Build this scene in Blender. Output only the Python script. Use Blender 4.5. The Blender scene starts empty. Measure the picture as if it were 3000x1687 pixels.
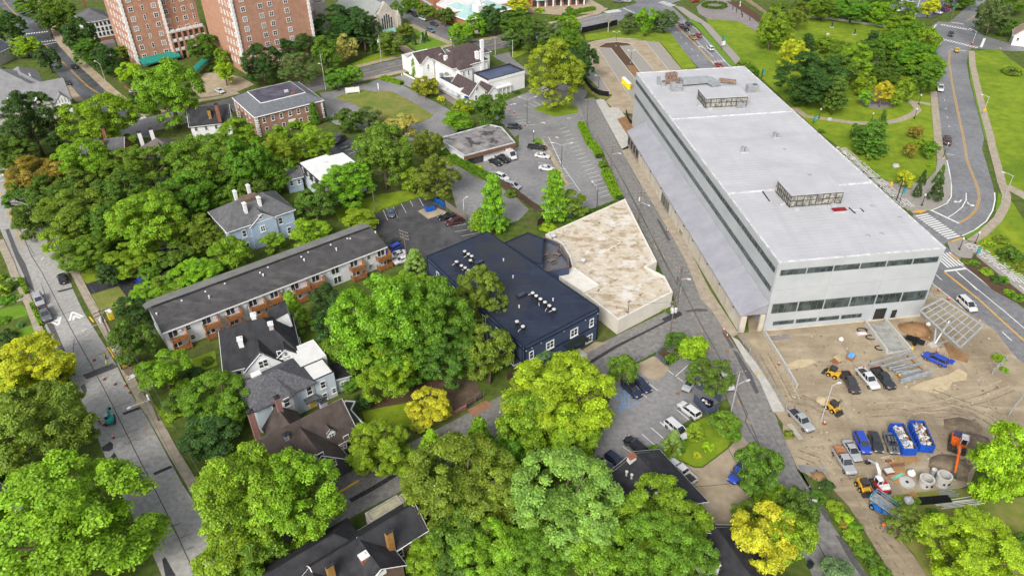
import bpy,math,random
from mathutils import Vector,Matrix
D=bpy.data
SC=bpy.context.scene
COL=SC.collection
RAD=math.radians
rnd=random.Random(7)
# ------------------------------------------------------------------ camera, sky, sun, exposure
CAM_H,FOC=100.,2200.
PITCH,ROLL=RAD(35.78),RAD(-.9)
_c,_s=math.cos(PITCH),math.sin(PITCH)
FWD=Vector((0,_c,-_s)); _up=Vector((0,_s,_c)); _rt=Vector((1,0,0))
RIGHT=math.cos(ROLL)*_rt+math.sin(ROLL)*_up
UP=-math.sin(ROLL)*_rt+math.cos(ROLL)*_up
cam_d=D.cameras.new('camera'); cam=D.objects.new('camera',cam_d); COL.objects.link(cam)
cam_d.sensor_width=36.; cam_d.lens=FOC/3000*36.
cam_d.clip_start=1.; cam_d.clip_end=8000
cam.matrix_world=Matrix(((RIGHT.x,UP.x,-FWD.x,0),(RIGHT.y,UP.y,-FWD.y,0),(RIGHT.z,UP.z,-FWD.z,CAM_H),(0,0,0,1)))
SC.camera=cam
SUN_EL,SUN_AZ=RAD(41),RAD(203)
w=D.worlds.new('World'); SC.world=w; w.use_nodes=True
nt=w.node_tree; nt.nodes.clear()
sky=nt.nodes.new('ShaderNodeTexSky'); sky.sky_type='NISHITA'; sky.sun_disc=False
sky.sun_elevation=SUN_EL; sky.sun_rotation=SUN_AZ; sky.air_density=1.; sky.dust_density=4.; sky.ozone_density=1.
hsv=nt.nodes.new('ShaderNodeHueSaturation'); hsv.inputs['Saturation'].default_value=.38
bg=nt.nodes.new('ShaderNodeBackground'); bg.inputs['Strength'].default_value=.13
out=nt.nodes.new('ShaderNodeOutputWorld')
nt.links.new(sky.outputs[0],hsv.inputs['Color']); nt.links.new(hsv.outputs[0],bg.inputs['Color']); nt.links.new(bg.outputs[0],out.inputs['Surface'])
sl=D.lights.new('sun','SUN'); sl.energy=1.4; sl.angle=RAD(20); sl.color=(1.,.96,.88)
sun=D.objects.new('sun',sl); COL.objects.link(sun)
sdir=Vector((math.sin(SUN_AZ)*math.cos(SUN_EL),math.cos(SUN_AZ)*math.cos(SUN_EL),math.sin(SUN_EL)))
sun.rotation_euler=sdir.to_track_quat('Z','Y').to_euler(); sun.location=(0,0,300)
SC.view_settings.view_transform='Standard'; SC.view_settings.look='None'
SC.view_settings.gamma=1.; SC.view_settings.use_curve_mapping=False
SC.view_settings.exposure=.66
SC.render.engine='CYCLES'
cy=SC.cycles
cy.max_bounces=5; cy.diffuse_bounces=3; cy.glossy_bounces=2; cy.transmission_bounces=3; cy.transparent_max_bounces=6
cy.caustics_reflective=False; cy.caustics_refractive=False
cy.use_denoising=True; cy.denoiser='OPENIMAGEDENOISE'; cy.denoising_input_passes='RGB_ALBEDO_NORMAL'
# ------------------------------------------------------------------ survey: read a place off the photograph and put it on its real plane
TL={'o':(0,0,2576/3000),'n':(0,0,1.),'e1':(1150,80,5.7244),'e2':(560,930,4.7667),'e3':(560,1150,4.7667),'e4':(960,0,4.7667),'e5':(0,100,5.7244),'e6':(2540,1180,5.7244)}
for _i,_r in enumerate('abcd'):
 for _j in range(4):TL[_r+str(_j+1)]=((0,750,1500,2200)[_j],(0,400,800,1237)[_i],3.22)
def NP(t,x,y):
 ox,oy,s=TL[t]; return(ox+x/s,oy+y/s)
def G(p,z=.0):
 d=FWD+RIGHT*((p[0]-1500)/FOC)-UP*((p[1]-843.5)/FOC)
 k=(z-CAM_H)/d.z
 return Vector((d.x*k,d.y*k,z))
def W(t,x,y,z=.0):return G(NP(t,x,y),z)
def WL(z,*a):
 """list of world points at height z from  'tile',x,y,x,y,...,'tile',x,y ..."""
 o=[]; t=None; i=0
 while i<len(a):
  if isinstance(a[i],str):t=a[i]; i+=1
  else:o.append(W(t,a[i],a[i+1],z)); i+=2
 return o
def depth(p):return(Vector(p)-Vector((0,0,CAM_H))).dot(FWD)
# ------------------------------------------------------------------ materials
MATS={}
def mat(name,col,rough=.8,var=.25,scale=1.,metal=.0,bump=.0,bscale=None,col2=None,spec=.2,detail=4.,coat=.0,ramp=(.35,.65),bands=None,objcol=False,rvar=.0):
 """procedural Principled material: noise between col and col2 (default: darker / lighter col)"""
 if name in MATS:return MATS[name]
 m=D.materials.new(name); m.use_nodes=True; MATS[name]=m
 n=m.node_tree.nodes; l=m.node_tree.links
 b=n['Principled BSDF']; b.inputs['Metallic'].default_value=metal; b.inputs['Roughness'].default_value=rough
 b.inputs['Specular IOR Level'].default_value=spec; b.inputs['Coat Weight'].default_value=coat
 if coat:b.inputs['Coat Roughness'].default_value=.08
 geo=n.new('ShaderNodeNewGeometry'); tc=n.new('ShaderNodeTexCoord')
 pos=geo.outputs['Position']if not objcol else tc.outputs['Object']
 nz=n.new('ShaderNodeTexNoise'); nz.inputs['Scale'].default_value=scale; nz.inputs['Detail'].default_value=detail; nz.inputs['Roughness'].default_value=.6
 l.new(pos,nz.inputs['Vector'])
 rp=n.new('ShaderNodeMapRange'); rp.inputs['From Min'].default_value=ramp[0]; rp.inputs['From Max'].default_value=ramp[1]
 l.new(nz.outputs['Fac'],rp.inputs['Value'])
 if objcol:
  oi=n.new('ShaderNodeObjectInfo'); base=oi.outputs['Color']
  mx=n.new('ShaderNodeMix'); mx.data_type='RGBA'; mx.blend_type='MULTIPLY'
  l.new(base,mx.inputs['A']); mx.inputs['B'].default_value=(1-var,1-var,1-var,1); l.new(rp.outputs[0],mx.inputs['Factor'])
 else:
  c1=tuple(max(0,c*(1-var))for c in col); c2=col2 or tuple(min(1,c*(1+var))for c in col)
  mx=n.new('ShaderNodeMix'); mx.data_type='RGBA'
  mx.inputs['A'].default_value=(*(c1 if col2 is None else col),1); mx.inputs['B'].default_value=(*c2,1); l.new(rp.outputs[0],mx.inputs['Factor'])
 res=mx.outputs['Result']
 if bands:
  for(sv,bc,f0,f1,st)in bands:
   mp=n.new('ShaderNodeMapping'); mp.inputs['Scale'].default_value=sv[:3]
   if len(sv)>3:mp.inputs['Rotation'].default_value=(0,0,sv[3])
   l.new(pos,mp.inputs['Vector'])
   n2=n.new('ShaderNodeTexNoise'); n2.inputs['Scale'].default_value=1.; n2.inputs['Detail'].default_value=5.; n2.inputs['Roughness'].default_value=.65
   l.new(mp.outputs[0],n2.inputs['Vector'])
   r2=n.new('ShaderNodeMapRange'); r2.inputs['From Min'].default_value=f0; r2.inputs['From Max'].default_value=f1; r2.inputs['To Max'].default_value=st
   l.new(n2.outputs['Fac'],r2.inputs['Value'])
   m2=n.new('ShaderNodeMix'); m2.data_type='RGBA'; l.new(res,m2.inputs['A']); m2.inputs['B'].default_value=(*bc,1); l.new(r2.outputs[0],m2.inputs['Factor'])
   res=m2.outputs['Result']
 l.new(res,b.inputs['Base Color'])
 if rvar:
  n3=n.new('ShaderNodeTexNoise'); n3.inputs['Scale'].default_value=.12; n3.inputs['Detail'].default_value=4.; l.new(pos,n3.inputs['Vector'])
  r3=n.new('ShaderNodeMapRange'); r3.inputs['From Min'].default_value=.4; r3.inputs['From Max'].default_value=.62
  r3.inputs['To Min'].default_value=rough-rvar; r3.inputs['To Max'].default_value=rough; l.new(n3.outputs['Fac'],r3.inputs['Value']); l.new(r3.outputs[0],b.inputs['Roughness'])
 if bump:
  nb=n.new('ShaderNodeTexNoise'); nb.inputs['Scale'].default_value=bscale or scale*4; nb.inputs['Detail'].default_value=3.; l.new(pos,nb.inputs['Vector'])
  bp=n.new('ShaderNodeBump'); bp.inputs['Strength'].default_value=bump; bp.inputs['Distance'].default_value=.1; l.new(nb.outputs['Fac'],bp.inputs['Height']); l.new(bp.outputs[0],b.inputs['Normal'])
 return m
def leaf_mat(name,hue=.0):
 if name in MATS:return MATS[name]
 m=D.materials.new(name); m.use_nodes=True; MATS[name]=m
 n=m.node_tree.nodes; l=m.node_tree.links; n.clear()
 oi=n.new('ShaderNodeObjectInfo'); at=n.new('ShaderNodeAttribute'); at.attribute_name='tint'
 sp=n.new('ShaderNodeSeparateColor'); l.new(at.outputs['Color'],sp.inputs[0])
 yel=n.new('ShaderNodeMix'); yel.data_type='RGBA'; yel.blend_type='MULTIPLY'
 l.new(oi.outputs['Color'],yel.inputs['A']); yel.inputs['B'].default_value=(1.2,1.1,.75,1); l.new(sp.outputs[1],yel.inputs['Factor'])
 sc=n.new('ShaderNodeVectorMath'); sc.operation='SCALE'; l.new(yel.outputs['Result'],sc.inputs[0]); l.new(sp.outputs[0],sc.inputs['Scale'])
 df=n.new('ShaderNodeBsdfDiffuse'); l.new(sc.outputs[0],df.inputs['Color'])
 tr=n.new('ShaderNodeBsdfTranslucent')
 t2=n.new('ShaderNodeMix'); t2.data_type='RGBA'; t2.blend_type='MULTIPLY'; t2.inputs['Factor'].default_value=1.
 l.new(sc.outputs[0],t2.inputs['A']); t2.inputs['B'].default_value=(1.15,1.1,.6,1); l.new(t2.outputs['Result'],tr.inputs['Color'])
 gl=n.new('ShaderNodeBsdfGlossy'); gl.inputs['Roughness'].default_value=.45; gl.inputs['Color'].default_value=(.6,.65,.6,1)
 a=n.new('ShaderNodeMixShader'); a.inputs[0].default_value=.33; l.new(df.outputs[0],a.inputs[1]); l.new(tr.outputs[0],a.inputs[2])
 b=n.new('ShaderNodeMixShader'); b.inputs[0].default_value=.025; l.new(a.outputs[0],b.inputs[1]); l.new(gl.outputs[0],b.inputs[2])
 o=n.new('ShaderNodeOutputMaterial'); l.new(b.outputs[0],o.inputs['Surface'])
 return m
# ------------------------------------------------------------------ mesh builder and object helpers
class MB:
 def __init__(s,o=(0,0,0)):s.v=[]; s.f=[]; s.o=Vector(o)
 def add(s,pts,faces):
  k=len(s.v); s.v+=[tuple(Vector(p)-s.o)for p in pts]; s.f+=[tuple(k+i for i in f)for f in faces]; return s
 def poly(s,pts):return s.add(pts,[tuple(range(len(pts)))])
 def prism(s,pts,z0,z1,bottom=False,top=True):
  n=len(pts); pts=ccw(pts)
  v=[(p[0],p[1],z0)for p in pts]+[(p[0],p[1],z1)for p in pts]
  f=[(i,(i+1)%n,n+(i+1)%n,n+i)for i in range(n)]
  if top:f.append(tuple(range(n,2*n)))
  if bottom:f.append(tuple(range(n-1,-1,-1)))
  return s.add(v,f)
 def box(s,c,size,rz=.0,m=None):
  x,y,z=size[0]/2,size[1]/2,size[2]/2; ca,sa=math.cos(rz),math.sin(rz)
  v=[]
  for dz in(-z,z):
   for dx,dy in((-x,-y),(x,-y),(x,y),(-x,y)):
    p=Vector((dx*ca-dy*sa,dx*sa+dy*ca,dz))
    if m:p=m@Vector((dx,dy,dz))
    v.append(Vector(c)+p)
  return s.add(v,[(3,2,1,0),(4,5,6,7),(0,1,5,4),(1,2,6,5),(2,3,7,6),(3,0,4,7)])
 def tube(s,pts,r,n=6,caps=True):
  """tapered tube along pts; r one radius or a list"""
  pts=[Vector(p)for p in pts]; rr=r if isinstance(r,(list,tuple))else[r]*len(pts)
  v=[]; f=[]
  for i,p in enumerate(pts):
   t=(pts[min(i+1,len(pts)-1)]-pts[max(i-1,0)]).normalized()
   a=t.cross(Vector((0,0,1)))
   if a.length<1e-3:a=t.cross(Vector((1,0,0)))
   a.normalize(); b=t.cross(a)
   for k in range(n):
    an=2*math.pi*k/n; v.append(p+(a*math.cos(an)+b*math.sin(an))*rr[i])
  for i in range(len(pts)-1):
   for k in range(n):f.append((i*n+k,(i+1)*n+k,(i+1)*n+(k+1)%n,i*n+(k+1)%n))
  if caps:f.append(tuple(range(n))); f.append(tuple(range(len(v)-1,len(v)-n-1,-1)))
  return s.add(v,f)
 def lathe(s,c,prof,n=12,cap=True):
  """prof: list of (radius, z)"""
  v=[]; f=[]; c=Vector(c)
  for r,z in prof:
   for k in range(n):a=2*math.pi*k/n; v.append(c+Vector((r*math.cos(a),r*math.sin(a),z)))
  for i in range(len(prof)-1):
   for k in range(n):f.append((i*n+k,i*n+(k+1)%n,(i+1)*n+(k+1)%n,(i+1)*n+k))
  if cap:f.append(tuple(range((len(prof)-1)*n,len(prof)*n))); f.append(tuple(range(n-1,-1,-1)))
  return s.add(v,f)
 def mesh(s,name,m,smooth=False):
  me=D.meshes.new(name); me.from_pydata(s.v,[],s.f); me.materials.append(m)
  if smooth:me.polygons.foreach_set('use_smooth',[True]*len(me.polygons))
  me.update(); return me
 def build(s,name,m,parent=None,smooth=False):return ob(name,s.mesh(name,m,smooth),parent)
def area2(p):return sum(p[i][0]*p[(i+1)%len(p)][1]-p[(i+1)%len(p)][0]*p[i][1]for i in range(len(p)))
def ccw(p):return list(p)if area2(p)>0 else list(p)[::-1]
def ob(name,data,parent=None,loc=None):
 o=D.objects.new(name,data); COL.objects.link(o)
 if parent is not None:o.parent=parent
 if loc is not None:o.location=loc
 return o
def tag(o,label,cat,group=None,kind=None):
 if label:o['label']=label
 if cat:o['category']=cat
 if group:o['group']=group
 if kind:o['kind']=kind
 return o
def thing(name,label,cat,loc=(0,0,0),rz=.0,group=None):
 o=ob(name,None,None,loc); o.rotation_euler=(0,0,rz); o.empty_display_size=.3
 return tag(o,label,cat,group)
def structure(o):o['kind']='structure'; return o
class Proto:
 """a thing built once: its parts as shared meshes; put() makes one more individual of it"""
 def __init__(s):s.p=[]
 def part(s,name,me,par=-1,loc=(0,0,0),rot=(0,0,0),paint=False,scale=(1,1,1)):
  s.p.append((name,me,par,loc,rot,paint,scale)); return len(s.p)-1
 def put(s,root,col=None,skip=()):
  made=[]
  for i,(name,me,par,loc,rot,paint,scale)in enumerate(s.p):
   if name in skip:made.append(None); continue
   o=D.objects.new(name,me); COL.objects.link(o); o.parent=root if par<0 else made[par]
   o.location=loc; o.rotation_euler=rot; o.scale=scale
   if col and paint:o.color=(*col,1)
   made.append(o)
  return root
def sheet(name,pts,z,m,parent=None,kind='structure'):
 """flat ground sheet; pts world points"""
 pts=ccw(pts); b=MB(); b.poly([(p[0],p[1],z)for p in pts]); o=b.build(name,m,parent)
 if parent is None and kind:o['kind']=kind
 return o
def slab(name,pts,z,m,parent=None,z0=-.05):
 b=MB(); b.prism(pts,z0,z); o=b.build(name,m,parent)
 if parent is None:o['kind']='structure'
 return o
def ribbon(pts,w):
 """left/right offset polygon of a polyline"""
 L=[]; R=[]
 for i,p in enumerate(pts):
  a=pts[max(i-1,0)]; b=pts[min(i+1,len(pts)-1)]
  t=Vector((b[0]-a[0],b[1]-a[1],0)).normalized(); n=Vector((-t.y,t.x,0))*(w/2)
  L.append(Vector((p[0],p[1],0))+n); R.append(Vector((p[0],p[1],0))-n)
 return L,R
def strip(name,pts,w,z,m,parent=None):
 L,R=ribbon(pts,w); b=MB()
 for i in range(len(pts)-1):b.poly([(R[i].x,R[i].y,z),(R[i+1].x,R[i+1].y,z),(L[i+1].x,L[i+1].y,z),(L[i].x,L[i].y,z)])
 o=b.build(name,m,parent)
 if parent is None:o['kind']='structure'
 return o
def kerb(name,pts,w,z,m,parent=None):
 L,R=ribbon(pts,w); b=MB()
 for i in range(len(pts)-1):b.prism([R[i],R[i+1],L[i+1],L[i]],-.05,z)
 o=b.build(name,m,parent)
 if parent is None:o['kind']='structure'
 return o
def lerp(a,b,t):return Vector(a)+(Vector(b)-Vector(a))*t
# ------------------------------------------------------------------ the setting: ground, roads, lots, paths
M={}
M['grass']=mat('lawn grass',(.13,.21,.012),.9,scale=.35,col2=(.23,.30,.018),bump=.3,bscale=6,bands=[((.05,.05,.05),(.085,.165,.008),.46,.66,.85),((1.6,1.6,1),(.28,.29,.03),.52,.75,.7)])
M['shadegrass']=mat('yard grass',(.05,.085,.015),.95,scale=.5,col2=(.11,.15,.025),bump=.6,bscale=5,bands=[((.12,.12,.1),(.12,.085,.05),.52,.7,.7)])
M['fresh']=mat('mown grass',(.10,.21,.016),.9,scale=.8,col2=(.15,.26,.02),bump=.4,bscale=7)
M['dry']=mat('dry grass',(.17,.19,.035),.9,scale=.5,col2=(.24,.22,.07),bump=.4,bscale=6,bands=[((.15,.15,.1),(.10,.17,.02),.45,.65,.8)])
M['old']=mat('worn grey asphalt',(.30,.29,.275),.75,scale=1.2,col2=(.42,.41,.39),bump=.3,bscale=9,bands=[((.05,.05,.05),(.27,.26,.25),.45,.7,.7),((1.5,1.5,1),(.21,.205,.2),.58,.75,.6)])
M['lot']=mat('parking lot asphalt',(.20,.195,.195),.6,scale=1.1,col2=(.285,.275,.27),bump=.25,bscale=9,spec=.5,rvar=.2,bands=[((.07,.07,.05),(.145,.145,.15),.46,.66,.85),((2,2,1),(.34,.33,.32),.55,.75,.5)])
M['lane']=mat('lane asphalt',(.16,.155,.15),.65,scale=1.1,col2=(.26,.25,.235),bump=.3,bscale=8,rvar=.15,bands=[((.06,.06,.05),(.21,.195,.175),.5,.7,.8),((2,2,1),(.09,.09,.09),.6,.8,.6)])
M['wet']=mat('wet asphalt',(.055,.06,.066),.42,scale=.4,col2=(.12,.122,.125),bump=.15,bscale=10,spec=.5,rvar=.2,bands=[((.05,.05,.05),(.045,.048,.055),.45,.65,.7)])
M['road']=mat('damp road asphalt',(.15,.15,.155),.55,scale=.9,col2=(.235,.235,.24),bump=.2,bscale=10,spec=.5,rvar=.2,bands=[((.04,.04,.04),(.10,.10,.105),.45,.68,.8)])
M['fresh_tar']=mat('fresh tar',(.03,.03,.034),.6,scale=1.5,col2=(.06,.06,.065),bump=.3,bscale=8)
M['patch']=mat('asphalt patch',(.075,.073,.075),.7,scale=2,col2=(.12,.115,.115),bump=.3,bscale=8)
M['concrete']=mat('pale concrete',(.40,.385,.35),.8,scale=.7,col2=(.50,.485,.45),bump=.15,bscale=6,bands=[((.3,.3,.2),(.30,.28,.25),.55,.75,.6)])
M['walk']=mat('sidewalk concrete',(.30,.255,.195),.85,scale=.8,col2=(.40,.345,.27),bump=.2,bscale=6,bands=[((.5,.5,.2),(.20,.17,.135),.55,.75,.6)])
M['tan']=mat('tan concrete',(.32,.255,.17),.8,scale=.4,col2=(.42,.35,.25),bump=.2,bscale=6,bands=[((.15,.15,.1),(.24,.19,.135),.5,.7,.7)])
M['dirt']=mat('building site dirt',(.28,.225,.15),.95,scale=.25,col2=(.39,.325,.225),bump=.8,bscale=1.6,detail=8,bands=[((.06,.06,.05),(.22,.175,.12),.48,.68,.85),((.05,.5,.1,.5),(.46,.39,.275),.52,.72,.7),((1.3,1.3,1),(.15,.115,.08),.56,.74,.6),((.5,.06,.1,.35),(.20,.16,.11),.55,.7,.6)])
M['clay']=mat('red clay',(.21,.115,.055),.95,scale=.6,col2=(.30,.18,.09),bump=.9,bscale=2,detail=8)
M['soil']=mat('dug soil',(.14,.108,.074),.95,scale=.7,col2=(.25,.195,.135),bump=1.,bscale=2,detail=8)
M['sand']=mat('pale sand',(.44,.355,.22),.95,scale=.8,col2=(.52,.43,.28),bump=.6,bscale=3)
M['mulch']=mat('mulch',(.075,.045,.028),.95,scale=3,col2=(.12,.075,.048),bump=.6,bscale=9)
M['paver']=mat('plaza pavers',(.20,.17,.165),.5,scale=.6,col2=(.27,.235,.225),bump=.2,bscale=8,rvar=.15)
M['greypave']=mat('grey permeable pavers',(.27,.25,.225),.8,scale=1.4,col2=(.33,.31,.28),bump=.3,bscale=9)
M['white']=mat('road paint white',(.62,.62,.60),.7,scale=4,col2=(.78,.78,.76))
M['fadewhite']=mat('worn white paint',(.42,.41,.39),.7,scale=5,col2=(.66,.65,.62))
M['yellow']=mat('road paint yellow',(.55,.31,.06),.7,scale=4,col2=(.66,.38,.08))
M['bluepaint']=mat('parking paint blue',(.10,.30,.62),.7,scale=4,col2=(.14,.36,.68))
M['kerbyellow']=mat('kerb paint yellow',(.72,.45,.03),.7,scale=3,col2=(.8,.52,.05))
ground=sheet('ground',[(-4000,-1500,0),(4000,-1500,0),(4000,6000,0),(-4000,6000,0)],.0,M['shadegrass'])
def lawn(name,z,m,*a):return slab(name,WL(0,*a),z,M[m])
lawn('park_lawn',.06,'grass','a3',1830,180,2140,205,2320,310,'a4',40,220,500,160,1000,215,1310,265,1560,300,1740,420,1740,860,1690,880,1725,1300,'b4',1750,210,1745,320,1640,420,1400,440,1180,385,860,120,640,-40,'a4',500,1120,380,1010,0,640,'a3',2150,560,1860,240)
lawn('park_lawn',.06,'grass','a4',2110,490,2250,465,2350,475,2450,560,2560,640,2640,700,2640,1600,'b4',2640,560,2390,455,2330,280,2290,100,'a4',2270,1300,2200,1050,2140,780,2105,600)
lawn('verge',.1,'grass','b4',2450,600,2580,800,2700,1100,2700,1500,2560,1480,2200,1120,2060,1000,2230,900,2380,760)
lawn('front_lawn',.14,'dry','a2',760,920,870,880,1010,850,1130,872,1180,860,1290,868,1480,970,1670,1085,1640,1120,1540,1165,1350,1160,1180,1140,1090,1080,1000,1030,890,965,790,945)
lawn('church_lawn',.14,'fresh','e4',1115,620,1190,575,1400,540,1520,545,1715,625,1270,720,1200,690)
lawn('church_lawn',.12,'grass','e4',330,900,620,770,900,700,1060,760,760,840,400,930)
lawn('church_lawn',.12,'fresh','e4',1170,385,1450,500,1620,585,1500,545,1250,520)
lawn('lot_lawn',.14,'grass','a3',200,1030,330,980,430,960,620,1010,615,1070,400,1105,330,1080)
lawn('lot_lawn',.14,'grass','a3',680,330,900,300,1050,270,1480,300,1740,640,1610,655,1400,400,1240,380,990,360,700,385)
lawn('lot_lawn',.13,'grass','a3',0,470,500,360,640,310,700,420,720,600,640,800,560,560,260,450,0,560)
lawn('lot_lawn',.13,'dry','a3',670,760,800,880,910,920,950,900,900,935,850,940,690,860)
lawn('side_lawn',.1,'grass','b1',560,1030,640,1060,960,1280,1000,1330,820,1390,690,1240)
lawn('side_lawn',.1,'dry','c1',840,210,1120,125,1250,300,1010,340,960,400,900,320)
lawn('site_lawn',.09,'dry','d4',1340,690,1760,640,2060,620,2250,740,2600,700,2700,1560,1720,1560,1560,1270,1420,1110,1310,900)
lawn('lot_lawn',.14,'grass','d3',1400,290,1490,340,1620,370,1725,415,1800,415,2030,240,2075,150,2030,0,1900,-60,1740,-20,1640,60,1500,200)
lawn('yard_lawn',.1,'grass','c2',1000,1310,1220,1260,1500,1220,1600,1250,1480,1449,1050,1449)
lawn('yard_lawn',.1,'grass','c2',440,640,560,560,700,700,520,720)
lawn('yard_lawn',.11,'fresh','c1',120,560,330,480,400,650,480,840,440,890,200,700)
lawn('yard_lawn',.11,'fresh','c1',0,340,220,300,280,400,120,440,0,420)
lawn('yard_lawn',.1,'grass','c1',1080,620,1180,590,1300,900,1460,1240,1640,1449,1540,1449,1200,800)
lawn('yard_lawn',.1,'grass','c1',1790,820,2030,730,2050,870,1880,930)
lawn('yard_lawn',.11,'grass','b2',780,800,1060,730,1540,570,1480,500,1100,560,740,700)
left_street=sheet('street',WL(0,'b1',-260,400,0,870,'c1',240,150,300,230,395,430,470,600,570,840,680,1060,790,1240,870,1400,'d1',950,220,1040,440,1250,900,1440,1240,1560,1520,1900,2300,2800,2300,2330,1560,1900,850,1720,580,1640,430,1550,260,1410,0,'c1',1390,1370,1270,1190,1190,1060,1105,880,1000,700,860,480,790,370,700,180,640,20,'b1',480,1040,290,690,190,500,100,330,20,200,-260,-300),.03,M['old'])
avenue=sheet('avenue',WL(0,'a1',-250,-200,150,-200,260,-20,380,190,470,290,560,400,700,560,860,720,1000,860,1180,1010,1340,1105,1440,1150,1420,1300,1200,1300,950,1150,760,960,590,760,400,520,230,330,0,60),.034,M['wet'])
sheet('avenue',WL(0,'a1',-40,420,240,320,450,280,560,400,400,520,120,560,-40,640),.03,M['road'])
S3=[G(p)for p in((300,398),(404,373),(671,310.6),(900,254),(1060.7,218),(1149,197),(1207,184.6),(1425,134),(1455,128),(1692,74.5),(1779,54),(1880,24),(2000,-20))]
church_road=strip('road',S3,13.,.038,M['road'])
S8=WL(0,'e4',700,-100,1050,130,1400,330,1700,480,1900,590)
strip('side_street',S8,11.5,.042,M['road'])
S7=[G(p)for p in((1880,-20),(1928,25),(1978,74.5),(2028,121),(2090,186),(2400,470),(2620,670),(2768,798),(2868,878),(3000,995),(3300,1250))]
main_road=strip('main_road',S7,14.5,.046,M['road'])
park_road=sheet('park_road',WL(0,'a4',1750,380,1700,250,1770,205,1860,215,1900,190,2000,100,2130,0,2330,-200,2560,-200,2250,0,2190,120,2130,290,2190,340,2400,400,2640,430,2640,490,2350,480,2080,458,2050,480,2035,600,2060,750,2140,1060,2200,1300,'b4',2180,120,2240,320,2285,470,2297,560,2288,680,2230,790,2120,880,1985,945,1840,1000,1760,1120,1500,860,1530,735,1620,722,1700,705,1800,660,1870,610,1890,520,1880,380,1850,210,'a4',1830,1449,1790,1200,1760,880,1745,700),.05,M['road'])
lane=sheet('lane',WL(0,'a3',640,940,700,1180,'b3',860,150,940,330,1060,590,1230,890,1370,1190,1500,1449,'c3',1570,350,1490,640,1700,700,1850,830,1960,1000,2080,1310,'d3',2160,150,2265,280,'d4',70,330,220,650,340,930,560,1400,640,1600,1220,1600,1100,1449,900,1160,760,960,600,720,440,460,330,180,250,0,'c3',2510,1400,2420,1190,2330,1010,2200,830,2080,650,1990,520,1880,350,1780,250,'b3',1650,1200,1500,930,1330,640,1180,400,1040,130,'a3',1030,1420,900,1160,830,1000,770,920),.054,M['lane'])
S5=[G(p)for p in((1990,943),(1966,955),(1810.6,1033),(1686,1098),(1500,1200),(1324.5,1296),(1153.7,1383),(1029.5,1446),(860,1540),(760,1600))]
cross_lane=strip('cross_street',S5,8.6,.058,M['lane'])
lot_small=sheet('parking_lot',WL(0,'b2',1040,765,1540,580,1640,600,1820,700,2140,900,1660,1130,1430,1230,1290,1110,1240,1000,1130,880),.03,mat('dark sealed lot',(.055,.055,.06),.55,scale=.4,col2=(.095,.093,.095),bump=.2,bscale=8,rvar=.2,bands=[((.09,.05,.05),(.125,.122,.122),.52,.7,.8)]))
lot_main=sheet('parking_lot',WL(0,'e1',1850,1260,2300,1080,'a3',140,860,330,800,500,800,720,860,690,920,640,960,700,1180,830,1400,'b3',870,330,1010,600,720,760,380,760,30,520,'b2',2440,490,2200,390,2000,260,1960,200,2480,100,2480,-20,'a2',2440,1300,2340,1180,2250,1120,2330,980),.044,M['lot'])
sheet('parking_lot',WL(0,'e1',1680,480,1960,420,2000,520,2240,700,2330,800,2250,800,2170,740,1760,540),.028,M['lot'])
lot_loop=sheet('driveway',WL(0,'a2',600,880,690,870,900,810,1050,790,1160,745,1200,765,1390,810,1520,880,1700,970,1870,1060,2060,1180,1750,1300,1450,1330,1100,1250,760,1180,680,1130,640,960),.04,M['lot'])
sheet('driveway',WL(0,'e4',890,1090,1060,1050,1230,1140,1200,1250,1040,1175),.046,M['lot'])
sheet('driveway',WL(0,'e1',700,1085,800,1085,1120,1240,1040,1310),.03,M['paver'])
sheet('alley',WL(0,'b2',1790,250,1850,230,2300,480,2440,560,2576,690,2480,790,2330,840,2150,900,1900,700,1860,560),.026,M['lot'])
lot_low=sheet('parking_lot',WL(0,'c3',700,990,1130,880,1330,790,1470,730,1700,830,1900,940,2020,1180,1760,1340,1560,1449,'d3',1420,260,1180,350,900,540,830,600,740,520,800,160,860,50,'c3',870,1380,950,1100),.064,M['lot'])
sheet('driveway_apron',WL(0,'c3',1140,885,1330,785,1480,900,1400,1010,1290,1000),.072,M['tan'])
drive_tan=sheet('driveway',WL(0,'d3',1560,360,1720,430,1800,430,2040,250,2160,110,2280,270,2140,420,2090,560,2270,720,2130,870,2060,1050,1880,930,1640,600,1480,400),.07,M['tan'])
sheet('parking_lot',WL(0,'a2',690,1310,760,1250,940,1340,1010,1420,940,1500,700,1449),.028,M['wet'])
sheet('parking_lot',WL(0,'b1',1350,1100,1560,1020,1800,1080,1990,1180,1980,1230,1560,1390,1420,1449,1200,1600,1100,1480,820,1480,790,1400,960,1345,1240,1330),.028,M['fresh_tar'])
sheet('parking_lot',WL(0,'a1',880,420,1060,340,1120,480,1060,540,960,560,880,480),.03,M['paver'])
sheet('parking_lot',WL(0,'a4',1000,-120,2000,-120,1980,40,1880,120,1700,170,1530,160,1380,110,1130,30),.03,M['wet'])
sheet('forecourt',WL(0,'a1',1780,740,1940,690,2100,690,2280,730,2400,800,2180,890,1900,925,1830,880),.03,M['tan'])
new_lot=sheet('new_parking_lot',WL(0,'a3',660,430,780,395,960,365,1180,375,1240,385,1390,400,1600,655,1300,690,1200,700,1190,1080,1060,1070,960,1030,880,960,950,900,860,870,740,700,750,600,700,540),.05,M['tan'])
for q in((810,460,930,458,1195,790,1190,915,1120,930),(1020,437,1130,432,1345,670,1210,685),(1250,388,1360,395,1590,655,1480,668),(750,630,770,640,915,860,830,850,700,720)):
 sheet('paved_bay',WL(0,'a3',*q),.056,M['greypave'],new_lot)
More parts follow.
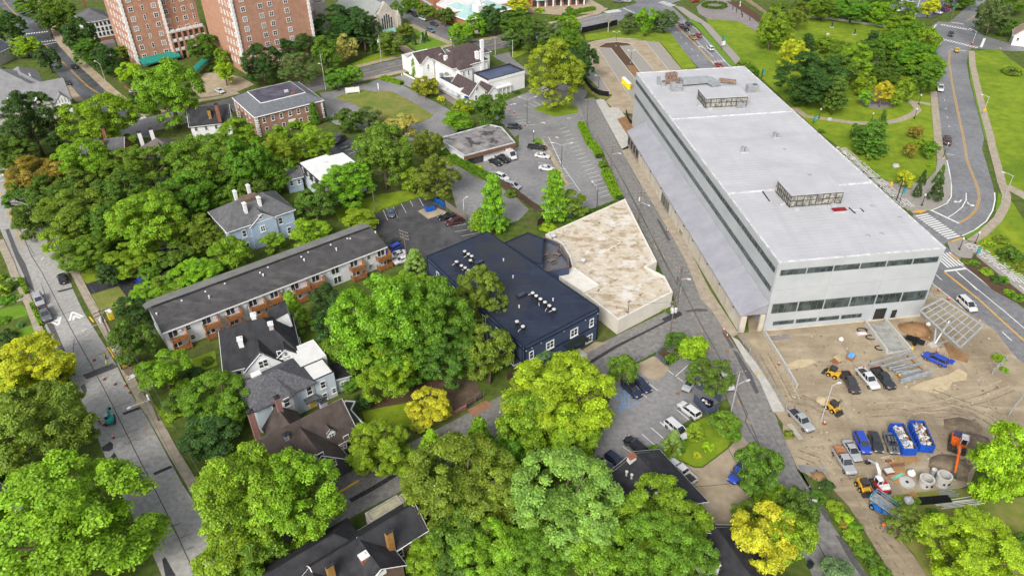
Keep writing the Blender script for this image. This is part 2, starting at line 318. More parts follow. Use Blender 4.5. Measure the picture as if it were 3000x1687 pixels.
for q in((810,460,1120,930),(930,458,1195,790),(1020,437,1210,680),(1130,432,1345,670),(1250,388,1480,668),(770,640,920,865),(800,455,890,405,1000,398,1100,410,1135,432),(660,430,780,393,960,362,1180,372)):
 kerb('kerb',WL(0,'a3',*q),.3,.17,M['concrete'],new_lot)
sheet('planting_bed',WL(0,'a3',812,448,885,410,990,402,1090,412,1128,430,1020,436,1205,685,1198,780,935,456),.062,M['mulch'])
sheet('earth_strip',WL(0,'a3',1080,620,1150,620,1205,690,1195,780),.07,M['clay'])
site=sheet('building_site',WL(0,'c4',-40,300,900,300,1600,300,1720,110,1950,300,2290,530,2500,800,'n',3060,1110,3060,1300,'d4',2200,250,2060,600,1900,640,1350,700,1310,900,1420,1120,1560,1290,1750,1600,1430,1600,1160,1170,950,820,760,620,640,560,440,440,300,120,'c4',300,1420,200,1280,0,830),.075,M['dirt'])
for i,(z,m,q)in enumerate(((.081,'clay',('c4',1420,470,1560,455,1640,470,1720,560,1700,650,1560,610,1440,540)),(.083,'clay',('c4',1790,600,1900,690,2060,780,2040,850,1880,800,1840,730)),(.085,'sand',('c4',1480,1090,1640,1020,1860,960,1960,900,2040,950,2030,1010,1900,1030,1860,1100,1760,1140,1620,1110)),(.087,'sand',('c4',300,880,440,820,560,810,620,840,500,890,340,915)),(.081,'soil',('e6',1260,1020,1400,960,1660,940,1700,1200,1680,1330,1480,1290,1350,1180)),(.083,'soil',('e6',1600,620,1900,560,1950,640,1800,740,1640,730)),(.085,'soil',('e6',1460,340,1560,290,1720,330,1760,400,1640,470,1500,420)),(.079,'clay',('a3',960,1140,1060,1100,1150,1110,1155,1200,1110,1300,1060,1290,1010,1220)))):
 sheet('bare_earth',WL(0,*q),z,M[m])
sheet('grey_hardstanding',WL(0,'c4',150,600,360,575,380,625,180,640),.089,M['paver'])
sheet('grey_hardstanding',WL(0,'d4',430,400,700,420,720,480,640,480,470,470),.089,M['lot'])
slab('site_walkway',WL(0,'c3',2070,600,2140,640,2360,930,2480,1130,2576,1300,2460,1310,2330,1010,2200,830),.15,M['concrete'])
slab('sidewalk',WL(0,'b3',1030,125,1110,85,1215,290,1480,740,1640,1000,1860,1440,'c3',2135,572,2080,605,1990,520,1880,350,1780,250,'b3',1650,1200,1500,930,1330,640,1180,400),.13,M['walk'])
slab('sidewalk',WL(0,'a3',790,950,860,930,1110,1310,1110,1400,1040,1420),.13,M['concrete'])
slab('concrete_pad',WL(0,'a3',890,1020,1000,1015,1070,1100,955,1140),.12,M['concrete'])
def walk(pts,w,m='walk',name='sidewalk',z=.17):return kerb(name,pts,w,z,M[m])
walk(WL(0,'b1',600,1120,690,1260,'c1',730,40,840,260,960,470,1060,660,1160,860,1250,1040,1330,1190,1430,1330,'d1',1500,40,1640,290,1760,490,1900,720,2200,1250),1.7)
walk(WL(0,'b1',0,980,100,1200,'c1',130,0,230,190,290,330,360,520,440,740,520,900),1.7)
walk(WL(0,'c1',-40,330,100,270,290,220),1.6,z=.165)
walk(WL(0,'a1',320,-20,590,420,720,560,880,700,1050,860,1200,980,1400,1090),3.2,'tan')
walk(WL(0,'a1',620,800,700,900,760,960),2.6,'tan')
walk(WL(0,'a1',1430,1080,1900,950,2100,920,2250,880),2.4,'tan')
walk(WL(0,'e4',200,990,400,940,760,850,1230,745,1750,630),2.6,'tan')
walk(WL(0,'e4',480,1120,760,1065,1060,1000,1190,960),2.6,'tan')
walk(WL(0,'e4',1160,350,1450,500,1790,645),2.8,'tan',z=.18)
walk(WL(0,'e4',900,540,1010,640,1170,750),4.,'tan','church_path',.15)
walk(WL(0,'e4',1990,570,2260,545,2360,520,'a3',330,225,600,185,800,130,880,80),2.8,'tan')
sheet('corner_plaza',WL(0,'a3',130,120,480,150,780,130,870,70,690,-30,100,-30),.12,M['tan'])
slab('sidewalk',WL(0,'a3',1530,60,1610,72,1860,235,2155,560,2110,612,1780,222,1680,180),.15,M['greypave'])
lawn('verge',.13,'fresh','a3',1660,180,1720,190,1800,260,2110,620,2070,630,1760,280)
slab('plaza',WL(0,'a3',1740,70,1800,20,1960,-20,2060,10,2340,235,2310,305,2140,205,1840,180,1760,130),.14,M['paver'])
sheet('planting_bed',WL(0,'a3',2020,20,2140,20,2400,190,2330,215),.16,M['mulch'])
walk(WL(0,'a4',405,1020,520,1100,740,1130,980,1163,1080,1165,1290,1160,1420,1130,1530,1080,1575,1040,1545,990,1480,940),2.4,'walk','park_path',.09)
walk(WL(0,'a4',1530,970,1600,970,1700,990),2.,'walk','park_path',.095)
walk(WL(0,'a4',1120,640,1160,600,1230,560),2.6,'walk','park_path',.09)
sheet('paved_circle',WL(0,'a4',1000,940,1060,1000,1130,1025,1220,1035,1340,1010,1390,950,1300,880,1150,860,1040,890),.1,M['paver'])
slab('sidewalk',WL(0,'a4',1690,870,1755,868,1790,1200,1820,1449,'b4',1838,218,1755,215,'a4',1725,1300),.15,M['walk'])
slab('plaza',WL(0,'b4',1755,222,1838,222,1885,420,1885,540,1850,620,1700,695,1530,728,1440,650,1180,400,1400,450,1645,430,1745,325),.14,M['greypave'])
walk(WL(0,'a4',2080,485,2090,620,2130,800,2190,1050,2255,1280,'b4',2275,100,2330,300,2365,440,2410,560,2400,650,2330,780,2200,910,2080,990),2.2)
walk(WL(0,'b4',2410,470,2576,560,2700,640),3.,'walk','park_path',.16)
slab('plaza',WL(0,'b4',1850,1000,1980,955,2060,1000,2120,1060,2080,1150,1960,1140,1880,1080),.15,M['greypave'])
trail=slab('trail',WL(0,'b4',2000,1010,2100,1000,2330,1180,2640,1420,2700,1520,2560,1480,2140,1140),.145,M['greypave'])
trail2=slab('trail',WL(0,'b4',820,100,900,130,1170,375,1560,690,1480,700,1180,430),.145,M['greypave'])
planted=sheet('planting_bed',WL(0,'b4',1960,1165,2080,1150,2140,1150,2560,1490,2700,1600,2560,1600,2280,1449),.11,M['mulch'])
lawn('verge',.12,'fresh','b4',2330,540,2360,540,2365,640,2320,745,2305,700)
lawn('verge',.12,'fresh','b4',2010,945,2240,815,2265,825,2040,962)
lawn('verge',.12,'fresh','a4',2045,500,2075,500,2110,800,2160,1010,2240,1340,2210,1320,2130,1010,2070,760)
MZ=[.09]
def line(parent,m,w,*a,z=None):
 MZ[0]+=.00004
 return strip('painted_line',WL(0,*a),w,(z or .062)+MZ[0]-.09,M[m],parent)
def dash(parent,m,w,n,duty,*a,z=None):
 p=WL(0,*a); L=[0]
 for i in range(len(p)-1):L.append(L[-1]+(p[i+1]-p[i]).length)
 def at(s):
  for i in range(len(p)-1):
   if s<=L[i+1]:return lerp(p[i],p[i+1],(s-L[i])/max(1e-6,L[i+1]-L[i]))
  return p[-1]
 for k in range(n):
  MZ[0]+=.00004; s0=L[-1]*k/n; strip('lane_dash',[at(s0),at(s0+L[-1]/n*duty)],w,(z or .062)+MZ[0]-.09,M[m],parent)
def zebra(parent,m,n,ln,wd,*a,z=None,along=None):
 """n bars across the path a->b ; ln = bar length (across), wd = bar width"""
 a,b=WL(0,*a); d=(b-a); u=d.normalized(); v=Vector((-u.y,u.x,0))if along is None else along
 for k in range(n):
  c=a+d*((k+.5)/n); MZ[0]+=.00004; zz=(z or .062)+MZ[0]-.09
  q=[c+u*(sx*wd/2)+v*(sy*ln/2)for sx,sy in((-1,-1),(1,-1),(1,1),(-1,1))]
  sheet('crossing_bar',q,zz,M[m],parent)
for d_ in(-.18,.18):
 for seg in(('a1',0,-40,60,45,120,110,220,215),('a1',412,418,560,560,700,695,830,820,980,915,1100,1000)):
  p=WL(0,*seg); L_,R_=ribbon(p,abs(d_)*2); strip('painted_line',L_ if d_>0 else R_,.16,.05,M['yellow'],avenue)
line(avenue,'white',.5,'a1',420,425,560,395,z=.05)
zebra(avenue,'white',9,1.6,.6,'a1',240,325,455,300,z=.05)
zebra(avenue,'white',10,1.6,.6,'a1',310,408,560,378,z=.05)
zebra(avenue,'white',6,1.8,.6,'a1',1240,1145,1375,1105,z=.05)
line(church_road,'yellow',.3,'n',671,310.6,900,254,1060.7,218,1149,197,1215,183,z=.05)
line(church_road,'yellow',.3,'n',1400,139,1455,128,1692,74.5,1779,54,z=.05)
for q in((490,990,580,970),(850,905,940,885),(765,1015,860,995),(2170,608,2240,590),(2420,635,2500,618)):
 line(church_road,'white',.18,'e4',*q,z=.05)
line(church_road,'white',.18,'a3',600,210,760,170,850,145,z=.05)
zebra(church_road,'white',7,4.,.7,'a3',880,120,1020,100,z=.055)
zebra(church_road,'white',6,4.,.7,'a3',1400,20,1530,60,z=.06)
line(church_road,'white',.5,'a3',1050,80,1160,130,z=.06)
line(main_road,'yellow',.42,'a3',1540,240,1700,390,1800,495,1925,630,z=.06)
line(main_road,'white',.2,'a3',1610,200,1730,270,1880,440,2065,640,z=.06)
line(main_road,'white',.2,'a3',1640,270,1750,400,1900,540,z=.06)
dash(main_road,'white',.2,5,.3,'a3',1540,300,1800,580,z=.06)
zebra(main_road,'fadewhite',5,2.5,.5,'a3',1880,590,2010,575,z=.06)
line(main_road,'yellow',.42,'b4',1825,1280,1940,1370,2040,1449,z=.06)
line(main_road,'yellow',.42,'c4',1900,55,2150,250,2400,480,2600,660,z=.06)
line(main_road,'white',.6,'b4',1825,1272,2025,1246,z=.06)
line(main_road,'white',.22,'b4',1930,1265,2060,1380,2130,1449,z=.06)
line(main_road,'white',.22,'c4',1950,0,2150,165,2400,370,2600,540,z=.06)
line(main_road,'white',.2,'c4',1700,90,1950,290,2290,590,2500,800,z=.064)
dash(main_road,'white',.22,1,1.,'c4',2370,555,2460,640,z=.06)
dash(main_road,'white',.22,1,1.,'b4',1745,1305,1800,1355,z=.06)
zebra(main_road,'white',6,5.5,.45,'b4',1780,1180,1950,1150,z=.065,along=(W('b4',1930,1160)-W('b4',1850,1090)).normalized())
line(main_road,'white',.25,'b4',1950,1190,2100,1300,2290,1449,z=.066)
for off in(-.2,.2):
 p=WL(0,'a4',1875,480,1868,580,1900,800,1950,1050,2010,1330,'b4',2040,235,2090,360,2140,490,2155,590,2120,700,2050,770,1955,820)
 L_,R_=ribbon(p,.4); strip('painted_line',L_ if off>0 else R_,.17,.064,M['yellow'],park_road)
zebra(park_road,"white",13,4.,.5,'b4',1600,735,1920,960,z=.066,along=(W('b4',1670,722)-W('b4',1560,745)).normalized())
line(park_road,'white',.55,'b4',1705,700,1960,820,z=.066)
line(park_road,'white',.25,'b4',2030,535,2030,600,1990,670,1930,720,1860,765,z=.066)
line(park_road,'white',.3,'b4',1848,225,1875,350,1890,470,1888,570,1850,630,1760,675,1690,703,z=.067)
line(park_road,'white',.3,'b4',2298,530,2302,600,2280,700,2220,800,2110,885,1990,940,z=.067)
zebra(park_road,'white',12,2.2,.5,'a4',1790,235,2090,290,z=.066)
zebra(park_road,'white',14,2.2,.5,'a4',1770,365,2140,455,z=.066)
line(park_road,'white',.5,'a4',1885,468,2030,486,z=.066)
line(park_road,'white',.5,'a4',1895,215,2010,232,z=.066)
line(park_road,'white',.9,'a4',2170,450,2205,365,z=.066)
line(park_road,'white',.5,'a4',1720,270,1750,235,z=.066)
line(park_road,'yellow',.3,'a4',2030,210,2130,140,z=.066)
dash(park_road,'white',.3,5,.1,'a4',1825,945,1900,1380,z=.066)
line(park_road,'white',.25,'b4',1845,168,1920,176,z=.066)
def arrow(parent,m,t,pts,hx,z=.067):
 """bent turn arrow: shaft polyline and a triangular head with tip at the last point"""
 p=WL(0,t,*pts); strip('turn_arrow',p[:-1]+[lerp(p[-2],p[-1],.5)],.35,z,M[m],parent)
 d=(p[-1]-p[-2]).normalized(); n=Vector((-d.y,d.x,0)); b=lerp(p[-2],p[-1],.3)
 sheet('arrow_head',[p[-1],b+n*hx,b-n*hx],z+.002,M[m],parent)
arrow(park_road,'white','b4',(1985,600,1970,618,1945,622,1910,612),.8)
arrow(park_road,'white','b4',(2042,620,2050,635,2070,645,2110,660),.8,.071)
arrow(main_road,'white','a3',(1800,455,1780,445,1755,440),.9,.07)
arrow(main_road,'white','a3',(1860,470,1845,460,1825,462),.9,.075)
def chevron(t,a,tip,b,w):
 A,T,B=WL(0,t,*a,*tip,*b); strip('chevron_stripe',[A,T],w,.05,M['white'],left_street); strip('chevron_stripe',[T,B],w,.054,M['white'],left_street)
chevron('c1',(655,455),(680,368),(785,412),.5)
chevron('c1',(690,450),(700,402),(760,428),.5)
chevron('c1',(490,462),(550,492),(572,412),.5)
chevron('c1',(510,440),(540,455),(552,415),.45)
strip('tar_joint',WL(0,'b1',40,420,120,720,200,900,300,1130,'c1',400,0,600,390,700,580,850,850,960,1050,1060,1240,'d1',1140,0,1290,300,1440,590,1560,830,1680,1080,1850,1449),.16,.05,M['patch'],left_street)
line(left_street,'yellow',.22,'b1',0,520,60,650,120,820,210,1025,z=.052)
sheet('patch',WL(0,'c1',780,960,1060,850,1120,885,820,1002),.052,M['patch'],left_street)
for i,q in enumerate((('d1',1445,480,1470,465,1610,405,1632,425,1460,500),('c1',1150,1320,1310,1262,1335,1278,1170,1338),('d1',960,235,1040,180,1068,205,1065,250,1030,275,970,270),('d1',1010,360,1080,285,1130,370,1070,395),('d1',1075,395,1130,370,1165,440,1130,480),('c1',535,172,680,135,700,145,560,182),('c1',760,1070,800,1040,820,1110,800,1160),('d1',2050,1449,2200,1330,2220,1370,2080,1500),('d1',1530,1290,1560,1270,1660,1449,1560,1449))):
 sheet('patch',WL(0,*q),.05+i*.0006,M['fresh_tar']if i in(0,1,2,3,5,8)else M['patch'],left_street)
sheet('patch',WL(0,'b1',50,880,85,870,170,1080,240,1200,330,1449,'c1',280,40,330,180,'c1',255,120,225,20,'b1',150,1150),.049,M['patch'],left_street)
sheet('patch',WL(0,'c1',440,480,500,470,590,680,720,950,690,975,600,830,520,640),.049,M['patch'],left_street)
rc=random.Random(3)
CR=[(('b1'),230,1160,330,1120,420,1090,500,1075),('c1',390,100,420,190,400,240),('c1',830,560,700,620,690,760),('c1',860,800,960,760,1000,765),('d1',1200,190,1260,160,1320,165),('d1',1360,430,1400,405),('d1',1700,1090,1770,1060),('d1',1760,1200,1830,1170),('d1',1775,1340,1840,1300),('d1',1640,975,1690,955),('c1',1060,1280,1150,1240,1240,1210),('d1',1090,150,1190,110,1300,60),('b1',270,1030,330,1120,300,1130),('c1',620,460,720,440,830,420),('c1',430,380,560,400,700,350),('d1',1170,190,1200,210,1230,190)]
for q in CR:strip('tar_crack',WL(0,*q),.12,.051+rc.random()*.001,M['patch'],left_street)
for q in(('d1',1360,20,1380,60),('d1',1350,40,1390,50),('d1',1400,130,1440,150),('d1',1690,620,1705,650),('d1',1640,520,1660,550),('d1',1745,745,1765,775),('d1',1990,1180,2010,1215)):
 line(left_street,'yellow',.12,*q,z=.055)
zebra(left_street,'white',4,1.8,.6,'b1',-20,375,100,345,z=.05)
line(left_street,'white',.5,'b1',-20,430,105,400,z=.052)
line(left_street,'kerbyellow',.3,'c1',845,415,885,465,z=.11)
sheet('patch',WL(0,'c3',640,885,660,908,1000,700,1350,520,1480,455,1580,410,1610,395,1585,360,1500,390,1410,435,1440,455,960,690),.067,M['fresh_tar'],cross_lane)
for q in(('b3',800,0,1000,330,1160,640,1330,960,1560,1400,'c3',1560,40,1660,250,1800,520,1960,800,2130,1150,2230,1400),('b3',880,130,1080,470,1260,820,1480,1270),('c3',2110,1100,2220,1330,'d3',2200,0,2360,280),('d4',0,20,80,220),('d4',600,1090,770,1400)):
 strip('tar_joint',WL(0,*q),.2,.066+rc.random()*.001,M['patch'],lane)
for q in(('d4',430,430,480,470,560,660,640,760,650,830,720,940,760,930,700,830,600,660,520,520),('d4',790,1060,860,1080,960,1240,1040,1380,1110,1449,1040,1449,930,1300,830,1120),('c3',2080,720,2130,750,2260,960,2330,1130,2300,1140,2210,980),('c3',1980,560,2010,560,2100,700,2070,710),('c3',1620,355,1760,335,1850,345,1840,360,1650,370),('b3',1070,200,1100,200,1240,440,1200,450),('b3',1360,780,1390,790,1500,980,1470,990)):
 sheet('patch',WL(0,*q),.069+rc.random()*.001,M['patch'],lane)
for q in(('b3',1340,1020,1370,1070),('b3',1420,1110,1440,1150),('c3',1695,370,1715,400),('c3',1780,520,1800,560),('c3',2125,1195,2145,1230),('c3',2215,1375,2230,1410),('d4',595,1110,615,1145),('d4',690,1270,715,1310),('c3',1860,680,1875,720)):
 line(lane,'yellow',.15,*q,z=.068)
for t,x,y in(('c3',2030,735),('c3',2052,828),('c3',1565,1135)):
 MB().lathe(W(t,x,y,.07),[(.4,0),(.4,.012)],12).build('manhole_cover',M['clay'],lane)
strip('patch',WL(0,'d2',890,740,1090,630,1290,510,1440,400,1940,130),.9,.07,M['fresh_tar'],cross_lane)
line(cross_lane,'kerbyellow',.3,'d2',740,685,850,625,970,550,z=.2)
for q in((1130,800,1160,830,1180,800,1230,790),(1200,770,1210,810,1260,780)):strip('tar_crack',WL(0,'c3',*q),.15,.068,M['patch'],cross_lane)
kerb('yellow_kerb',WL(0,'d2',735,690,850,628,972,551),.22,.16,M['kerbyellow'])
for k in range(19):
 t=k/18; a=lerp((450,1220,0),(835,1860,0),t); b_=lerp((525,1200,0),(945,1830,0),t)
 line(lot_main,'white',.14,'a3',a.x,a.y,b_.x,b_.y,z=.052)
line(lot_main,'white',.14,'a3',285,1298,345,1295,470,1560,645,1808,'a3',570,1808,z=.052)
for y in(1350,1410,1470,1530,1597,1665,1735):line(lot_main,'white',.14,'a3',330+(y-1350)*.45,y,398+(y-1350)*.47,y-2,z=.052)
for q in((195,1425,330,1440),(225,1497,355,1515),(245,1535,375,1560),(265,1607,390,1620),(-20,1085,55,1080),(-20,1115,95,1105),(35,1145,140,1132),(70,1160,180,1155),(130,1182,222,1180),(110,990,180,1020),(155,975,230,1010),(205,960,275,998),(245,940,320,975)):
 line(lot_main,'white',.14,'a3',*q,z=.052)
for q in((2180,345,2260,330),(2250,470,2380,430),(2450,555,2510,535),(2540,590,2600,570),(2180,230,2260,285)):line(lot_main,'white',.14,'b2',*q,z=.052)
kerb('lot_kerb_path',WL(0,'a3',270,1320,330,1400,420,1560,520,1760),1.4,.15,M['tan'])
lawn('lot_lawn',.16,'fresh','a3',180,1340,235,1305,280,1320,300,1370,240,1360)
arrow(lot_main,'white','a3',(270,1160,290,1155,315,1168),.5,.054); arrow(lot_main,'white','a3',(555,1115,530,1118,520,1120),.5,.056)
arrow(lot_main,'white','a3',(440,1305,425,1300,415,1292),.5,.058); arrow(lot_main,'white','e1',(1970,1310,2020,1290,2080,1290),.7,.06)
for q in((1115,735,1155,825),(1200,695,1243,792),(1295,665,1335,765),(1370,635,1418,725),(1453,605,1482,660),(1535,578,1580,658),(1815,858,1985,825),(1875,900,2030,872),(1935,942,2115,905)):
 line(lot_small,'fadewhite',.13,'b2',*q,z=.04)
sheet('concrete_pad',WL(0,'b2',1525,705,1660,650,1800,715,1625,780),.045,M['tan'])
for q in((795,115,870,90),(840,138,930,105),(880,165,940,145)):line(lot_small,'white',.14,'b2',*q,z=.04)
line(lot_small,'white',.14,'b1',1720,1225,1880,1150,z=.04); line(lot_small,'white',.14,'b1',1730,1240,1930,1175,z=.04); line(lot_small,'white',.14,'b1',1755,1255,1970,1195,z=.04)
for q in((1540,975,1660,870),(1470,918,1525,960),(1560,985,1612,1025),(1245,1005,1375,1110),(1205,1120,1272,1175),(1560,1293,1670,1385),(1395,1402,1440,1449),(895,1345,932,1382)):
 line(lot_low,'white',.14,'c3',*q,z=.072)
for q in((1310,50,1425,150),(1225,110,1390,255),(1045,228,1130,290),(830,450,885,522),(1400,0,1480,65)):line(lot_low,'white',.14,'d3',*q,z=.072)
for q in((985,1100,990,1175),(985,1175,1100,1275),(1100,1275,1188,1218),(1188,1218,1010,1078),(1010,1078,985,1100),(1020,1100,1030,1205),(1060,1130,1068,1240),(1100,1160,1108,1268),(940,1130,985,1165),(970,1290,1020,1325)):
 line(lot_low,'bluepaint',.16,'c3',*q,z=.073)
cpt=W('c3',1040,1280);
strip('parking_symbol',[cpt+Vector((.5*math.cos(a),.5*math.sin(a),0))for a in[k*.45 for k in range(12)]],.18,.076,M['bluepaint'],lot_low)
strip('parking_symbol',[cpt+Vector((.1,.1,0)),cpt+Vector((.15,.75,0)),cpt+Vector((.2,1.1,0))],.2,.078,M['bluepaint'],lot_low)
strip('tar_joint',WL(0,'d3',1720,610,1900,595,2090,575),.12,.08,M['patch'],drive_tan)
strip('tar_joint',WL(0,'d3',2040,250,2090,340,2140,415),.12,.08,M['patch'],drive_tan)
for tr,pts,seed in((trail,('b4',2050,1010,2220,1120,2420,1260,2660,1460),5),(trail2,('b4',840,110,1000,245,1180,400,1500,680),6)):
 p=WL(0,*pts); r_=random.Random(seed); b=MB()
 for i in range(len(p)-1):
  d=p[i+1]-p[i]; u=d.normalized(); v=Vector((-u.y,u.x,0)); n=int(d.length/.75)
  for k in range(n):
   blk=(k//5)%2
   for j in range(-2,3):
    if r_.random()<.18:continue
    c=p[i]+u*((k+.5)*.75)+v*(j*.75+r_.uniform(-.1,.1)); uu,vv=(u,v)if blk else(v,u)
    q=[c+uu*(sx*.34)+vv*(sy*.13)for sx,sy in((-1,-1),(1,-1),(1,1),(-1,1))]
    b.poly([(x.x,x.y,.151)for x in ccw(q)])
 o=b.build('pale_paving_bars',M['white'],tr); o['kind']='stuff'
for i,q in enumerate(((1520,722,1560,700,1640,698,1655,710,1600,728),(1880,990,1980,955,2000,965,1900,1000),(1885,1110,1960,1160,1950,1172,1880,1125))):
 sheet('tactile_pad',WL(0,'b4',*q),.165+i*.001,M['yellow'])
for i,q in enumerate((('c4',330,1130,500,1190,720,1300),('c4',350,1180,560,1230,760,1330),('c4',1500,1300,1850,1230,2150,1150,2400,1040),('c4',1450,1340,1850,1270,2200,1180,2450,1080),('c4',1700,1120,1980,1230,2250,1300,2450,1420),('c4',1850,1180,2150,1330,2350,1449),('e6',1400,60,1700,130,2000,270,2200,420),('e6',1350,110,1650,180,1950,340,2120,480),('e6',200,60,600,40,1000,120,1300,100),('e6',0,180,500,150,900,200,1350,180),('d4',430,290,620,360,760,520),('d4',470,260,680,330,830,480),('d4',960,760,1120,1000,1350,1260,1500,1440),('d4',1060,760,1230,1000,1430,1240),('c4',200,800,320,1000,420,1200),('c4',120,760,240,980,330,1160))):
 for sd in(0,1):L_,R_=ribbon(WL(0,*q),1.7); strip('tyre_rut',(L_,R_)[sd],.34,.091+i*.0006+sd*.0003,mat('pale rut',(.33,.27,.185),.95,scale=1.5,col2=(.43,.36,.25),bump=.6,bscale=3)if i%3==2 else mat('rutted earth',(.17,.135,.09),.95,scale=1.2,col2=(.33,.27,.19),bump=.6,bscale=3),site)
sheet('bare_earth',WL(0,'c3',2120,575,2360,545,2420,640,2480,800,2576,960,2576,1250,2400,950),.078,M['dirt'])
rr=random.Random(8); ms_=[MB(),MB(),MB()]
for k in range(900):
 p=W('c4',rr.uniform(150,2350),rr.uniform(520,1400),.08)if k%3 else W('d4',rr.uniform(500,2000),rr.uniform(60,640),.08); s_=.06+.22*rr.random()**4; ms_[rr.choice((0,0,1,1,2))].box(p+Vector((0,0,s_*.3)),(s_*rr.uniform(.6,1.8),s_,s_*.7),rr.uniform(0,3))
for b,m in zip(ms_,('soil','concrete','clay')):o=b.build('loose_stones',M[m],site); o['kind']='stuff'
# ------------------------------------------------------------------ building kit
glass=mat('window glass',(.02,.024,.028),.12,scale=.7,col2=(.06,.068,.075),spec=.8)
glass_b=mat('factory glass',(.018,.03,.03),.15,scale=.5,col2=(.075,.10,.10),spec=.8,ramp=(.4,.6))
blind=mat('window with blind',(.20,.22,.21),.3,scale=1.2,col2=(.33,.35,.34))
trim=mat('white trim paint',(.70,.70,.69),.6,scale=2,col2=(.78,.78,.77))
darktrim=mat('dark trim',(.03,.03,.034),.5,scale=2,col2=(.045,.045,.05))
WINC={}
def win_mesh(w,h,style,fm,gm):
 k=(round(w,2),round(h,2),style,fm.name,gm.name)
 if k in WINC:return WINC[k]
 t={'strip':.06,'pair':.19,'slide':.09}.get(style,.13); f=MB(); d=.12
 f.box((0,-d/2,h/2-t/2),(w,d,t)); f.box((0,-d/2,-h/2+t/2),(w,d,t))
 f.box((-w/2+t/2,-d/2,0),(t,d,h-2*t)); f.box((w/2-t/2,-d/2,0),(t,d,h-2*t))
 if style in('dh','pair','four'):f.box((0,-d/2+.02,0),(w-2*t,d-.04,.07))
 if style in('pair','slide','four'):f.box((0,-d/2+.01,0),(.12,d-.02,h-2*t))
 if style=='strip':
  for x in(-w/4,0,w/4):f.box((x,-d/2+.01,0),(.07,d-.02,h-2*t))
 g=MB(); g.box((0,-.02,0),(w-.08,.03,h-.08))
 s=MB(); s.box((0,-.10,-h/2-.06),(w+.16,.2,.1))
 WINC[k]=(f.mesh('window',fm),g.mesh('pane',gm),s.mesh('sill',fm)); return WINC[k]
class Bld:
 def __init__(s,name,label,cat,loc,group=None):
  s.loc=Vector((loc[0],loc[1],0)); s.r=thing(name,label,cat,s.loc,0,group)
 def mb(s):return MB(s.loc)
 def part(s,name,b,m,parent=None):return b.build(name,m,parent or s.r)
 def walls(s,poly,z0,z1,m,name='wall',top=True):
  b=s.mb(); b.prism(poly,z0,z1,top=top); return s.part(name,b,m)
 def flat(s,poly,z,m,rim=.3,rh=.35,rm=None,name='roof'):
  """flat roof sheet with a raised rim round it"""
  poly=ccw(poly); b=s.mb(); b.poly([(p[0],p[1],z+.03)for p in poly]); o=s.part(name,b,m)
  if rim:
   c=s.mb(); n=len(poly)
   inn=inset(poly,rim)
   for i in range(n):
    j=(i+1)%n; q=[poly[i],poly[j],inn[j],inn[i]]; c.prism(q,z-.05,z+rh)
   c.build('parapet',rm or trim,o)
  return o
 def win(s,p0,p1,dist,z,w,h,style='dh',fm=None,gm=None,sill=True,name='window'):
  f,g,sl_=win_mesh(w,h,style,fm or trim,gm or glass)
  d=(Vector((p1[0],p1[1],0))-Vector((p0[0],p0[1],0))).normalized(); p=Vector((p0[0],p0[1],0))+d*dist
  o=ob(name,f,s.r,(p.x-s.loc.x,p.y-s.loc.y,z)); o.rotation_euler=(0,0,math.atan2(d.y,d.x))
  ob('pane',g,o)
  if sill:ob('sill',sl_,o)
  return o
 def winpx(s,p0,p1,t,x,y,w,h,**k):
  a,z=hit(p0,p1,NP(t,x,y)); return s.win(p0,p1,a,z,w,h,**k)
 def roof(s,faces,m,th=.22,name='roof',parent=None):
  """roof planes (lists of 3-D points) given a thickness"""
  b=s.mb()
  for f in faces:
   b.poly(f); b.poly([(p[0],p[1],p[2]-th)for p in f][::-1])
   for i in range(len(f)):
    p,q=Vector(f[i]),Vector(f[(i+1)%len(f)]); b.poly([p,(p.x,p.y,p.z-th),(q.x,q.y,q.z-th),q])
  return s.part(name,b,m,parent)
 def chimney(s,p,z0,z1,w,m,d=None,cap=None,parent=None,rz=.0):
  b=s.mb(); b.box((p[0],p[1],(z0+z1)/2),(w,d or w,z1-z0),rz); o=s.part('chimney',b,m,parent)
  c=s.mb(); c.box((p[0],p[1],z1+.08),(w+.2,(d or w)+.2,.22),rz); c.box((p[0],p[1],z1+.3),(w*.4,(d or w)*.4,.3),rz); c.build('cap',cap or darktrim,o); return o
 def box(s,name,c,size,m,rz=.0,parent=None):
  b=s.mb(); b.box(c,size,rz); return s.part(name,b,m,parent)
def inset(poly,d):
 n=len(poly); o=[]
 for i in range(n):
  a,b,c=[Vector((q[0],q[1]))for q in(poly[i-1],poly[i],poly[(i+1)%n])]
  u=(b-a).normalized(); v=(c-b).normalized(); n1=Vector((-u.y,u.x)); n2=Vector((-v.y,v.x))
  k=1+n1.dot(n2); k=max(k,.4); q=b+(n1+n2)*(d/k); o.append((q.x,q.y))
 return o
def hit(p0,p1,px):
 """where the sight line through photo point px meets the wall p0-p1: (distance along, height)"""
 d=FWD+RIGHT*((px[0]-1500)/FOC)-UP*((px[1]-843.5)/FOC)
 u=(Vector((p1[0],p1[1],0))-Vector((p0[0],p0[1],0))).normalized(); n=Vector((u.y,-u.x,0))
 k=n.dot(Vector((p0[0],p0[1],0)))/n.dot(d); q=d*k
 return(q-Vector((p0[0],p0[1],0))).xy.dot(u.xy),CAM_H+q.z
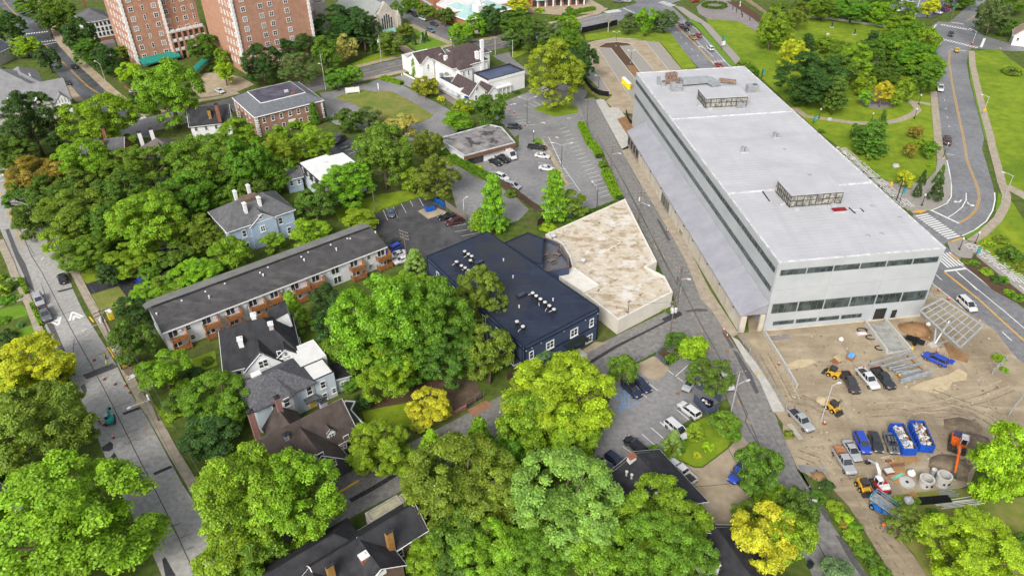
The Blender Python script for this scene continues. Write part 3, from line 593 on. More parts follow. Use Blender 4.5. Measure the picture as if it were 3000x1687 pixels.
class Rect:
 """rectangle in plan: corner a, unit u along a->b, unit v towards c, lengths L and D"""
 def __init__(s,a,b,c=None,depth=None):
  s.a=Vector((a[0],a[1],0)); b=Vector((b[0],b[1],0)); s.u=(b-s.a).normalized(); s.L=(b-s.a).length
  s.v=Vector((-s.u.y,s.u.x,0)); s.D=depth if depth is not None else(Vector((c[0],c[1],0))-s.a).dot(s.v)
  if s.D<0:s.v=-s.v; s.D=-s.D
 def p(s,x,y,z=.0):q=s.a+s.u*x+s.v*y; return Vector((q.x,q.y,z))
 def poly(s,g=.0):return[s.p(-g,-g),s.p(s.L+g,-g),s.p(s.L+g,s.D+g),s.p(-g,s.D+g)]
 def sub(s,x0,x1,y0,y1):return Rect(s.p(x0,y0),s.p(x1,y0),s.p(x0,y1))
 rz=property(lambda s:math.atan2(s.u.y,s.u.x))
def gable_faces(r,z,rise,ov=.5,along='u',og=.4):
 """two roof planes; ridge along u (or v)"""
 if along=='u':
  k=rise/(r.D/2); ze=z-k*ov; m=r.D/2
  return[[r.p(-og,-ov,ze),r.p(r.L+og,-ov,ze),r.p(r.L+og,m,z+rise),r.p(-og,m,z+rise)],[r.p(-og,m,z+rise),r.p(r.L+og,m,z+rise),r.p(r.L+og,r.D+ov,ze),r.p(-og,r.D+ov,ze)]]
 k=rise/(r.L/2); ze=z-k*ov; m=r.L/2
 return[[r.p(-ov,-og,ze),r.p(m,-og,z+rise),r.p(m,r.D+og,z+rise),r.p(-ov,r.D+og,ze)],[r.p(m,-og,z+rise),r.p(r.L+ov,-og,ze),r.p(r.L+ov,r.D+og,ze),r.p(m,r.D+og,z+rise)]]
def hip_faces(r,z,rise,ov=.5,ins=None):
 if r.L>=r.D:
  i=ins if ins is not None else r.D/2; A,B,C,E=r.p(-ov,-ov,z),r.p(r.L+ov,-ov,z),r.p(r.L+ov,r.D+ov,z),r.p(-ov,r.D+ov,z)
  P,Q=r.p(i,r.D/2,z+rise),r.p(r.L-i,r.D/2,z+rise)
  return[[A,B,Q,P],[B,C,Q],[C,E,P,Q],[E,A,P]]
 i=ins if ins is not None else r.L/2; A,B,C,E=r.p(-ov,-ov,z),r.p(r.L+ov,-ov,z),r.p(r.L+ov,r.D+ov,z),r.p(-ov,r.D+ov,z)
 P,Q=r.p(r.L/2,i,z+rise),r.p(r.L/2,r.D-i,z+rise)
 return[[A,B,P],[B,C,Q,P],[C,E,Q],[E,A,P,Q]]
def gable_wall(bd,r,z,rise,m,along='u'):
 for k in(0,1):
  b=bd.mb()
  if along=='u':x=k*r.L; q=[r.p(x,0,z),r.p(x,r.D,z),r.p(x,r.D/2,z+rise)]; o=r.u*(.12 if k==0 else-.12)
  else:y=k*r.D; q=[r.p(0,y,z),r.p(r.L,y,z),r.p(r.L/2,y,z+rise)]; o=r.v*(.12 if k==0 else-.12)
  b.add(q+[p+o for p in q],[(0,1,2),(5,4,3),(0,3,4,1),(1,4,5,2),(2,5,3,0)]); bd.part('gable',b,m)
def fascia(bd,f,m=None,w=.18,parent=None):
 """pale edge boards along the lower and raking edges of a set of roof planes"""
 from collections import Counter
 key=lambda p:(round(p[0],2),round(p[1],2),round(p[2],2)); c=Counter()
 for q in f:
  for i in range(len(q)):c[frozenset((key(q[i]),key(q[(i+1)%len(q)])))]+=1
 b=bd.mb()
 for q in f:
  for i in range(len(q)):
   p0,p1=Vector(q[i]),Vector(q[(i+1)%len(q)])
   if c[frozenset((key(p0),key(p1)))]==1 and(p1-p0).length>.3:b.tube([p0-Vector((0,0,.08)),p1-Vector((0,0,.08))],w/2,4)
 return bd.part('fascia',b,m or trim,parent)
# ------------------------------------------------------------------ factory
galv=mat('white metal roof',(.42,.422,.44),.5,scale=.15,col2=(.48,.482,.50),spec=.4,bands=[((.5,.02,.1,-.11),(.38,.38,.40),.5,.75,.6),((.04,.25,.1,-.11),(.35,.35,.37),.55,.8,.6)])
panel=mat('pale grey wall panel',(.38,.40,.415),.6,scale=.2,col2=(.44,.46,.475))
panel2=mat('bluish wall panel',(.37,.40,.43),.6,scale=.2,col2=(.43,.46,.49))
purple=mat('lilac metal roof',(.28,.28,.315),.5,scale=.3,col2=(.33,.33,.365))
cream=mat('stained cream concrete',(.47,.42,.34),.85,scale=.4,col2=(.56,.52,.44),bands=[((1.5,1.5,.12),(.30,.25,.18),.56,.75,.8)])
louv=mat('louvre mesh',(.16,.16,.155),.8,scale=1.3,col2=(.40,.38,.32),ramp=(.42,.6))
rust=mat('rusty steel',(.17,.08,.04),.8,scale=2.,col2=(.32,.27,.23))
ZF=17.2
A,B,C,E=G((2282,770),ZF),G((2770,728),ZF),G((2188,195.6),ZF),G((1872.7,214),ZF)
rf=Rect(A,B,E); f=Bld('factory','long pale grey factory with white metal roof and ribbon windows beside the building site','factory',rf.p(rf.L/2,rf.D/2))
f.walls(rf.poly(),0,ZF,panel,top=False)
rfo=f.flat(rf.poly(.02),ZF,galv,.35,.18,mat('white coping',(.56,.56,.57),.5))
b=f.mb()
for k in range(1,88):
 y=rf.D*k/88; c=rf.p(rf.L/2,y,ZF+.045); b.box(c,(rf.L-1.,.04,.03),rf.rz)
o=f.part('standing_seams',b,galv,rfo); o['kind']='stuff'
for(t,x0,y0,x1,y1)in(('a3',1530,1125,2576,1060),('b4',0,520,1150,440)):
 p=W(t,x1,y1,ZF); q=W(t,x0,y0,ZF); y=((p+q)/2-rf.a).dot(rf.v)
 f.box('roof_joint',rf.p(rf.L/2,y,ZF+.12),(rf.L-.8,.45,.2),MATS['white coping'],rf.rz,rfo)
F0,F1=rf.p(0,0),rf.p(rf.L,0)
wfr=mat('window frame grey',(.13,.145,.15),.6)
def ribbon_row(p0,p1,x0,x1,n,z0,z1,gap,style='strip'):
 wd=(x1-x0-gap*(n-1))/n
 for k in range(n):f.win(p0,p1,x0+wd/2+k*(wd+gap),(z0+z1)/2,wd,z1-z0,style,wfr,glass_b,sill=False)
ribbon_row(F0,F1,.8,rf.L-.8,6,14.1,15.4,.3)
ribbon_row(F0,F1,.8,rf.L-.4,6,4.6,7.,.3)
ribbon_row(F0,F1,1.8,21.3,4,1.4,2.35,.5)
S0,S1_=rf.p(0,rf.D),rf.p(0,0)
ribbon_row(S0,S1_,.6,rf.D-.7,18,14.3,15.5,.06)
ribbon_row(S0,S1_,.6,rf.D-.7,18,9.7,10.9,.06)
ra,rb_=rf.p(rf.L,0),rf.p(rf.L,rf.D)
ribbon_row(ra,rb_,.6,rf.D-.7,18,14.3,15.5,.25)
def panels(p0,p1,xs,zs,m):
 d=(Vector((p1[0],p1[1],0))-Vector((p0[0],p0[1],0))).normalized(); n=Vector((d.y,-d.x,0)); rz=math.atan2(d.y,d.x)
 for i in range(len(xs)-1):
  for z0,z1 in zs:
   wd=xs[i+1]-xs[i]-.05; c=Vector((p0[0],p0[1],0))+d*((xs[i]+xs[i+1])/2)+n*.02
   f.box('wall_panel',(c.x,c.y,(z0+z1)/2),(wd,.07,z1-z0-.05),m,rz)
panels(F0,F1,[.1,11.6,23.2,rf.L-.1],[(2.5,4.5),(7.1,10.5),(10.5,14.),(15.5,17.1)],panel)
panels(F0,F1,[.1,11.6,23.2],[(.45,1.35)],panel2)
panels(S0,S1_,[.1+k*(rf.D-.2)/8 for k in range(9)],[(11.,12.6),(12.6,14.2),(15.6,17.1),(7.6,9.6)],panel)
b=f.mb(); b.box(rf.p(rf.L/2,-.08,.2),(rf.L,.2,.4),rf.rz); f.part('plinth',b,cream)
dk=mat('dark interior',(.03,.028,.026),.9)
for(t,x,y,w_,h_)in(('c4',1190,440,2.6,3.1),('c4',1330,412,1.2,2.3)):
 s_,z_=hit(F0,F1,NP(t,x,y)); c=rf.p(s_,-.05,max(h_/2+.1,z_)); f.box('door_opening',c,(w_,.12,h_),dk,rf.rz)
 for sx in(-1,1):f.box('door_jamb',rf.p(s_+sx*(w_/2+.12),-.1,h_/2+.1),(.2,.24,h_+.3),panel2,rf.rz)
for(pts,ph)in((('a3',1755,832,2130,806,2225,905,1835,925),3.),(('b4',262,403,730,372,875,512,388,550),3.2)):
 q=WL(ZF+ph,*pts); r=Rect(q[3],q[2],q[0]); o=f.walls(r.poly(),ZF,ZF+ph-.2,louv,'penthouse')
 b=f.mb(); b.prism(r.poly(.25),ZF+ph-.2,ZF+ph); b.build('penthouse_roof',galv,o)
 n=8; dkf=mat('dark bronze frame',(.05,.05,.05),.6)
 for k in range(n+1):f.box('louvre_post',r.p(r.L*k/n,-.06,ZF+ph/2-.1),(.08,.12,ph-.25),dkf,r.rz,o)
 for k in range(1,n):f.box('louvre_post',r.p(-.06,r.D*k/n,ZF+ph/2-.1),(.12,.08,ph-.25),dkf,r.rz,o)
 for zz in(.25,ph/2,ph-.4):f.box('louvre_rail',r.p(r.L/2,-.07,ZF+zz),(r.L,.1,.1),dkf,r.rz,o); f.box('louvre_rail',r.p(-.07,r.D/2,ZF+zz),(.1,r.D,.1),dkf,r.rz,o)
 for k,(x,y)in enumerate(((1,-1.2),(r.L-2,-1.),(-1,1.5))):f.box('duct_base',r.p(x,y,ZF+.3),(1.2,.9,.5),galv,r.rz,o)
steel=mat('galvanised steel',(.38,.40,.41),.45,scale=1.,col2=(.50,.52,.53),metal=.5)
def rooftop_unit(t,x,y,sx,sy,h):
 p=W(t,x,y,ZF); u=thing('rooftop_unit',None,'air unit',p)
 MB().box((0,0,h/2+.2),(sx,sy,h),rf.rz).build('housing',steel,u); MB().box((0,0,.1),(sx+.4,sy+.4,.2),rf.rz).build('curb',galv,u)
 b=MB()
 for k in range(4):b.box(Vector((0,0,.4+k*h*.22))+rf.u*0,(sx*.9,sy+.06,.06),rf.rz)
 b.build('louvre',mat('unit grille',(.12,.12,.12),.7),u); MB().lathe(rf.u*sx*.2+Vector((0,0,h+.2)),[(min(sx,sy)*.3,0),(min(sx,sy)*.3,.15)],12).build('fan_cowl',MATS['unit grille'],u)
 return u
tag(rooftop_unit('a3',1540,860,3.,2.2,2.2),'grey boxy air unit on the white roof beside the long silver duct','air unit')
tag(rooftop_unit('a3',2260,870,3.2,2.2,2.),'grey air unit on the white roof near its park-side edge','air unit')
tag(rooftop_unit('a3',2155,1020,2.,1.2,1.4),'small white-based air unit at the foot of the louvred penthouse','air unit')
for(t,x,y,lb)in(('a3',2485,1300,'small twin-fan roof vent near the middle joint of the white roof'),('a3',2183,1437,'small twin-fan roof vent nearer the lane side of the white roof')):
 p=W(t,x,y,ZF); u=thing('roof_vent',lb,'vent',p)
 MB().box((0,0,.2),(2.,1.6,.35),rf.rz).build('curb',galv,u); MB().box((-.35,0,.9),(.5,1.1,1.2),rf.rz).build('hood',steel,u); MB().box((.35,0,.8),(.5,1.1,1.),rf.rz).build('hood',steel,u)
d_=thing('roof_duct','long silver roof duct with rusty pipe stubs at both ends','duct',W('a3',1720,770,ZF))
o_=d_.location
def dbox(name,t,x0,y0,x1,y1,w_,z0,h_,m):
 p,q=W(t,x0,y0,ZF+z0),W(t,x1,y1,ZF+z0); d=q-p; MB(o_).box((p+q)/2+Vector((0,0,h_/2)),(d.length,w_,h_),math.atan2(d.y,d.x)).build(name,m,d_)
dbox('duct_run','a3',1600,790,1860,770,2.6,.6,1.4,steel); dbox('duct_run','a3',1850,770,1930,815,2.2,.6,1.3,steel)
dbox('pipe_stub','a3',1455,745,1545,730,1.6,.4,1.6,rust); dbox('pipe_stub','a3',1420,795,1590,765,.8,.3,1.,rust)
dbox('pipe_stub','a3',1950,770,2110,790,1.,.4,1.,rust); dbox('pipe_stub','a3',1980,815,2150,830,.6,.3,.6,steel)
dbox('flue','a3',1370,800,1390,798,1.4,.0,2.4,steel); dbox('flue','a3',1410,815,1440,812,1.,.0,1.,steel)
for k in range(9):
 p=lerp(W('a3',1600,802,ZF),W('a3',1860,785,ZF),k/8); MB(o_).box((p.x,p.y,ZF+.35),(.12,.12,.7)).build('support',steel,d_)
hp=thing('roof_hatch','dark red tarpaulin panel on a white base on the factory roof','hatch',W('b4',830,705,ZF))
MB().box((0,0,.15),(3.4,1.5,.3),rf.rz).build('base',galv,hp); MB().box((0,.1,.4),(3.,1.2,.25),rf.rz).build('cover',mat('dark red cover',(.25,.015,.02),.6),hp)
for q in(((925,672),(985,725)),((940,690),(1050,690)),((1030,678),(1065,708)),((110,518),(175,610))):
 p,e=W('b4',*q[0],ZF+.1),W('b4',*q[1],ZF+.1); d=e-p; f.box('loose_flashing',(p+e)/2,(d.length,.25,.12),MATS['white coping']if q[0][0]==940 else dk,math.atan2(d.y,d.x),rfo)
for(x,y)in((1105,935),(1233,915),(553,362),(315,122),(1405,765),(1145,655)):MB(f.loc).lathe(W('b4',x,y,ZF+.04),[(.5,0),(.35,.12)],10).build('roof_drain',steel,rfo)
zo,zi=4.7,7.4
a0,a1=G((2171,924),zo),G((1843,385),zo)
w_=-(a0-rf.a).dot(rf.u); y1=(a1-rf.a).dot(rf.v)
rl=Rect(rf.p(-w_,0),rf.p(0,0),rf.p(-w_,y1)); rl=Rect(rf.p(-w_+.3,.25),rf.p(-.04,.25),rf.p(-w_+.3,y1))
lt=f.roof([[rl.p(-.5,-.35,zo),rl.p(rl.L,-.35,zi),rl.p(rl.L,rl.D+.3,zi),rl.p(-.5,rl.D+.3,zo)]],purple,.3,'lean_to_roof')
b=f.mb()
for k in range(1,130):y=rl.D*k/130; b.tube([rl.p(-.5,y,zo+.03),rl.p(rl.L,y,zi+.03)],.035,4,False)
o=f.part('lean_to_seams',b,purple,lt); o['kind']='stuff'
b=f.mb(); b.prism([rl.p(0,0),rl.p(.35,0),rl.p(.35,rl.D),rl.p(0,rl.D)],0,zo-.25); lw=f.part('lean_to_wall',b,cream)
b=f.mb(); b.add([rl.p(0,0,zo-.3),rl.p(rl.L,0,zo-.3),rl.p(rl.L,0,zi-.35),rl.p(0,0,zo-.31)],[(0,1,2,3)]); b.add([rl.p(0,rl.D,0),rl.p(rl.L,rl.D,0),rl.p(rl.L,rl.D,zi-.35),rl.p(0,rl.D,zo-.31)],[(0,1,2,3)]); f.part('lean_to_gable',b,purple,lw)
b=f.mb(); b.box(rl.p(.75,.1,2.1),(.8,.5,4.2),rl.rz); f.part('pier',b,cream,lw); b=f.mb(); b.box(rl.p(rl.L-.6,.1,2.1),(1.,.5,4.2),rl.rz); f.part('pier',b,cream,lw)
b=f.mb(); b.box(rl.p(rl.L/2,9,2.2),(rl.L,.2,4.4),rl.rz); f.part('inner_wall',b,mat('grimy inner wall',(.20,.18,.15),.9,scale=1.5,col2=(.42,.39,.33)),lw)
L0,L1=rl.p(0,rl.D),rl.p(0,0)
for(x,y,w_,h_,nm)in((1445,640,7.,3.2,'storefront'),(1595,915,2.8,2.2,'window'),(1397,570,1.1,2.3,'doorway')):
 s_,z_=hit(L0,L1,NP('b3',x,y)); f.win(L0,L1,s_,z_ if nm=='window' else h_/2+.1,w_,h_,'strip',cream if nm!='storefront' else steel,glass_b,name=nm,sill=False)
for(t,x,y)in(('b3',1222,188),('b3',1312,340),('b3',1410,498),('b3',1545,727),('b3',1625,858),('b3',1710,998),('b3',1845,1222),('b3',1960,1410),('c3',2092,340)):
 s_,z_=hit(L0,L1,NP(t,x,y)); d=(L1-L0).normalized(); p=L0+d*s_+Vector((d.y,-d.x,0))*.15; f.box('wall_lamp',(p.x,p.y,zo-.9),(.3,.3,.35),darktrim,rl.rz,lw)
for k in range(1,11):f.box('wall_joint',rl.p(-.02,rl.D*k/11,(zo-.3)/2),(.08,.1,zo-.5),mat('concrete joint',(.33,.29,.23),.9),rl.rz,lw)
bare=mat('weathered brick',(.20,.16,.13),.9,scale=1.5,col2=(.32,.28,.24)); f.box('brick_bay',rl.p(-.06,rl.D-6.2,2.1),(.12,12.,4.2),bare,rl.rz,lw)
for k in range(4):f.win(rl.p(-.12,rl.D),rl.p(-.12,0),1.8+k*3.,2.4,1.7,2.2,'pair',darktrim,glass_b,sill=False)
# ------------------------------------------------------------------ navy building
navy=mat('navy siding',(.045,.065,.115),.6,scale=.6,col2=(.06,.08,.135))
navy2=mat('dark navy band',(.012,.018,.036),.6,scale=.8,col2=(.02,.027,.05))
navyroof=mat('navy membrane roof',(.014,.02,.04),.5,scale=.25,col2=(.026,.034,.058),rvar=.15,spec=.35,bands=[((.12,2.2,.5,.72),(.07,.085,.125),.55,.7,.5),((.08,.08,.08),(.035,.035,.04),.5,.62,.8)])  # pale streaks are wet sheen painted into the roof's base colour
ZB=8.1
q=[G(p,ZB)for p in((1534,1017),(1756,902.5),(1428.6,678),(1248.4,751))]
nb=Bld('navy_building','navy blue two-storey building with flat wet navy roof beside the big shade tree','building',sum(q,Vector())/4)
nb.walls(q,0,ZB,navy,top=False); nb.flat(q,ZB,navyroof,.25,.12,navy2)
A,B,C,E=[Vector((p.x,p.y,0))for p in q]
def bandbox(bd,p0,p1,z,h_,m,t=.06,name='band'):
 d=(p1-p0); u=d.normalized(); n=Vector((u.y,-u.x,0)); c=(p0+p1)/2+n*t/2; bd.box(name,(c.x,c.y,z),(d.length+2*t,t,h_),m,math.atan2(d.y,d.x))
for p0,p1 in((A,B),(E,A),(B,C)):
 bandbox(nb,p0,p1,4.,.35,navy2); bandbox(nb,p0,p1,7.3,.3,navy2,.065)
 for t_ in(.012,.988):
  c=lerp(p0,p1,t_); d=(p1-p0).normalized(); c+=Vector((d.y,-d.x,0))*.04; nb.box('corner_board',(c.x,c.y,ZB/2),(.35,.09,ZB-.2),navy2,math.atan2(d.y,d.x))
for(x,y,w_,h_,st)in((182,770,1.1,1.9,'dh'),(358,675,2.,1.9,'pair'),(585,558,2.,1.9,'pair'),(750,465,1.1,1.9,'dh'),(370,795,2.,1.9,'pair'),(725,617,1.9,1.9,'pair'),(230,880,1.1,1.9,'dh')):nb.winpx(A,B,'c3',x,y,w_,h_,style=st)
for s_,z_ in((4,5.8),(9,5.8),(14,5.8),(4,2),(9,2),(20,5.8),(26,5.8),(33,5.8)):nb.win(E,A,(A-E).length-s_,z_,1.2,1.9,'dh')
u_=(B-A).normalized(); n_=Vector((u_.y,-u_.x,0)); s0,_=hit(A,B,NP('c3',575,690))
can=nb.box('canopy',A+u_*s0+n_*1.+Vector((0,0,3.3)),(5.4,2.,.12),mat('black canopy',(.012,.014,.016),.4),math.atan2(u_.y,u_.x))
for k in range(14):nb.box('canopy_slat',A+u_*(s0-2.5+k*.385)+n_*1.05+Vector((0,0,3.42)),(.09,2.1,.1),mat('green-grey slat',(.04,.055,.05),.5),math.atan2(u_.y,u_.x),can)
nb.box('door',A+u_*s0+n_*.06+Vector((0,0,1.2)),(1.8,.1,2.3),dk,math.atan2(u_.y,u_.x))
nb.box('door_step',A+u_*s0+n_*1.3+Vector((0,0,.1)),(3.6,2.6,.3),M['concrete'],math.atan2(u_.y,u_.x))
slab('ramp_apron',WL(0,'c3',640,745,780,650,900,655,690,760),.12,M['tan']);
for(x,y)in((185,700),(130,705),(273,668),(487,555),(688,450),(808,350)):
 s_,z_=hit(A,B,NP('c3',x,y)); p=A+u_*s_+n_*.15; nb.box('wall_lamp',(p.x,p.y,7.),(.25,.25,.18),steel,math.atan2(u_.y,u_.x))
yk=thing('wheel_ramp','bright yellow ramp panel at the navy building doorstep','ramp',W('c3',603,812)); MB(yk.location).prism(WL(0,'c3',555,828,640,782,652,798,568,843),.07,.3).build('ramp_panel',M['kerbyellow'],yk); MB(yk.location).prism(WL(0,'c3',556,836,560,833,575,845,570,848),.05,.33).build('edge_lip',M['kerbyellow'],yk)
silver=mat('silver fan top',(.5,.5,.5),.4,scale=3,col2=(.62,.62,.62)); blk=mat('black unit body',(.02,.02,.022),.6)
rcu=Proto(); i0=rcu.part('body',MB().lathe((0,0,0),[(.36,.1),(.36,1.)],12).mesh('condenser_body',blk)); rcu.part('fan_top',MB().lathe((0,0,0),[(.39,1.),(.39,1.15),(.2,1.2),(.2,1.16)],12).mesh('condenser_top',silver),i0); rcu.part('stand',MB().box((0,0,.06),(.9,.9,.12)).mesh('condenser_stand',darktrim)); rcu.part('pipe',MB().tube([(.4,0,.4),(.7,.2,.3),(.9,.6,.1)],.06,5).mesh('condenser_pipe',silver))
for(t,x,y,lb)in[('c3',x,y,'silver-topped air condenser in the row of six on the navy roof')for x,y in((195,225),(228,252),(268,282),(310,312),(352,345),(395,380))]+[('c3',x,y,'silver-topped air condenser in the lone pair on the navy roof')for x,y in((47,495),(103,542))]+[('b2',x,y,'silver-topped air condenser in the cluster of eight on the navy roof')for x,y in((1970,1120),(2005,1145),(2037,1165),(2025,1205),(1895,1218),(1940,1255),(1975,1275),(2007,1300))]:
 rcu.put(thing('air_condenser',lb,'condenser',W(t,x,y,ZB+.03),rnd.uniform(0,6),lb.split(' in ')[1].replace('the ','condensers in the ',1)))
for(t,x,y,lb)in(('c3',90,215,'low dark skylight box on the navy roof by the row of six condensers'),('b2',2103,1195,'low dark skylight box on the navy roof by the cluster of eight condensers')):
 u=thing('skylight',lb,'skylight',W(t,x,y,ZB)); MB().box((0,0,.2),(2.2,1.1,.4),math.atan2(u_.y,u_.x)).build('curb',navy2,u); MB().box((0,0,.44),(2.,.9,.08),math.atan2(u_.y,u_.x)).build('dome',glass,u)
for(x,y)in((67,327),(387,262)):MB(nb.loc).lathe(W('c3',x,y,ZB),[(.14,0),(.14,.6),(.2,.65)],8).build('vent_pipe',silver,nb.r)
for(x,y)in((2425,1335),(2335,1175)):MB(nb.loc).lathe(W('b2',x,y,ZB),[(.14,0),(.14,.6),(.2,.65)],8).build('vent_pipe',silver,nb.r)
rear=[G(p,7.4)for p in((1476,712),(1546,682),(1594,700),(1590,775),(1566,772))]; nb.walls(rear,0,7.4,navy,'rear_wall',top=False); nb.flat(rear,7.4,navyroof,.25,.15,navy2,'rear_roof')
ZD=5.4
deck=WL(ZD+1.,'b3',300,945,455,1012,440,1052,530,1157,540,1230,325,1275,225,1215); nb.walls(deck,0,ZD,navy,'deck_wall',top=False)
dko=nb.flat(deck,ZD,mat('grey deck',(.10,.105,.12),.7,scale=.8,col2=(.14,.145,.155)),.22,1.,navy,'deck')
cop=nb.mb(); dp=ccw(deck); di=inset(dp,.26)
for i in range(len(dp)):j=(i+1)%len(dp); cop.prism([dp[i],dp[j],di[j],di[i]],ZD+1.002,ZD+1.07)
nb.part('coping',cop,mat('rusty coping',(.16,.09,.07),.7),dko)
wood=mat('brown timber',(.23,.095,.035),.75,scale=2.5,col2=(.34,.155,.06)); greywood=mat('grey brown timber',(.13,.10,.085),.8,scale=3,col2=(.19,.15,.12))
pt=Proto(); pt.part('table_top',MB().box((0,0,.74),(1.8,.8,.06)).mesh('picnic_top',greywood))
for sy in(-1,1):pt.part('bench',MB().box((0,sy*.75,.44),(1.8,.3,.05)).mesh('picnic_bench',greywood))
for sx in(-1,1):pt.part('leg_frame',MB().box((sx*.65,0,.36),(.08,1.4,.08)).box((sx*.65,.4,.36),(.08,.08,.72)).box((sx*.65,-.4,.36),(.08,.08,.72)).mesh('picnic_legs',greywood))
for(x,y,r_,lb)in((310,1140,.5,'brown picnic table in the inner corner of the roof deck'),(380,1190,.6,'brown picnic table by the outer parapet of the roof deck'),(420,1130,-.6,'brown picnic table against the stepped parapet of the roof deck')):pt.put(thing('picnic_table',lb,'table',W('b3',x,y,ZD+.03),r_))
# ------------------------------------------------------------------ beige flat-roofed building
brow=mat('stained tan roof',(.50,.43,.33),.85,scale=.5,col2=(.60,.54,.45),detail=8,bands=[((.28,.55,.5,.72),(.30,.23,.13),.5,.62,.75),((.35,.35,.3),(.33,.18,.07),.55,.66,.7),((.6,.6,.3),(.07,.06,.04),.6,.68,.85),((.22,.22,.2),(.66,.64,.60),.54,.64,.8)])
bwall=mat('cream stucco',(.60,.555,.48),.85,scale=.5,col2=(.66,.62,.55)); bwhite=mat('white membrane',(.62,.58,.51),.7,scale=.6,col2=(.70,.675,.62))
ZG=3.5
bp_=[G(p,ZG)for p in((1831,586),(1924,770),(1894,785),(1947,813),(1970.5,859),(1811,941),(1640,808),(1676,786),(1668,755),(1645,716),(1598,690))]
be=Bld('beige_building','low cream building with stained tan flat roof between lane and navy building','building',sum(bp_,Vector())/len(bp_))
be.walls(bp_,0,ZG,bwall,top=False); be.flat(bp_,ZG,brow,.4,.4,bwhite)
rb4=[G(p,ZG+.9)for p in((1632,806),(1683,784),(1757,836),(1711,858))]; be.walls(rb4,0,ZG+.9,bwhite,'raised_bay',top=False); be.flat(rb4,ZG+.9,bwhite,.3,.12,bwhite,'raised_roof')
for(t,x,y,lb)in(('b3',670,1195,'round grey roof fan in the middle of the stained tan roof'),('b3',390,965,'round grey roof fan by the narrow end of the stained tan roof')):
 u=thing('roof_fan',lb,'fan',W(t,x,y,ZG)); MB().lathe((0,0,0),[(.45,0),(.45,.9)],12).build('drum',steel,u); MB().lathe((0,0,0),[(.6,.9),(.6,1.1),(.15,1.25)],12).build('hood',silver,u)
seamm=mat('roof seam',(.60,.55,.46),.8)
for q in(('b3',730,850,880,930,1040,1000),('b3',900,1070,1100,960,1180,910),('c3',830,165,1100,20),('b3',690,1200,860,1290,980,1340)):strip('roof_seam',[p-Vector((be.loc.x,be.loc.y,0))for p in WL(ZG,*q)],.35,ZG+.06,seamm,be.r)
# ------------------------------------------------------------------ long white apartment block
pale=mat('pale blue white siding',(.62,.65,.69),.7,scale=.5,col2=(.69,.715,.74))
shing=mat('charcoal shingles',(.055,.053,.055),.85,scale=.5,col2=(.085,.082,.083),bands=[((.1,.5,.2,.65),(.15,.145,.135),.56,.72,.7)])
shing2=mat('pale grey shingles',(.16,.16,.15),.85,scale=.5,col2=(.22,.215,.20))  # back slope, a paler grey than the charcoal front slope
a_,b_,c_=W('c1',1530,570,5.3),W('b2',1240,1040,5.3),W('b2',940,840,6.4)
ap=Rect(a_,b_,c_); ab=Bld('apartment_block','long white two-storey apartment block with dark shingle roof and timber balconies','apartments',ap.p(ap.L/2,ap.D/2))
rid=(W('c1',1440,340,7.3)-ap.a).dot(ap.v); rid=min(max(rid,7.5),ap.D-2.5)
apw=Rect(ap.p(.3,.6),ap.p(ap.L-.3,.6),ap.p(.3,ap.D-.5)); ab.walls(apw.poly(),0,5.35,pale,top=False)
b=ab.mb()
for x in(.3,ap.L-.3):b.add([ap.p(x,.6,5.3),ap.p(x,ap.D-.5,5.3),ap.p(x,ap.D-.5,6.3),ap.p(x,rid,7.1)],[(0,1,2,3)])
ab.part('gable',b,pale)
ab.roof([[ap.p(0,0,5.35),ap.p(ap.L,0,5.35),ap.p(ap.L,rid,7.3),ap.p(0,rid,7.3)]],shing,.2); ab.roof([[ap.p(-.6,rid,7.34),ap.p(ap.L,rid,7.34),ap.p(ap.L,ap.D,6.4),ap.p(-.6,ap.D,6.4)]],shing2,.2,'back_roof')
ab.box('ridge_vent',ap.p(ap.L/2,rid-.25,7.38),(ap.L-1,.5,.14),mat('black ridge vent',(.03,.03,.03),.8),ap.rz)
ab.box('fascia',ap.p(ap.L/2,-.05,5.22),(ap.L,.1,.3),trim,ap.rz)
for(t,x,y)in(('c1',1720,275),('c1',1943,190),('c1',1975,232),('c1',2125,115),('c1',1482,395),('b2',42,1300),('b2',70,1315),('b2',116,1250),('b2',430,1150),('b2',457,1173),('b2',495,1108),('b2',708,1037),('b2',760,1070),('b2',864,978),('b2',892,978),('b2',1128,913)):
 p=W(t,x,y,6.6); MB(ab.loc).lathe((p.x,p.y,6.2),[(.13,0),(.13,.75),(.2,.78),(.2,.95)],7).build('vent_pipe',trim,ab.r)
P0,P1=apw.p(0,0),apw.p(apw.L,0)
for(t,x,y,st)in(('c1',1640,595,'p'),('c1',1785,530,'d'),('c1',1955,470,'p'),('c1',2180,385,'p'),('c1',2390,300,'p'),('c2',175,225,'p'),('c2',370,145,'p'),('c2',565,70,'p'),('b2',750,1285,'p'),('b2',925,1215,'p'),('b2',1180,1120,'p'),('b2',1065,1155,'d'),('b2',1085,1250,'d')):
 s_,z_=hit(P0,P1,NP(t,x,y)); zz=4. if z_>2.6 else 1.5
 ab.win(P0,P1,s_,zz,1.9 if st=='p' else 1.1,1.9 if st=='p' else 1.3,'slide' if st=='p' else 'dh',sill=False)
 ab.win(P0,P1,s_+(.2 if zz>3 else 3),1.35,1.9 if st=='p' else 1.1,1.9 if st=='p' else 1.3,'slide' if st=='p' else 'dh',sill=False)
for(t,x,y)in(('c1',2025,425),('c1',2232,345),('c1',2318,310),('c2',235,180),('c2',305,152),('b2',630,1315),('b2',690,1292),('b2',873,1220),('c1',1695,548)):
 s_,z_=hit(P0,P1,NP(t,x,y)); p=apw.p(s_,-.15,4.2); ab.box('wall_air_unit',p,(.7,.4,.4),trim,ap.rz)
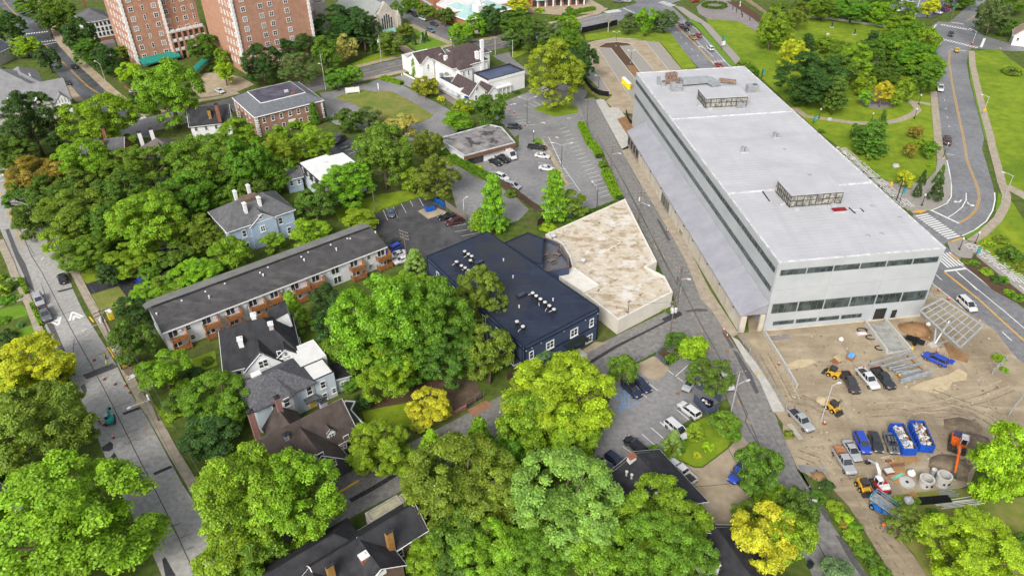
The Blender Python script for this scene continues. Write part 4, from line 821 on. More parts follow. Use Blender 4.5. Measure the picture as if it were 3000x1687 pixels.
for k in range(1,6):ab.box('downpipe',apw.p(apw.L*k/6,-.06,2.6),(.12,.12,5.),mat('pipe grey',(.35,.37,.40),.6),ap.rz)
for i,(t,x,y)in enumerate((('c1',1700,640),('c1',2005,530),('c1',2205,440),('c1',2440,370),('c2',165,290),('c2',430,200),('b2',575,1440),('b2',950,1290),('b2',1195,1190))):
 s_,_=hit(P0,P1,NP(t,x,y)); bl=thing('balcony',['first','second','third','fourth','fifth','sixth','seventh','eighth','last'][i]+' orange timber balcony from the street gable of the apartment block','balcony',apw.p(s_,0),ap.rz,'timber balconies along the white apartment block')
 for lev,zz in enumerate((.35,2.75)):
  dkb=MB().box((0,-.95,zz),(3.4,1.8,.14)).build('deck',wood,bl)
  MB().box((0,-1.82,zz+.98),(3.4,.09,.1)).build('handrail',wood,bl)
  for k in range(8):MB().box((-1.5+k*.43,-1.82,zz+.5),(.36,.05,.85)).build('rail_board',wood,bl)
  for sx in(-1.65,1.65):MB().box((sx,-.95,zz+.5),(.06,1.7,.85)).build('side_panel',wood,bl)
 for sx in(-1.65,1.65):MB().box((sx,-1.82,2.),(.14,.14,4.)).build('post',wood,bl)
 MB().add([(x,y,z)for x in(1.7,1.76)for y,z in((-.1,4.9),(-1.8,3.75),(-1.8,2.8),(-.1,2.8))],[(0,1,2,3),(7,6,5,4),(0,4,5,1),(1,5,6,2),(2,6,7,3),(3,7,4,0)]).build('screen',wood,bl)
# ------------------------------------------------------------------ houses
whitew=mat('white siding',(.68,.69,.70),.7,scale=.6,col2=(.75,.755,.76))
blackshing=mat('black shingles',(.028,.028,.032),.85,scale=.6,col2=(.045,.045,.05),bands=[((.15,.15,.15),(.06,.06,.065),.55,.75,.6)])
slate=mat('blue grey slates',(.07,.07,.078),.7,scale=2.2,col2=(.13,.13,.14),bands=[((.4,.4,.3),(.17,.17,.18),.6,.78,.7)])
greysh=mat('grey shingles',(.095,.095,.10),.85,scale=.9,col2=(.135,.135,.14),bands=[((.3,.3,.2),(.18,.18,.185),.6,.8,.5)])
brownsh=mat('brown shingles',(.062,.048,.042),.85,scale=.6,col2=(.095,.075,.066),bands=[((.2,.2,.2),(.13,.105,.09),.58,.75,.6)])
skyblue=mat('pale blue siding',(.48,.55,.61),.7,scale=.6,col2=(.55,.62,.67))
lightblue=mat('light blue painted brick',(.32,.41,.52),.75,scale=.8,col2=(.38,.47,.58))
charc=mat('charcoal siding',(.075,.075,.082),.7,scale=.8,col2=(.10,.10,.108))
redbrick=mat('red brick',(.22,.085,.05),.9,scale=2.,col2=(.30,.13,.08))
orangebrick=mat('mossy orange brick',(.30,.14,.05),.9,scale=1.2,col2=(.36,.24,.07))
membrane=mat('white flat membrane',(.62,.61,.59),.6,scale=.5,col2=(.70,.70,.69),bands=[((.5,.5,.3),(.45,.42,.38),.62,.8,.5)])
blackroof=mat('wet black roof',(.012,.013,.018),.28,scale=.5,col2=(.03,.032,.04),spec=.7)
redpaint=mat('faded red brick',(.24,.12,.10),.85,scale=2,col2=(.30,.17,.15))
def house(name,label,r,z,rise,wm,rm,kind='hip',along='u',ov=.5,ins=None,fas=True,cat='house',bd=None):
 bd=bd or Bld(name,label,cat,r.p(r.L/2,r.D/2)); bd.walls(r.poly(),0,z,wm,top=False)
 fc=hip_faces(r,z,rise,ov,ins)if kind=='hip' else gable_faces(r,z,rise,ov,along)
 ro=bd.roof(fc,rm)
 if kind!='hip':gable_wall(bd,r,z,rise,wm,along)
 if fas:fascia(bd,fc,parent=ro)
 return bd,ro,fc
def cross_gable(bd,r,xc,w_,y0,y1,z,rise,wm,rm,fas=True):
 """a gable roof whose ridge runs along v, front face at y0"""
 g=r.sub(xc-w_/2,xc+w_/2,y0,y1); bd.walls(g.poly(),0,z,wm,'gable_bay',top=False); fc=gable_faces(g,z,rise,.4,'v',.35); ro=bd.roof(fc,rm,name='gable_roof'); gable_wall(bd,g,z,rise,wm,'v')
 if fas:fascia(bd,fc,parent=ro)
 return g
def xy(r,p):q=Vector((p[0],p[1],0))-r.a; return q.dot(r.u),q.dot(r.v)
z=7.; r=Rect(W('b1',2140,910,z),W('b2',372,690,z),W('b1',1945,715,z)); r=r.sub(.5,r.L-.5,.5,max(r.D,11.)-.5)
h1,ro,fc=house('blue_house','light blue brick house with grey hipped roof and four white chimneys',r,z,4.,lightblue,greysh,ins=4.6)
xg,_=xy(r,W('b1',2455,730,8.5)); g=cross_gable(h1,r,xg,6.4,-.5,5.,6.8,2.4,lightblue,greysh)
top_=h1.box('roof_deck',r.p(r.L/2,r.D/2,z+3.5),(4.4,2.6,1.),mat('rusty deck',(.20,.12,.07),.8,scale=1,col2=(.10,.09,.085)),r.rz,ro)
for(x,y)in((2225,575),(2315,690),(2450,635),(2350,520)):p=W('b1',x,y,z+2.6); h1.chimney(p,z+1.2,z+4.3,.7,trim,.95,trim,ro,r.rz)
FA,FB=g.p(0,0),g.p(g.L,0)
h1.winpx(FA,FB,'b1',2455,757,.9,1.2); h1.winpx(FA,FB,'b1',2480,868,1.3,1.7,style='pair')
A,B=r.p(0,0),r.p(r.L,0)
for(t,x,y,w_,h_)in(('b1',2305,915,1.1,1.9),('b1',2335,1040,1.2,2.3),('b1',2465,988,.8,.9),('b1',2528,962,.8,1.2),('b2',230,795,1.2,1.9),('b2',315,885,1.1,1.9),('b2',50,985,.8,.9),('b2',110,965,.8,1.),('b2',187,912,.8,.9)):h1.winpx(A,B,t,x,y,w_,h_)
bandbox(h1,A,B,3.6,.25,mat('blue ledge',(.42,.50,.60),.7),.12); bandbox(h1,A,B,6.3,.2,MATS['blue ledge'],.12)
for y_ in(2.5,6,9):h1.win(r.p(0,r.D),r.p(0,0),y_,5.2,1.1,1.9); h1.win(r.p(0,r.D),r.p(0,0),y_,2.,1.1,1.9)
z=5.6; r=Rect(W('e2',480,745,z),W('e2',1500,500,z),depth=12.5)
h2,ro,fc=house('white_house','white clapboard house with steep black shingle roof and white chimneys',r,z,5.6,whitew,blackshing,ins=5.)
x1_,y1_=xy(r,W('e2',965,440,8.6)); g1=cross_gable(h2,r,xy(r,W('e2',990,560,z))[0],6.6,-1.,6.,z,3.2,whitew,blackshing)
g2=cross_gable(h2,r,xy(r,W('e2',1320,490,z))[0],5.4,-.4,5.,z,2.2,whitew,blackshing)
for(x,y,w_,h_)in((975,525,1.,.6),(978,655,1.,1.8),(1040,630,1.,1.8)):h2.winpx(g1.p(0,0),g1.p(g1.L,0),'e2',x,y,w_,h_)
for(x,y,w_,h_)in((1235,515,.9,1.9),(1325,505,.8,1.)):h2.winpx(g2.p(0,0),g2.p(g2.L,0),'e2',x,y,w_,h_)
for(x,y,w_,h_)in((660,745,1.1,1.9),(712,920,1.,1.9)):h2.winpx(r.p(0,0),r.p(r.L,0),'e2',x,y,w_,h_)
for y_ in(3,7,10):h2.win(r.p(0,r.D),r.p(0,0),y_,3.8,1.,1.8)
for(x,y,zb,zt,w_,m)in((715,430,7.,10.6,.9,trim),(1150,260,7.,11.4,.85,mat('pale brick',(.42,.36,.33),.9,scale=2,col2=(.5,.46,.43))),(900,95,9.,12.6,.9,trim)):p=W('e2',x,y,zb+.5); h2.chimney(p,zb-1.5,zt-.8,w_,m,w_*1.3,trim,ro,r.rz)
gd=r.sub(xy(r,W('e2',1290,300,8))[0]-1.6,xy(r,W('e2',1290,300,8))[0]+2.2,r.D*.62,r.D*.95); b=h2.mb(); b.add([gd.p(0,0,6.5),gd.p(gd.L,0,6.5),gd.p(gd.L*.9,0,10.2),gd.p(0,0,8.9),gd.p(0,gd.D,6.5),gd.p(gd.L,gd.D,6.5),gd.p(gd.L*.9,gd.D,10.2),gd.p(0,gd.D,8.9)],[(0,1,2,3),(7,6,5,4),(1,5,6,2),(4,0,3,7)]); h2.part('dormer',b,whitew); h2.roof([[gd.p(-.3,-.2,8.9),gd.p(gd.L*.93,-.2,10.3),gd.p(gd.L*.93,gd.D,10.3),gd.p(-.3,gd.D,8.9)]],blackshing,.15,'dormer_roof')
z=5.9; r=Rect(W('e2',890,1285,z),W('e2',1700,900,z),depth=8.2)
h3,ro,fc=house('pale_blue_house','pale blue clapboard house with mottled slate roof and flat white rear roofs',r,z,2.9,skyblue,slate,ins=4.4,fas=False)
bay=r.sub(xy(r,W('e2',1330,1110,z))[0]-1.8,xy(r,W('e2',1330,1110,z))[0]+1.8,-1.,3.); h3.walls([bay.p(0,1.),bay.p(.9,0),bay.p(bay.L-.9,0),bay.p(bay.L,1.),bay.p(bay.L,bay.D),bay.p(0,bay.D)],0,z,whitew,'bay_window',top=True)
h3.roof([[bay.p(-.3,.8,z+.05),bay.p(.8,-.3,z+.05),bay.p(bay.L/2,3.5,z+1.9)],[bay.p(.8,-.3,z+.05),bay.p(bay.L-.8,-.3,z+.05),bay.p(bay.L/2,3.5,z+1.9)],[bay.p(bay.L-.8,-.3,z+.05),bay.p(bay.L+.3,.8,z+.05),bay.p(bay.L/2,3.5,z+2.2)]],slate,.15,'bay_roof')
h3.winpx(r.p(0,0),r.p(r.L,0),'e2',1180,1245,1.3,2.); h3.winpx(bay.p(0,0),bay.p(bay.L,0),'e2',1335,1180,1.2,2.1)
fl=Rect(W('e2',1700,890,z),W('e2',1990,762,z),W('e2',1560,690,z)); h3.walls(fl.poly(),0,z,skyblue,'wing_wall',top=False); h3.flat(fl.poly(),z,membrane,.2,.12,darktrim,'flat_roof')
fl2=Rect(fl.p(-.6,fl.D+.02),fl.p(fl.L+.8,fl.D+.02),depth=6.); h3.walls(fl2.poly(),0,z+.25,whitew,'rear_wall',top=False); h3.flat(fl2.poly(),z+.25,membrane,.15,.08,trim,'flat_roof')
for(x,y,w_,h_)in((1840,935,1.1,1.7),(1995,1015,.9,1.3),(1870,1095,1.,1.6)):h3.winpx(fl.p(0,0),fl.p(fl.L,0),'e2',x,y,w_,h_)
h3.winpx(r.p(0,-.02),r.p(r.L,-.02),'e2',1650,1020,1.2,2.)
s_,_=hit(r.p(0,0),r.p(r.L,0),NP('e2',1700,1230)); s_=min(s_,r.L-.8)
h3.box('porch_roof',r.p(s_-.3,-.7,2.9),(2.4,1.6,.25),slate,r.rz); h3.box('door',r.p(s_,-.06,1.3),(1.1,.12,2.2),M['kerbyellow'],r.rz); h3.box('door_frame',r.p(s_,-.03,1.35),(1.5,.1,2.5),trim,r.rz)
h3.walls(fl.sub(fl.L,fl.L+3.,.6,5.2).poly(),0,3.,skyblue,'porch',top=False); pr=fl.sub(fl.L,fl.L+3.,.4,5.4); pfc=[[pr.p(0,-.2,3.7),pr.p(pr.L+.4,-.2,3.05),pr.p(pr.L+.4,pr.D,3.05),pr.p(0,pr.D,3.7)]]; h3.roof(pfc,blackshing,.15,'porch_roof'); fascia(h3,pfc)
h3.win(pr.p(0,.15),pr.p(pr.L,.15),1.6,1.6,1.3,1.5,'pair')
h3.box('skylight_dormer',r.p(3.4,r.D*.8,z+1.2),(1.7,1.2,1.6),whitew,r.rz,ro)
ZR=8.; r0,r1=W('e3',800,722,ZR),W('e3',2075,92,ZR); ee=W('e3',2255,500,3.6); u=(r1-r0).normalized(); v=Vector((-u.y,u.x,0)); hd=abs((ee-r1).dot(v)); hd=min(max(hd,4.5),7.)
r=Rect(r0-v*hd,r1-v*hd,r0+v*hd); h4,ro,fc=house('brown_roof_house','charcoal house with big brown shingle roof and brick chimneys',r,3.6,ZR-3.6,charc,brownsh,'gable',ov=.45)
gx=xy(r,W('e3',1740,800,6.5))[0]; g=cross_gable(h4,r,gx,8.4,-4.2,r.D/2,3.4,3.9,charc,brownsh)
gx2=xy(r,W('e3',1280,330,6))[0]; g2=cross_gable(h4,r,gx2,6.,r.D/2,r.D+2.4,3.4,3.2,charc,brownsh,fas=False)
for(x,y,w_,h_)in((1710,920,1.,1.6),(1800,890,1.4,1.6),(1985,965,1.,1.6)):h4.winpx(g.p(0,0),g.p(g.L,0),'e3',x,y,w_,h_)
h4.winpx(r.p(0,0),r.p(r.L,0),'e3',2165,640,1.1,1.7)
for(x,y,zb,zt,w_,m)in((1260,300,5.5,9.6,.9,redpaint),(930,620,3.,9.2,1.,redpaint),(1870,270,6.2,8.9,1.2,mat('grey render',(.30,.30,.32),.8)),(1370,760,4.5,7.6,.8,MATS['grey render'])):p=W('e3',x,y,zb); h4.chimney(p,max(.0,zb-2.),zt,w_,m,w_*.8,darktrim,ro,r.rz)
dm=xy(r,W('e3',1975,600,5))[0]; dg=r.sub(dm-.8,dm+.8,.9,4.6); h4.walls(dg.poly(),3.,5.4,trim,'dormer',top=False); dfc=gable_faces(dg,5.4,.8,.15,'v',.15); h4.roof(dfc,brownsh,.12,'dormer_roof'); h4.win(dg.p(0,0),dg.p(dg.L,0),.8,4.6,1.1,1.2,'four'); gable_wall(h4,dg,5.4,.8,trim,'v')
gr=xy(r,W('e3',2060,730,3.2));
gh=h4.mb(); gq=Rect(W('e3',2050,800,3.),W('e3',2180,765,3.),W('e3',1940,640,3.3)); gh.prism(gq.poly(),0,2.9); gho=h4.part('glass_lean_to',gh,charc); b=h4.mb(); b.poly([gq.p(0,0,2.95),gq.p(gq.L,0,2.95),gq.p(gq.L,gq.D,3.3),gq.p(0,gq.D,3.3)]); h4.part('glass_pane',b,glass,gho)
b=h4.mb()
for k in range(5):b.tube([gq.p(0,gq.D*k/4,2.98+.35*k/4),gq.p(gq.L,gq.D*k/4,2.98+.35*k/4)],.06,4)
for k in range(4):b.tube([gq.p(gq.L*k/3,0,2.98),gq.p(gq.L*k/3,gq.D,3.33)],.06,4)
h4.part('glazing_bars',b,mat('weathered glazing bar',(.36,.32,.26),.7),gho)
pp=WL(3.1,'e3',2115,185,2150,112,2300,122,2240,240,2430,455,2262,505); h4.walls(pp,0,3.,charc,'side_porch',top=False); h4.flat(pp,3.05,blackroof,.22,.2,trim,'porch_roof')
ppc=ccw(pp)
h4.winpx(pp[5],pp[4],'e3',2300,570,1.5,1.6,style='plain'); h4.winpx(pp[5],pp[4],'e3',2385,530,1.3,1.6,style='plain')
z=4.6; r=Rect(W('d2',1205,1235,z),W('d2',1590,992,z),W('d2',1095,945,z)); r=r.sub(-9.5,r.L,0,r.D)
h5,ro,fc=house('dark_roof_house','house with dark shingle roof, brown walls and mossy orange brick chimneys',r,z,2.6,mat('brown painted wall',(.12,.075,.06),.8,scale=1,col2=(.16,.105,.085)),blackshing,'gable')
fr=Rect(W('d2',1090,942,4.1),W('d2',1392,765,4.1),W('d2',1030,855,4.1)); h5.walls(fr.poly(),0,4.,mat('grey stucco',(.30,.29,.27),.85),'flat_wing',top=False); lich=mat('lichen flat roof',(.24,.21,.165),.9,scale=.8,col2=(.36,.34,.22)); h5.flat(fr.poly(),4.,lich,.2,.2,MATS['grey stucco'],'flat_roof')
fr2=Rect(W('d2',1395,755,4.3),W('d2',1492,700,4.3),W('d2',1348,692,4.3)); h5.walls(fr2.poly(),0,4.2,MATS['grey stucco'],'flat_wing',top=False); h5.flat(fr2.poly(),4.2,lich,.18,.2,MATS['grey stucco'],'flat_roof')
lw_=r.sub(-9.,8.,2.5,r.D+3.); h5.walls(lw_.poly(),0,z-.2,MATS['brown painted wall'],'wing_wall',top=False); f2=hip_faces(lw_,z-.2,2.9,.4); h5.roof(f2,blackshing,name='wing_roof')
g=cross_gable(h5,r,xy(r,W('d2',1100,1330,5))[0],7.,-3.2,r.D/2,z,2.4,MATS['brown painted wall'],blackshing)
g3=cross_gable(h5,r,xy(r,W('d2',560,1500,5))[0],7.,-4.5,r.D/2,z-.3,2.4,MATS['brown painted wall'],blackshing)
for(x,y,zt,w_,d_)in((1270,1150,9.6,1.,.8),(1030,1320,8.,1.2,1.),(715,1449,9.2,1.,.8)):p=W('d2',x,y,5.6); h5.chimney(p,3.,zt-.8,w_,orangebrick if x!=1030 else redbrick,d_,trim if x==1030 else darktrim,ro,r.rz)
h5.box('gable_window',g.p(g.L/2,-.06,z+.9),(1.6,.1,.9),trim,r.rz)
for x in(2,5,8,12,15):h5.win(r.p(0,0),r.p(r.L,0),x,2.4,1.1,1.7)
z=4.4; r=Rect(W('d3',925,480,z),W('d3',1382,268,z),W('d3',1800,740,z)); r=Rect(r.p(0,0),r.p(r.L,0),r.p(0,-abs(r.D))if(W('d3',1800,740,z)-r.a).dot(r.v)<0 else r.p(0,r.D))
h6,ro,fc=house('lot_house','white brick building with charcoal gable roof and white chimney by the lower lot',r,z,2.2,whitew,blackshing,'gable','v')
h6.chimney(W('d3',1120,410,z+.3),0,7.,1.2,trim,.9,redbrick,ro,r.rz)
for(x,y)in((1270,412),(1305,488),(1358,555),(1420,628),(1080,488),(1128,517),(1225,545),(1360,690)):MB(h6.loc).lathe(W('d3',x,y,z+1.2),[(.16,-.3),(.16,.5),(.26,.55),(.26,.7)],7).build('roof_vent',silver,h6.r)
pol=ccw(r.poly())
wl,wr=W('d3',925,480,0),None
for d_ in(3.,7.5,12):h6.win(r.p(0,0),r.p(0,r.D),d_,2.4,.9,1.3)if(r.v.cross(Vector((0,0,1)))).dot(-r.u)>0 else h6.win(r.p(0,r.D),r.p(0,0),r.D-d_,2.4,.9,1.3)
rB=Rect(W('d3',1420,880,4.),W('d3',1765,765,4.),W('d3',2010,1010,4.)); sg=1 if(W('d3',2010,1010,4.)-rB.a).dot(rB.v)>0 else-1
h7,ro7,fc=house('lane_house','charcoal-roofed white building strung behind the shade trees towards the lane',rB,4.,2.,whitew,blackshing,'gable','v')
rC=Rect(rB.p(1.8,rB.D),rB.p(rB.L+3.2,rB.D),depth=12.5);
if(rC.p(0,1)-rB.p(1.8,rB.D)).dot(rB.v)<0:rC.v=-rC.v
h7.walls(rC.poly(),0,3.6,whitew,'wing_wall',top=False); f2=gable_faces(rC,3.6,2.,.5,'v'); h7.roof(f2,blackshing,name='wing_roof'); fascia(h7,f2); gable_wall(h7,rC,3.6,2.,whitew,'v')
rD=Rect(rC.p(1.6,rC.D),rC.p(rC.L+2.5,rC.D),depth=10.);
if(rD.p(0,1)-rC.p(1.6,rC.D)).dot(rC.v)<0:rD.v=-rD.v
h7.walls(rD.poly(),0,3.2,whitew,'wing_wall',top=False); f2=gable_faces(rD,3.2,2.,.5,'v'); h7.roof(f2,blackshing,name='wing_roof'); fascia(h7,f2)
for(x,y)in((1795,1130),(1880,1225)):MB(h7.loc).lathe(W('d3',x,y,5.6),[(.16,-.6),(.16,.5),(.26,.55),(.26,.7)],7).build('roof_vent',silver,h7.r)
h7.chimney(W('d3',1900,1400,4.5),0,6.2,1.,trim,1.,trim,ro7,rC.rz)
brick=mat('pink brown brick',(.30,.165,.115),.9,scale=1.5,col2=(.36,.21,.155))
z=7.; r=Rect(W('a1',2400,1112,z),W('a2',640,948,z),W('a1',2158,930,z)); h8=Bld('brick_office','two-storey pinkish brick office with hipped grey roof and wet flat top','building',r.p(r.L/2,r.D/2))
rw=r.sub(.5,r.L-.5,.5,r.D-.5); h8.walls(rw.poly(),0,z,brick,top=False); i_=4.2; zt=z+2.4
o4,i4=[r.p(0,0,z),r.p(r.L,0,z),r.p(r.L,r.D,z),r.p(0,r.D,z)],[r.p(i_,i_,zt),r.p(r.L-i_,i_,zt),r.p(r.L-i_,r.D-i_,zt),r.p(i_,r.D-i_,zt)]
ro=h8.roof([[o4[k],o4[(k+1)%4],i4[(k+1)%4],i4[k]]for k in range(4)],mat('bluish grey shingles',(.12,.13,.145),.85,scale=1.2,col2=(.16,.17,.185)),.2); b=h8.mb(); b.poly([p+Vector((0,0,.02))for p in i4]); h8.part('flat_top',b,mat('wet violet roof',(.055,.055,.085),.35,scale=.3,col2=(.12,.12,.155),bands=[((.25,1.6,.5,.2),(.035,.035,.05),.52,.66,.8)]),ro)
fascia(h8,[[o4[k],o4[(k+1)%4],i4[(k+1)%4],i4[k]]for k in range(4)],w=.3,parent=ro)
A,B,L_=rw.p(0,0),rw.p(rw.L,0),rw.p(0,rw.D)
for(x,y)in((75,1130),(158,1110),(237,1090),(320,1070),(398,1045),(478,1024),(553,1005)):s_,_=hit(A,B,NP('a2',x,y)); h8.win(A,B,s_,5.3,1.1,1.7); h8.win(A,B,s_+.3,2.,1.1,1.8)
s_,_=hit(A,B,NP('a2',345,1165)); h8.box('entrance',rw.p(s_,-.15,1.7),(2.4,.3,3.2),trim,r.rz)
for k in range(4):h8.win(L_,A,2.5+k*3.6,5.3,1.1,1.7); h8.win(L_,A,2.5+k*3.6,2.,1.1,1.8)
for(p0,p1)in((A,B),(L_,A)):
 for t_ in(0,1):
  for k in range(9):c=lerp(p0,p1,.012 if t_==0 else .988); h8.box('quoin',(c.x,c.y,.5+k*.75),(.7 if k%2 else .5,.75,.45),trim,math.atan2((p1-p0).y,(p1-p0).x))
for(x,y,m)in((285,860,silver),(350,880,redbrick)):h8.box('roof_vent',W('a2',x,y,zt+.4),(1.2,.8,.7),m,r.rz,ro)
# ------------------------------------------------------------------ brick apartment tower
tb=mat('tower red brick',(.38,.20,.135),.9,scale=.7,col2=(.46,.265,.185)); P0,P1=G((407,199)),G((515.5,174)); P2=G((720.5,217)); fu=(P1-P0).normalized(); fv=Vector((-fu.y,fu.x,0)); fv=fv if fv.y>0 else-fv; ZT=40.
tw=Bld('apartment_tower','tall red brick apartment tower with white quoins and green awning','apartments',(P0+P2)/2)
rL=Rect(P0,P1,depth=22.); rR=Rect(P2,P2+fu*30.5,depth=30.)
tw.walls(rL.poly(),0,ZT,tb,top=True); tw.walls(rR.poly(),0,ZT,tb,top=True)
back=2.; yb=(P2-P0).dot(fv); x2_=(P2-P0).dot(fu); rM=rL.sub(rL.L,x2_,back,20.)if x2_>rL.L+1 else None
if rM:tw.walls(rM.poly(),0,ZT,tb,'recessed_wall',top=True)
def rows(p0,p1,xs,z0,step,n,w_=1.5,h_=1.9,st='pair'):
 for k in range(n):
  for i,x in enumerate(xs):tw.win(p0,p1,x,z0+step*k,w_ if not isinstance(w_,list)else w_[i],h_,'dh' if(isinstance(w_,list)and w_[i]<1.2)else st,sill=False,gm=blind if rnd.random()<.3 else glass)
xs=[hit(P0,P1,NP('a1',x,y))[0]for x,y in((1365,535),(1470,515),(1572,492))]; z1=hit(P0,P1,NP('a1',1365,535))[1]
rows(P0,P1,xs,z1,3.55,8,[1.8,.95,1.8])
Lb=rL.p(0,rL.D); rows(Lb,P0,[rL.D-2.,rL.D-5.,rL.D-8.5,rL.D-12,rL.D-16],z1,3.55,8,1.3)
F0,F1=rR.p(0,0),rR.p(rR.L,0); xs=[hit(F0,F1,NP('a1',2375,475))[0],hit(F0,F1,NP('a1',2530,440))[0],hit(F0,F1,NP('a2',115,440))[0],hit(F0,F1,NP('a2',203,422))[0],hit(F0,F1,NP('a2',330,308))[0]]
zr=hit(F0,F1,NP('a1',2375,475))[1]; zr0=zr-3.55*int(zr/3.55)
rows(F0,F1,[x for x in xs if x<rR.L-.8],max(zr0,1.8)if zr0>1 else zr0+3.55,3.55,9,1.8)
Rb=rR.p(0,rR.D); rows(Rb,F0,[rR.D-1.8,rR.D-4.6,rR.D-7.5,rR.D-10.4],z1,3.55,9,1.2)
if rM:
 M0,M1=rM.p(0,0),rM.p(rM.L,0); n_=max(3,int(rM.L/3.4)); rows(M0,M1,[rM.L*(k+.5)/n_ for k in range(n_)],z1+3.5,3.55,8,[1.8 if k%2==0 else .95 for k in range(n_)])
 for lev in range(3):
  zz=3.4+lev*3.6; dpt=3.6
  o=tw.box('loggia_floor',rM.p(rM.L/2,-dpt/2,zz),(rM.L,dpt,.35),mat('cream stone',(.50,.46,.41),.8,scale=1,col2=(.58,.55,.5)),rM.rz)
  for k in range(6):tw.box('balustrade',rM.p(rM.L*(k+.5)/6,-dpt+.1,zz+.7),(rM.L/6*.62,.2,.9),trim,rM.rz,o)
  for k in range(7):tw.box('pier',rM.p(rM.L*k/6,-dpt+.2,zz-1.6),(.7,.5,3.3),tb,rM.rz,o)
for(p0,p1,zz)in((P0,P1,ZT),(F0,F1,ZT)):
 d=(p1-p0).normalized(); nn=Vector((d.y,-d.x,0))
 for t_ in(.3,(p1-p0).length-.3):
  q0=p0+d*t_
  for k in range(44):tw.box('quoin',q0+Vector((0,0,.4+k*.8)),(1.1 if k%2 else .75,1.,.8),trim,math.atan2(d.y,d.x))
teal=mat('teal awning canvas',(.02,.20,.16),.6,scale=.8,col2=(.03,.26,.21))
aw=thing('awning','wide teal awning over the ground floor of the brick tower','awning',P0); b=MB(P0); u_,n_=fu,Vector((fu.y,-fu.x,0)); n_=n_ if n_.y<0 else-n_
L_=(P1-P0).length; b.add([P0+u_*.8+Vector((0,0,3.4)),P0+u_*(L_+1.2)+Vector((0,0,3.4)),P0+u_*(L_+1.2)+n_*3.2+Vector((0,0,1.9)),P0+u_*.8+n_*3.2+Vector((0,0,1.9)),P0+u_*.8+Vector((0,0,3.2)),P0+u_*(L_+1.2)+Vector((0,0,3.2)),P0+u_*(L_+1.2)+n_*3.2+Vector((0,0,1.7)),P0+u_*.8+n_*3.2+Vector((0,0,1.7))],[(3,2,1,0),(4,5,6,7),(0,1,5,4),(1,2,6,5),(2,3,7,6),(3,0,4,7)]); b.build('canvas',teal,aw)
b=MB(P0); b.prism([P0+u_*.8+n_*3.2,P0+u_*(L_+1.2)+n_*3.2,P0+u_*(L_+1.2)+n_*3.24,P0+u_*.8+n_*3.24],1.35,1.85); b.build('valance',teal,aw)
for t_ in(1.,L_/2,L_+1.):MB(P0).tube([P0+u_*t_+n_*3.1,P0+u_*t_+n_*3.1+Vector((0,0,1.8))],.06,5).build('post',darktrim,aw)
q0,q1=W('a1',1785,715,2.4),W('a1',1945,560,2.4); aw2=thing('awning','long barrel-roofed teal walkway awning leading to the brick tower','awning',((q0+q1)/2).xy.to_3d()); b=MB(aw2.location); d=(q1-q0); w_=Vector((-d.y,d.x,0)).normalized()
for i in range(8):
 a0,a1=math.pi*i/8,math.pi*(i+1)/8; pr_=lambda base,a:base+w_*(1.6*math.cos(a))+Vector((0,0,.9*math.sin(a))); b.poly([pr_(q0,a0),pr_(q1,a0),pr_(q1,a1),pr_(q0,a1)])
b.build('canvas',teal,aw2)
for k in range(9):
 c=lerp(q0,q1,k/8); MB(aw2.location).tube([c+w_*(1.62*math.cos(math.pi*i/8))+Vector((0,0,.92*math.sin(math.pi*i/8)))for i in range(9)],.07,4).build('hoop',mat('dark teal seam',(.012,.12,.10),.6),aw2)
 for sx in(-1,1):MB(aw2.location).tube([(c+w_*1.6*sx).xy.to_3d(),c+w_*1.6*sx],.05,4).build('post',darktrim,aw2)
# ------------------------------------------------------------------ church and parish house
stone=mat('weathered limestone',(.40,.36,.31),.9,scale=1.2,col2=(.52,.48,.42),bands=[((.8,.8,.25),(.22,.19,.16),.56,.7,.8)])
copper=mat('grey green slates',(.25,.27,.255),.8,scale=1.5,col2=(.32,.345,.325))
verd=mat('verdigris copper',(.19,.36,.30),.7,scale=1,col2=(.28,.46,.40))
cb=W('e4',1000,560); su=(S3[6]-S3[4]).normalized(); sv=Vector((-su.y,su.x,0)); fw_=9.5
rc_=Rect(cb-su*fw_,cb,cb+sv*34); ch=Bld('church','limestone church with green grey slate roof and tall pointed window','church',rc_.p(rc_.L/2,15))
rn=Rect(rc_.p(-4.,1.5),rc_.p(rc_.L+3.,1.5),rc_.p(-4.,34)); ch.walls(rn.poly(),0,8.5,stone,top=False); fc=gable_faces(rn,8.5,7.,.4,'v'); ro=ch.roof(fc,copper); gable_wall(ch,rn,8.5,7.,stone,'v')
ch.walls(rc_.sub(0,rc_.L,0,2.2).poly(),0,12.,stone,'facade',top=True); gg=rc_.sub(1.2,rc_.L-1.2,.1,2.1); b=ch.mb(); b.add([gg.p(0,0,12),gg.p(gg.L,0,12),gg.p(gg.L/2,0,16.2),gg.p(0,gg.D,12),gg.p(gg.L,gg.D,12),gg.p(gg.L/2,gg.D,16.2)],[(0,1,2),(5,4,3),(0,2,5,3),(1,4,5,2)]); ch.part('gable',b,stone)
for x in(-.3,rc_.L+.3):
 ch.box('buttress',rc_.p(x,-.3,5.2),(1.3,1.9,10.4),stone,rc_.rz); b=ch.mb(); c=rc_.p(x,-.3,10.4); b.lathe(c,[(.8,0),(.65,1.),(.05,2.2)],6); ch.part('pinnacle',b,stone)
for k in range(5):
 x=rc_.L/2-2.+k*1.; h_=(4.4,5.4,6.,5.4,4.4)[k]; b=ch.mb(); c=rc_.p(x,-.06,5.6); b.box(c+Vector((0,0,h_/2)),(.62,.14,h_),rc_.rz); ch.part('lancet_pane',b,glass)
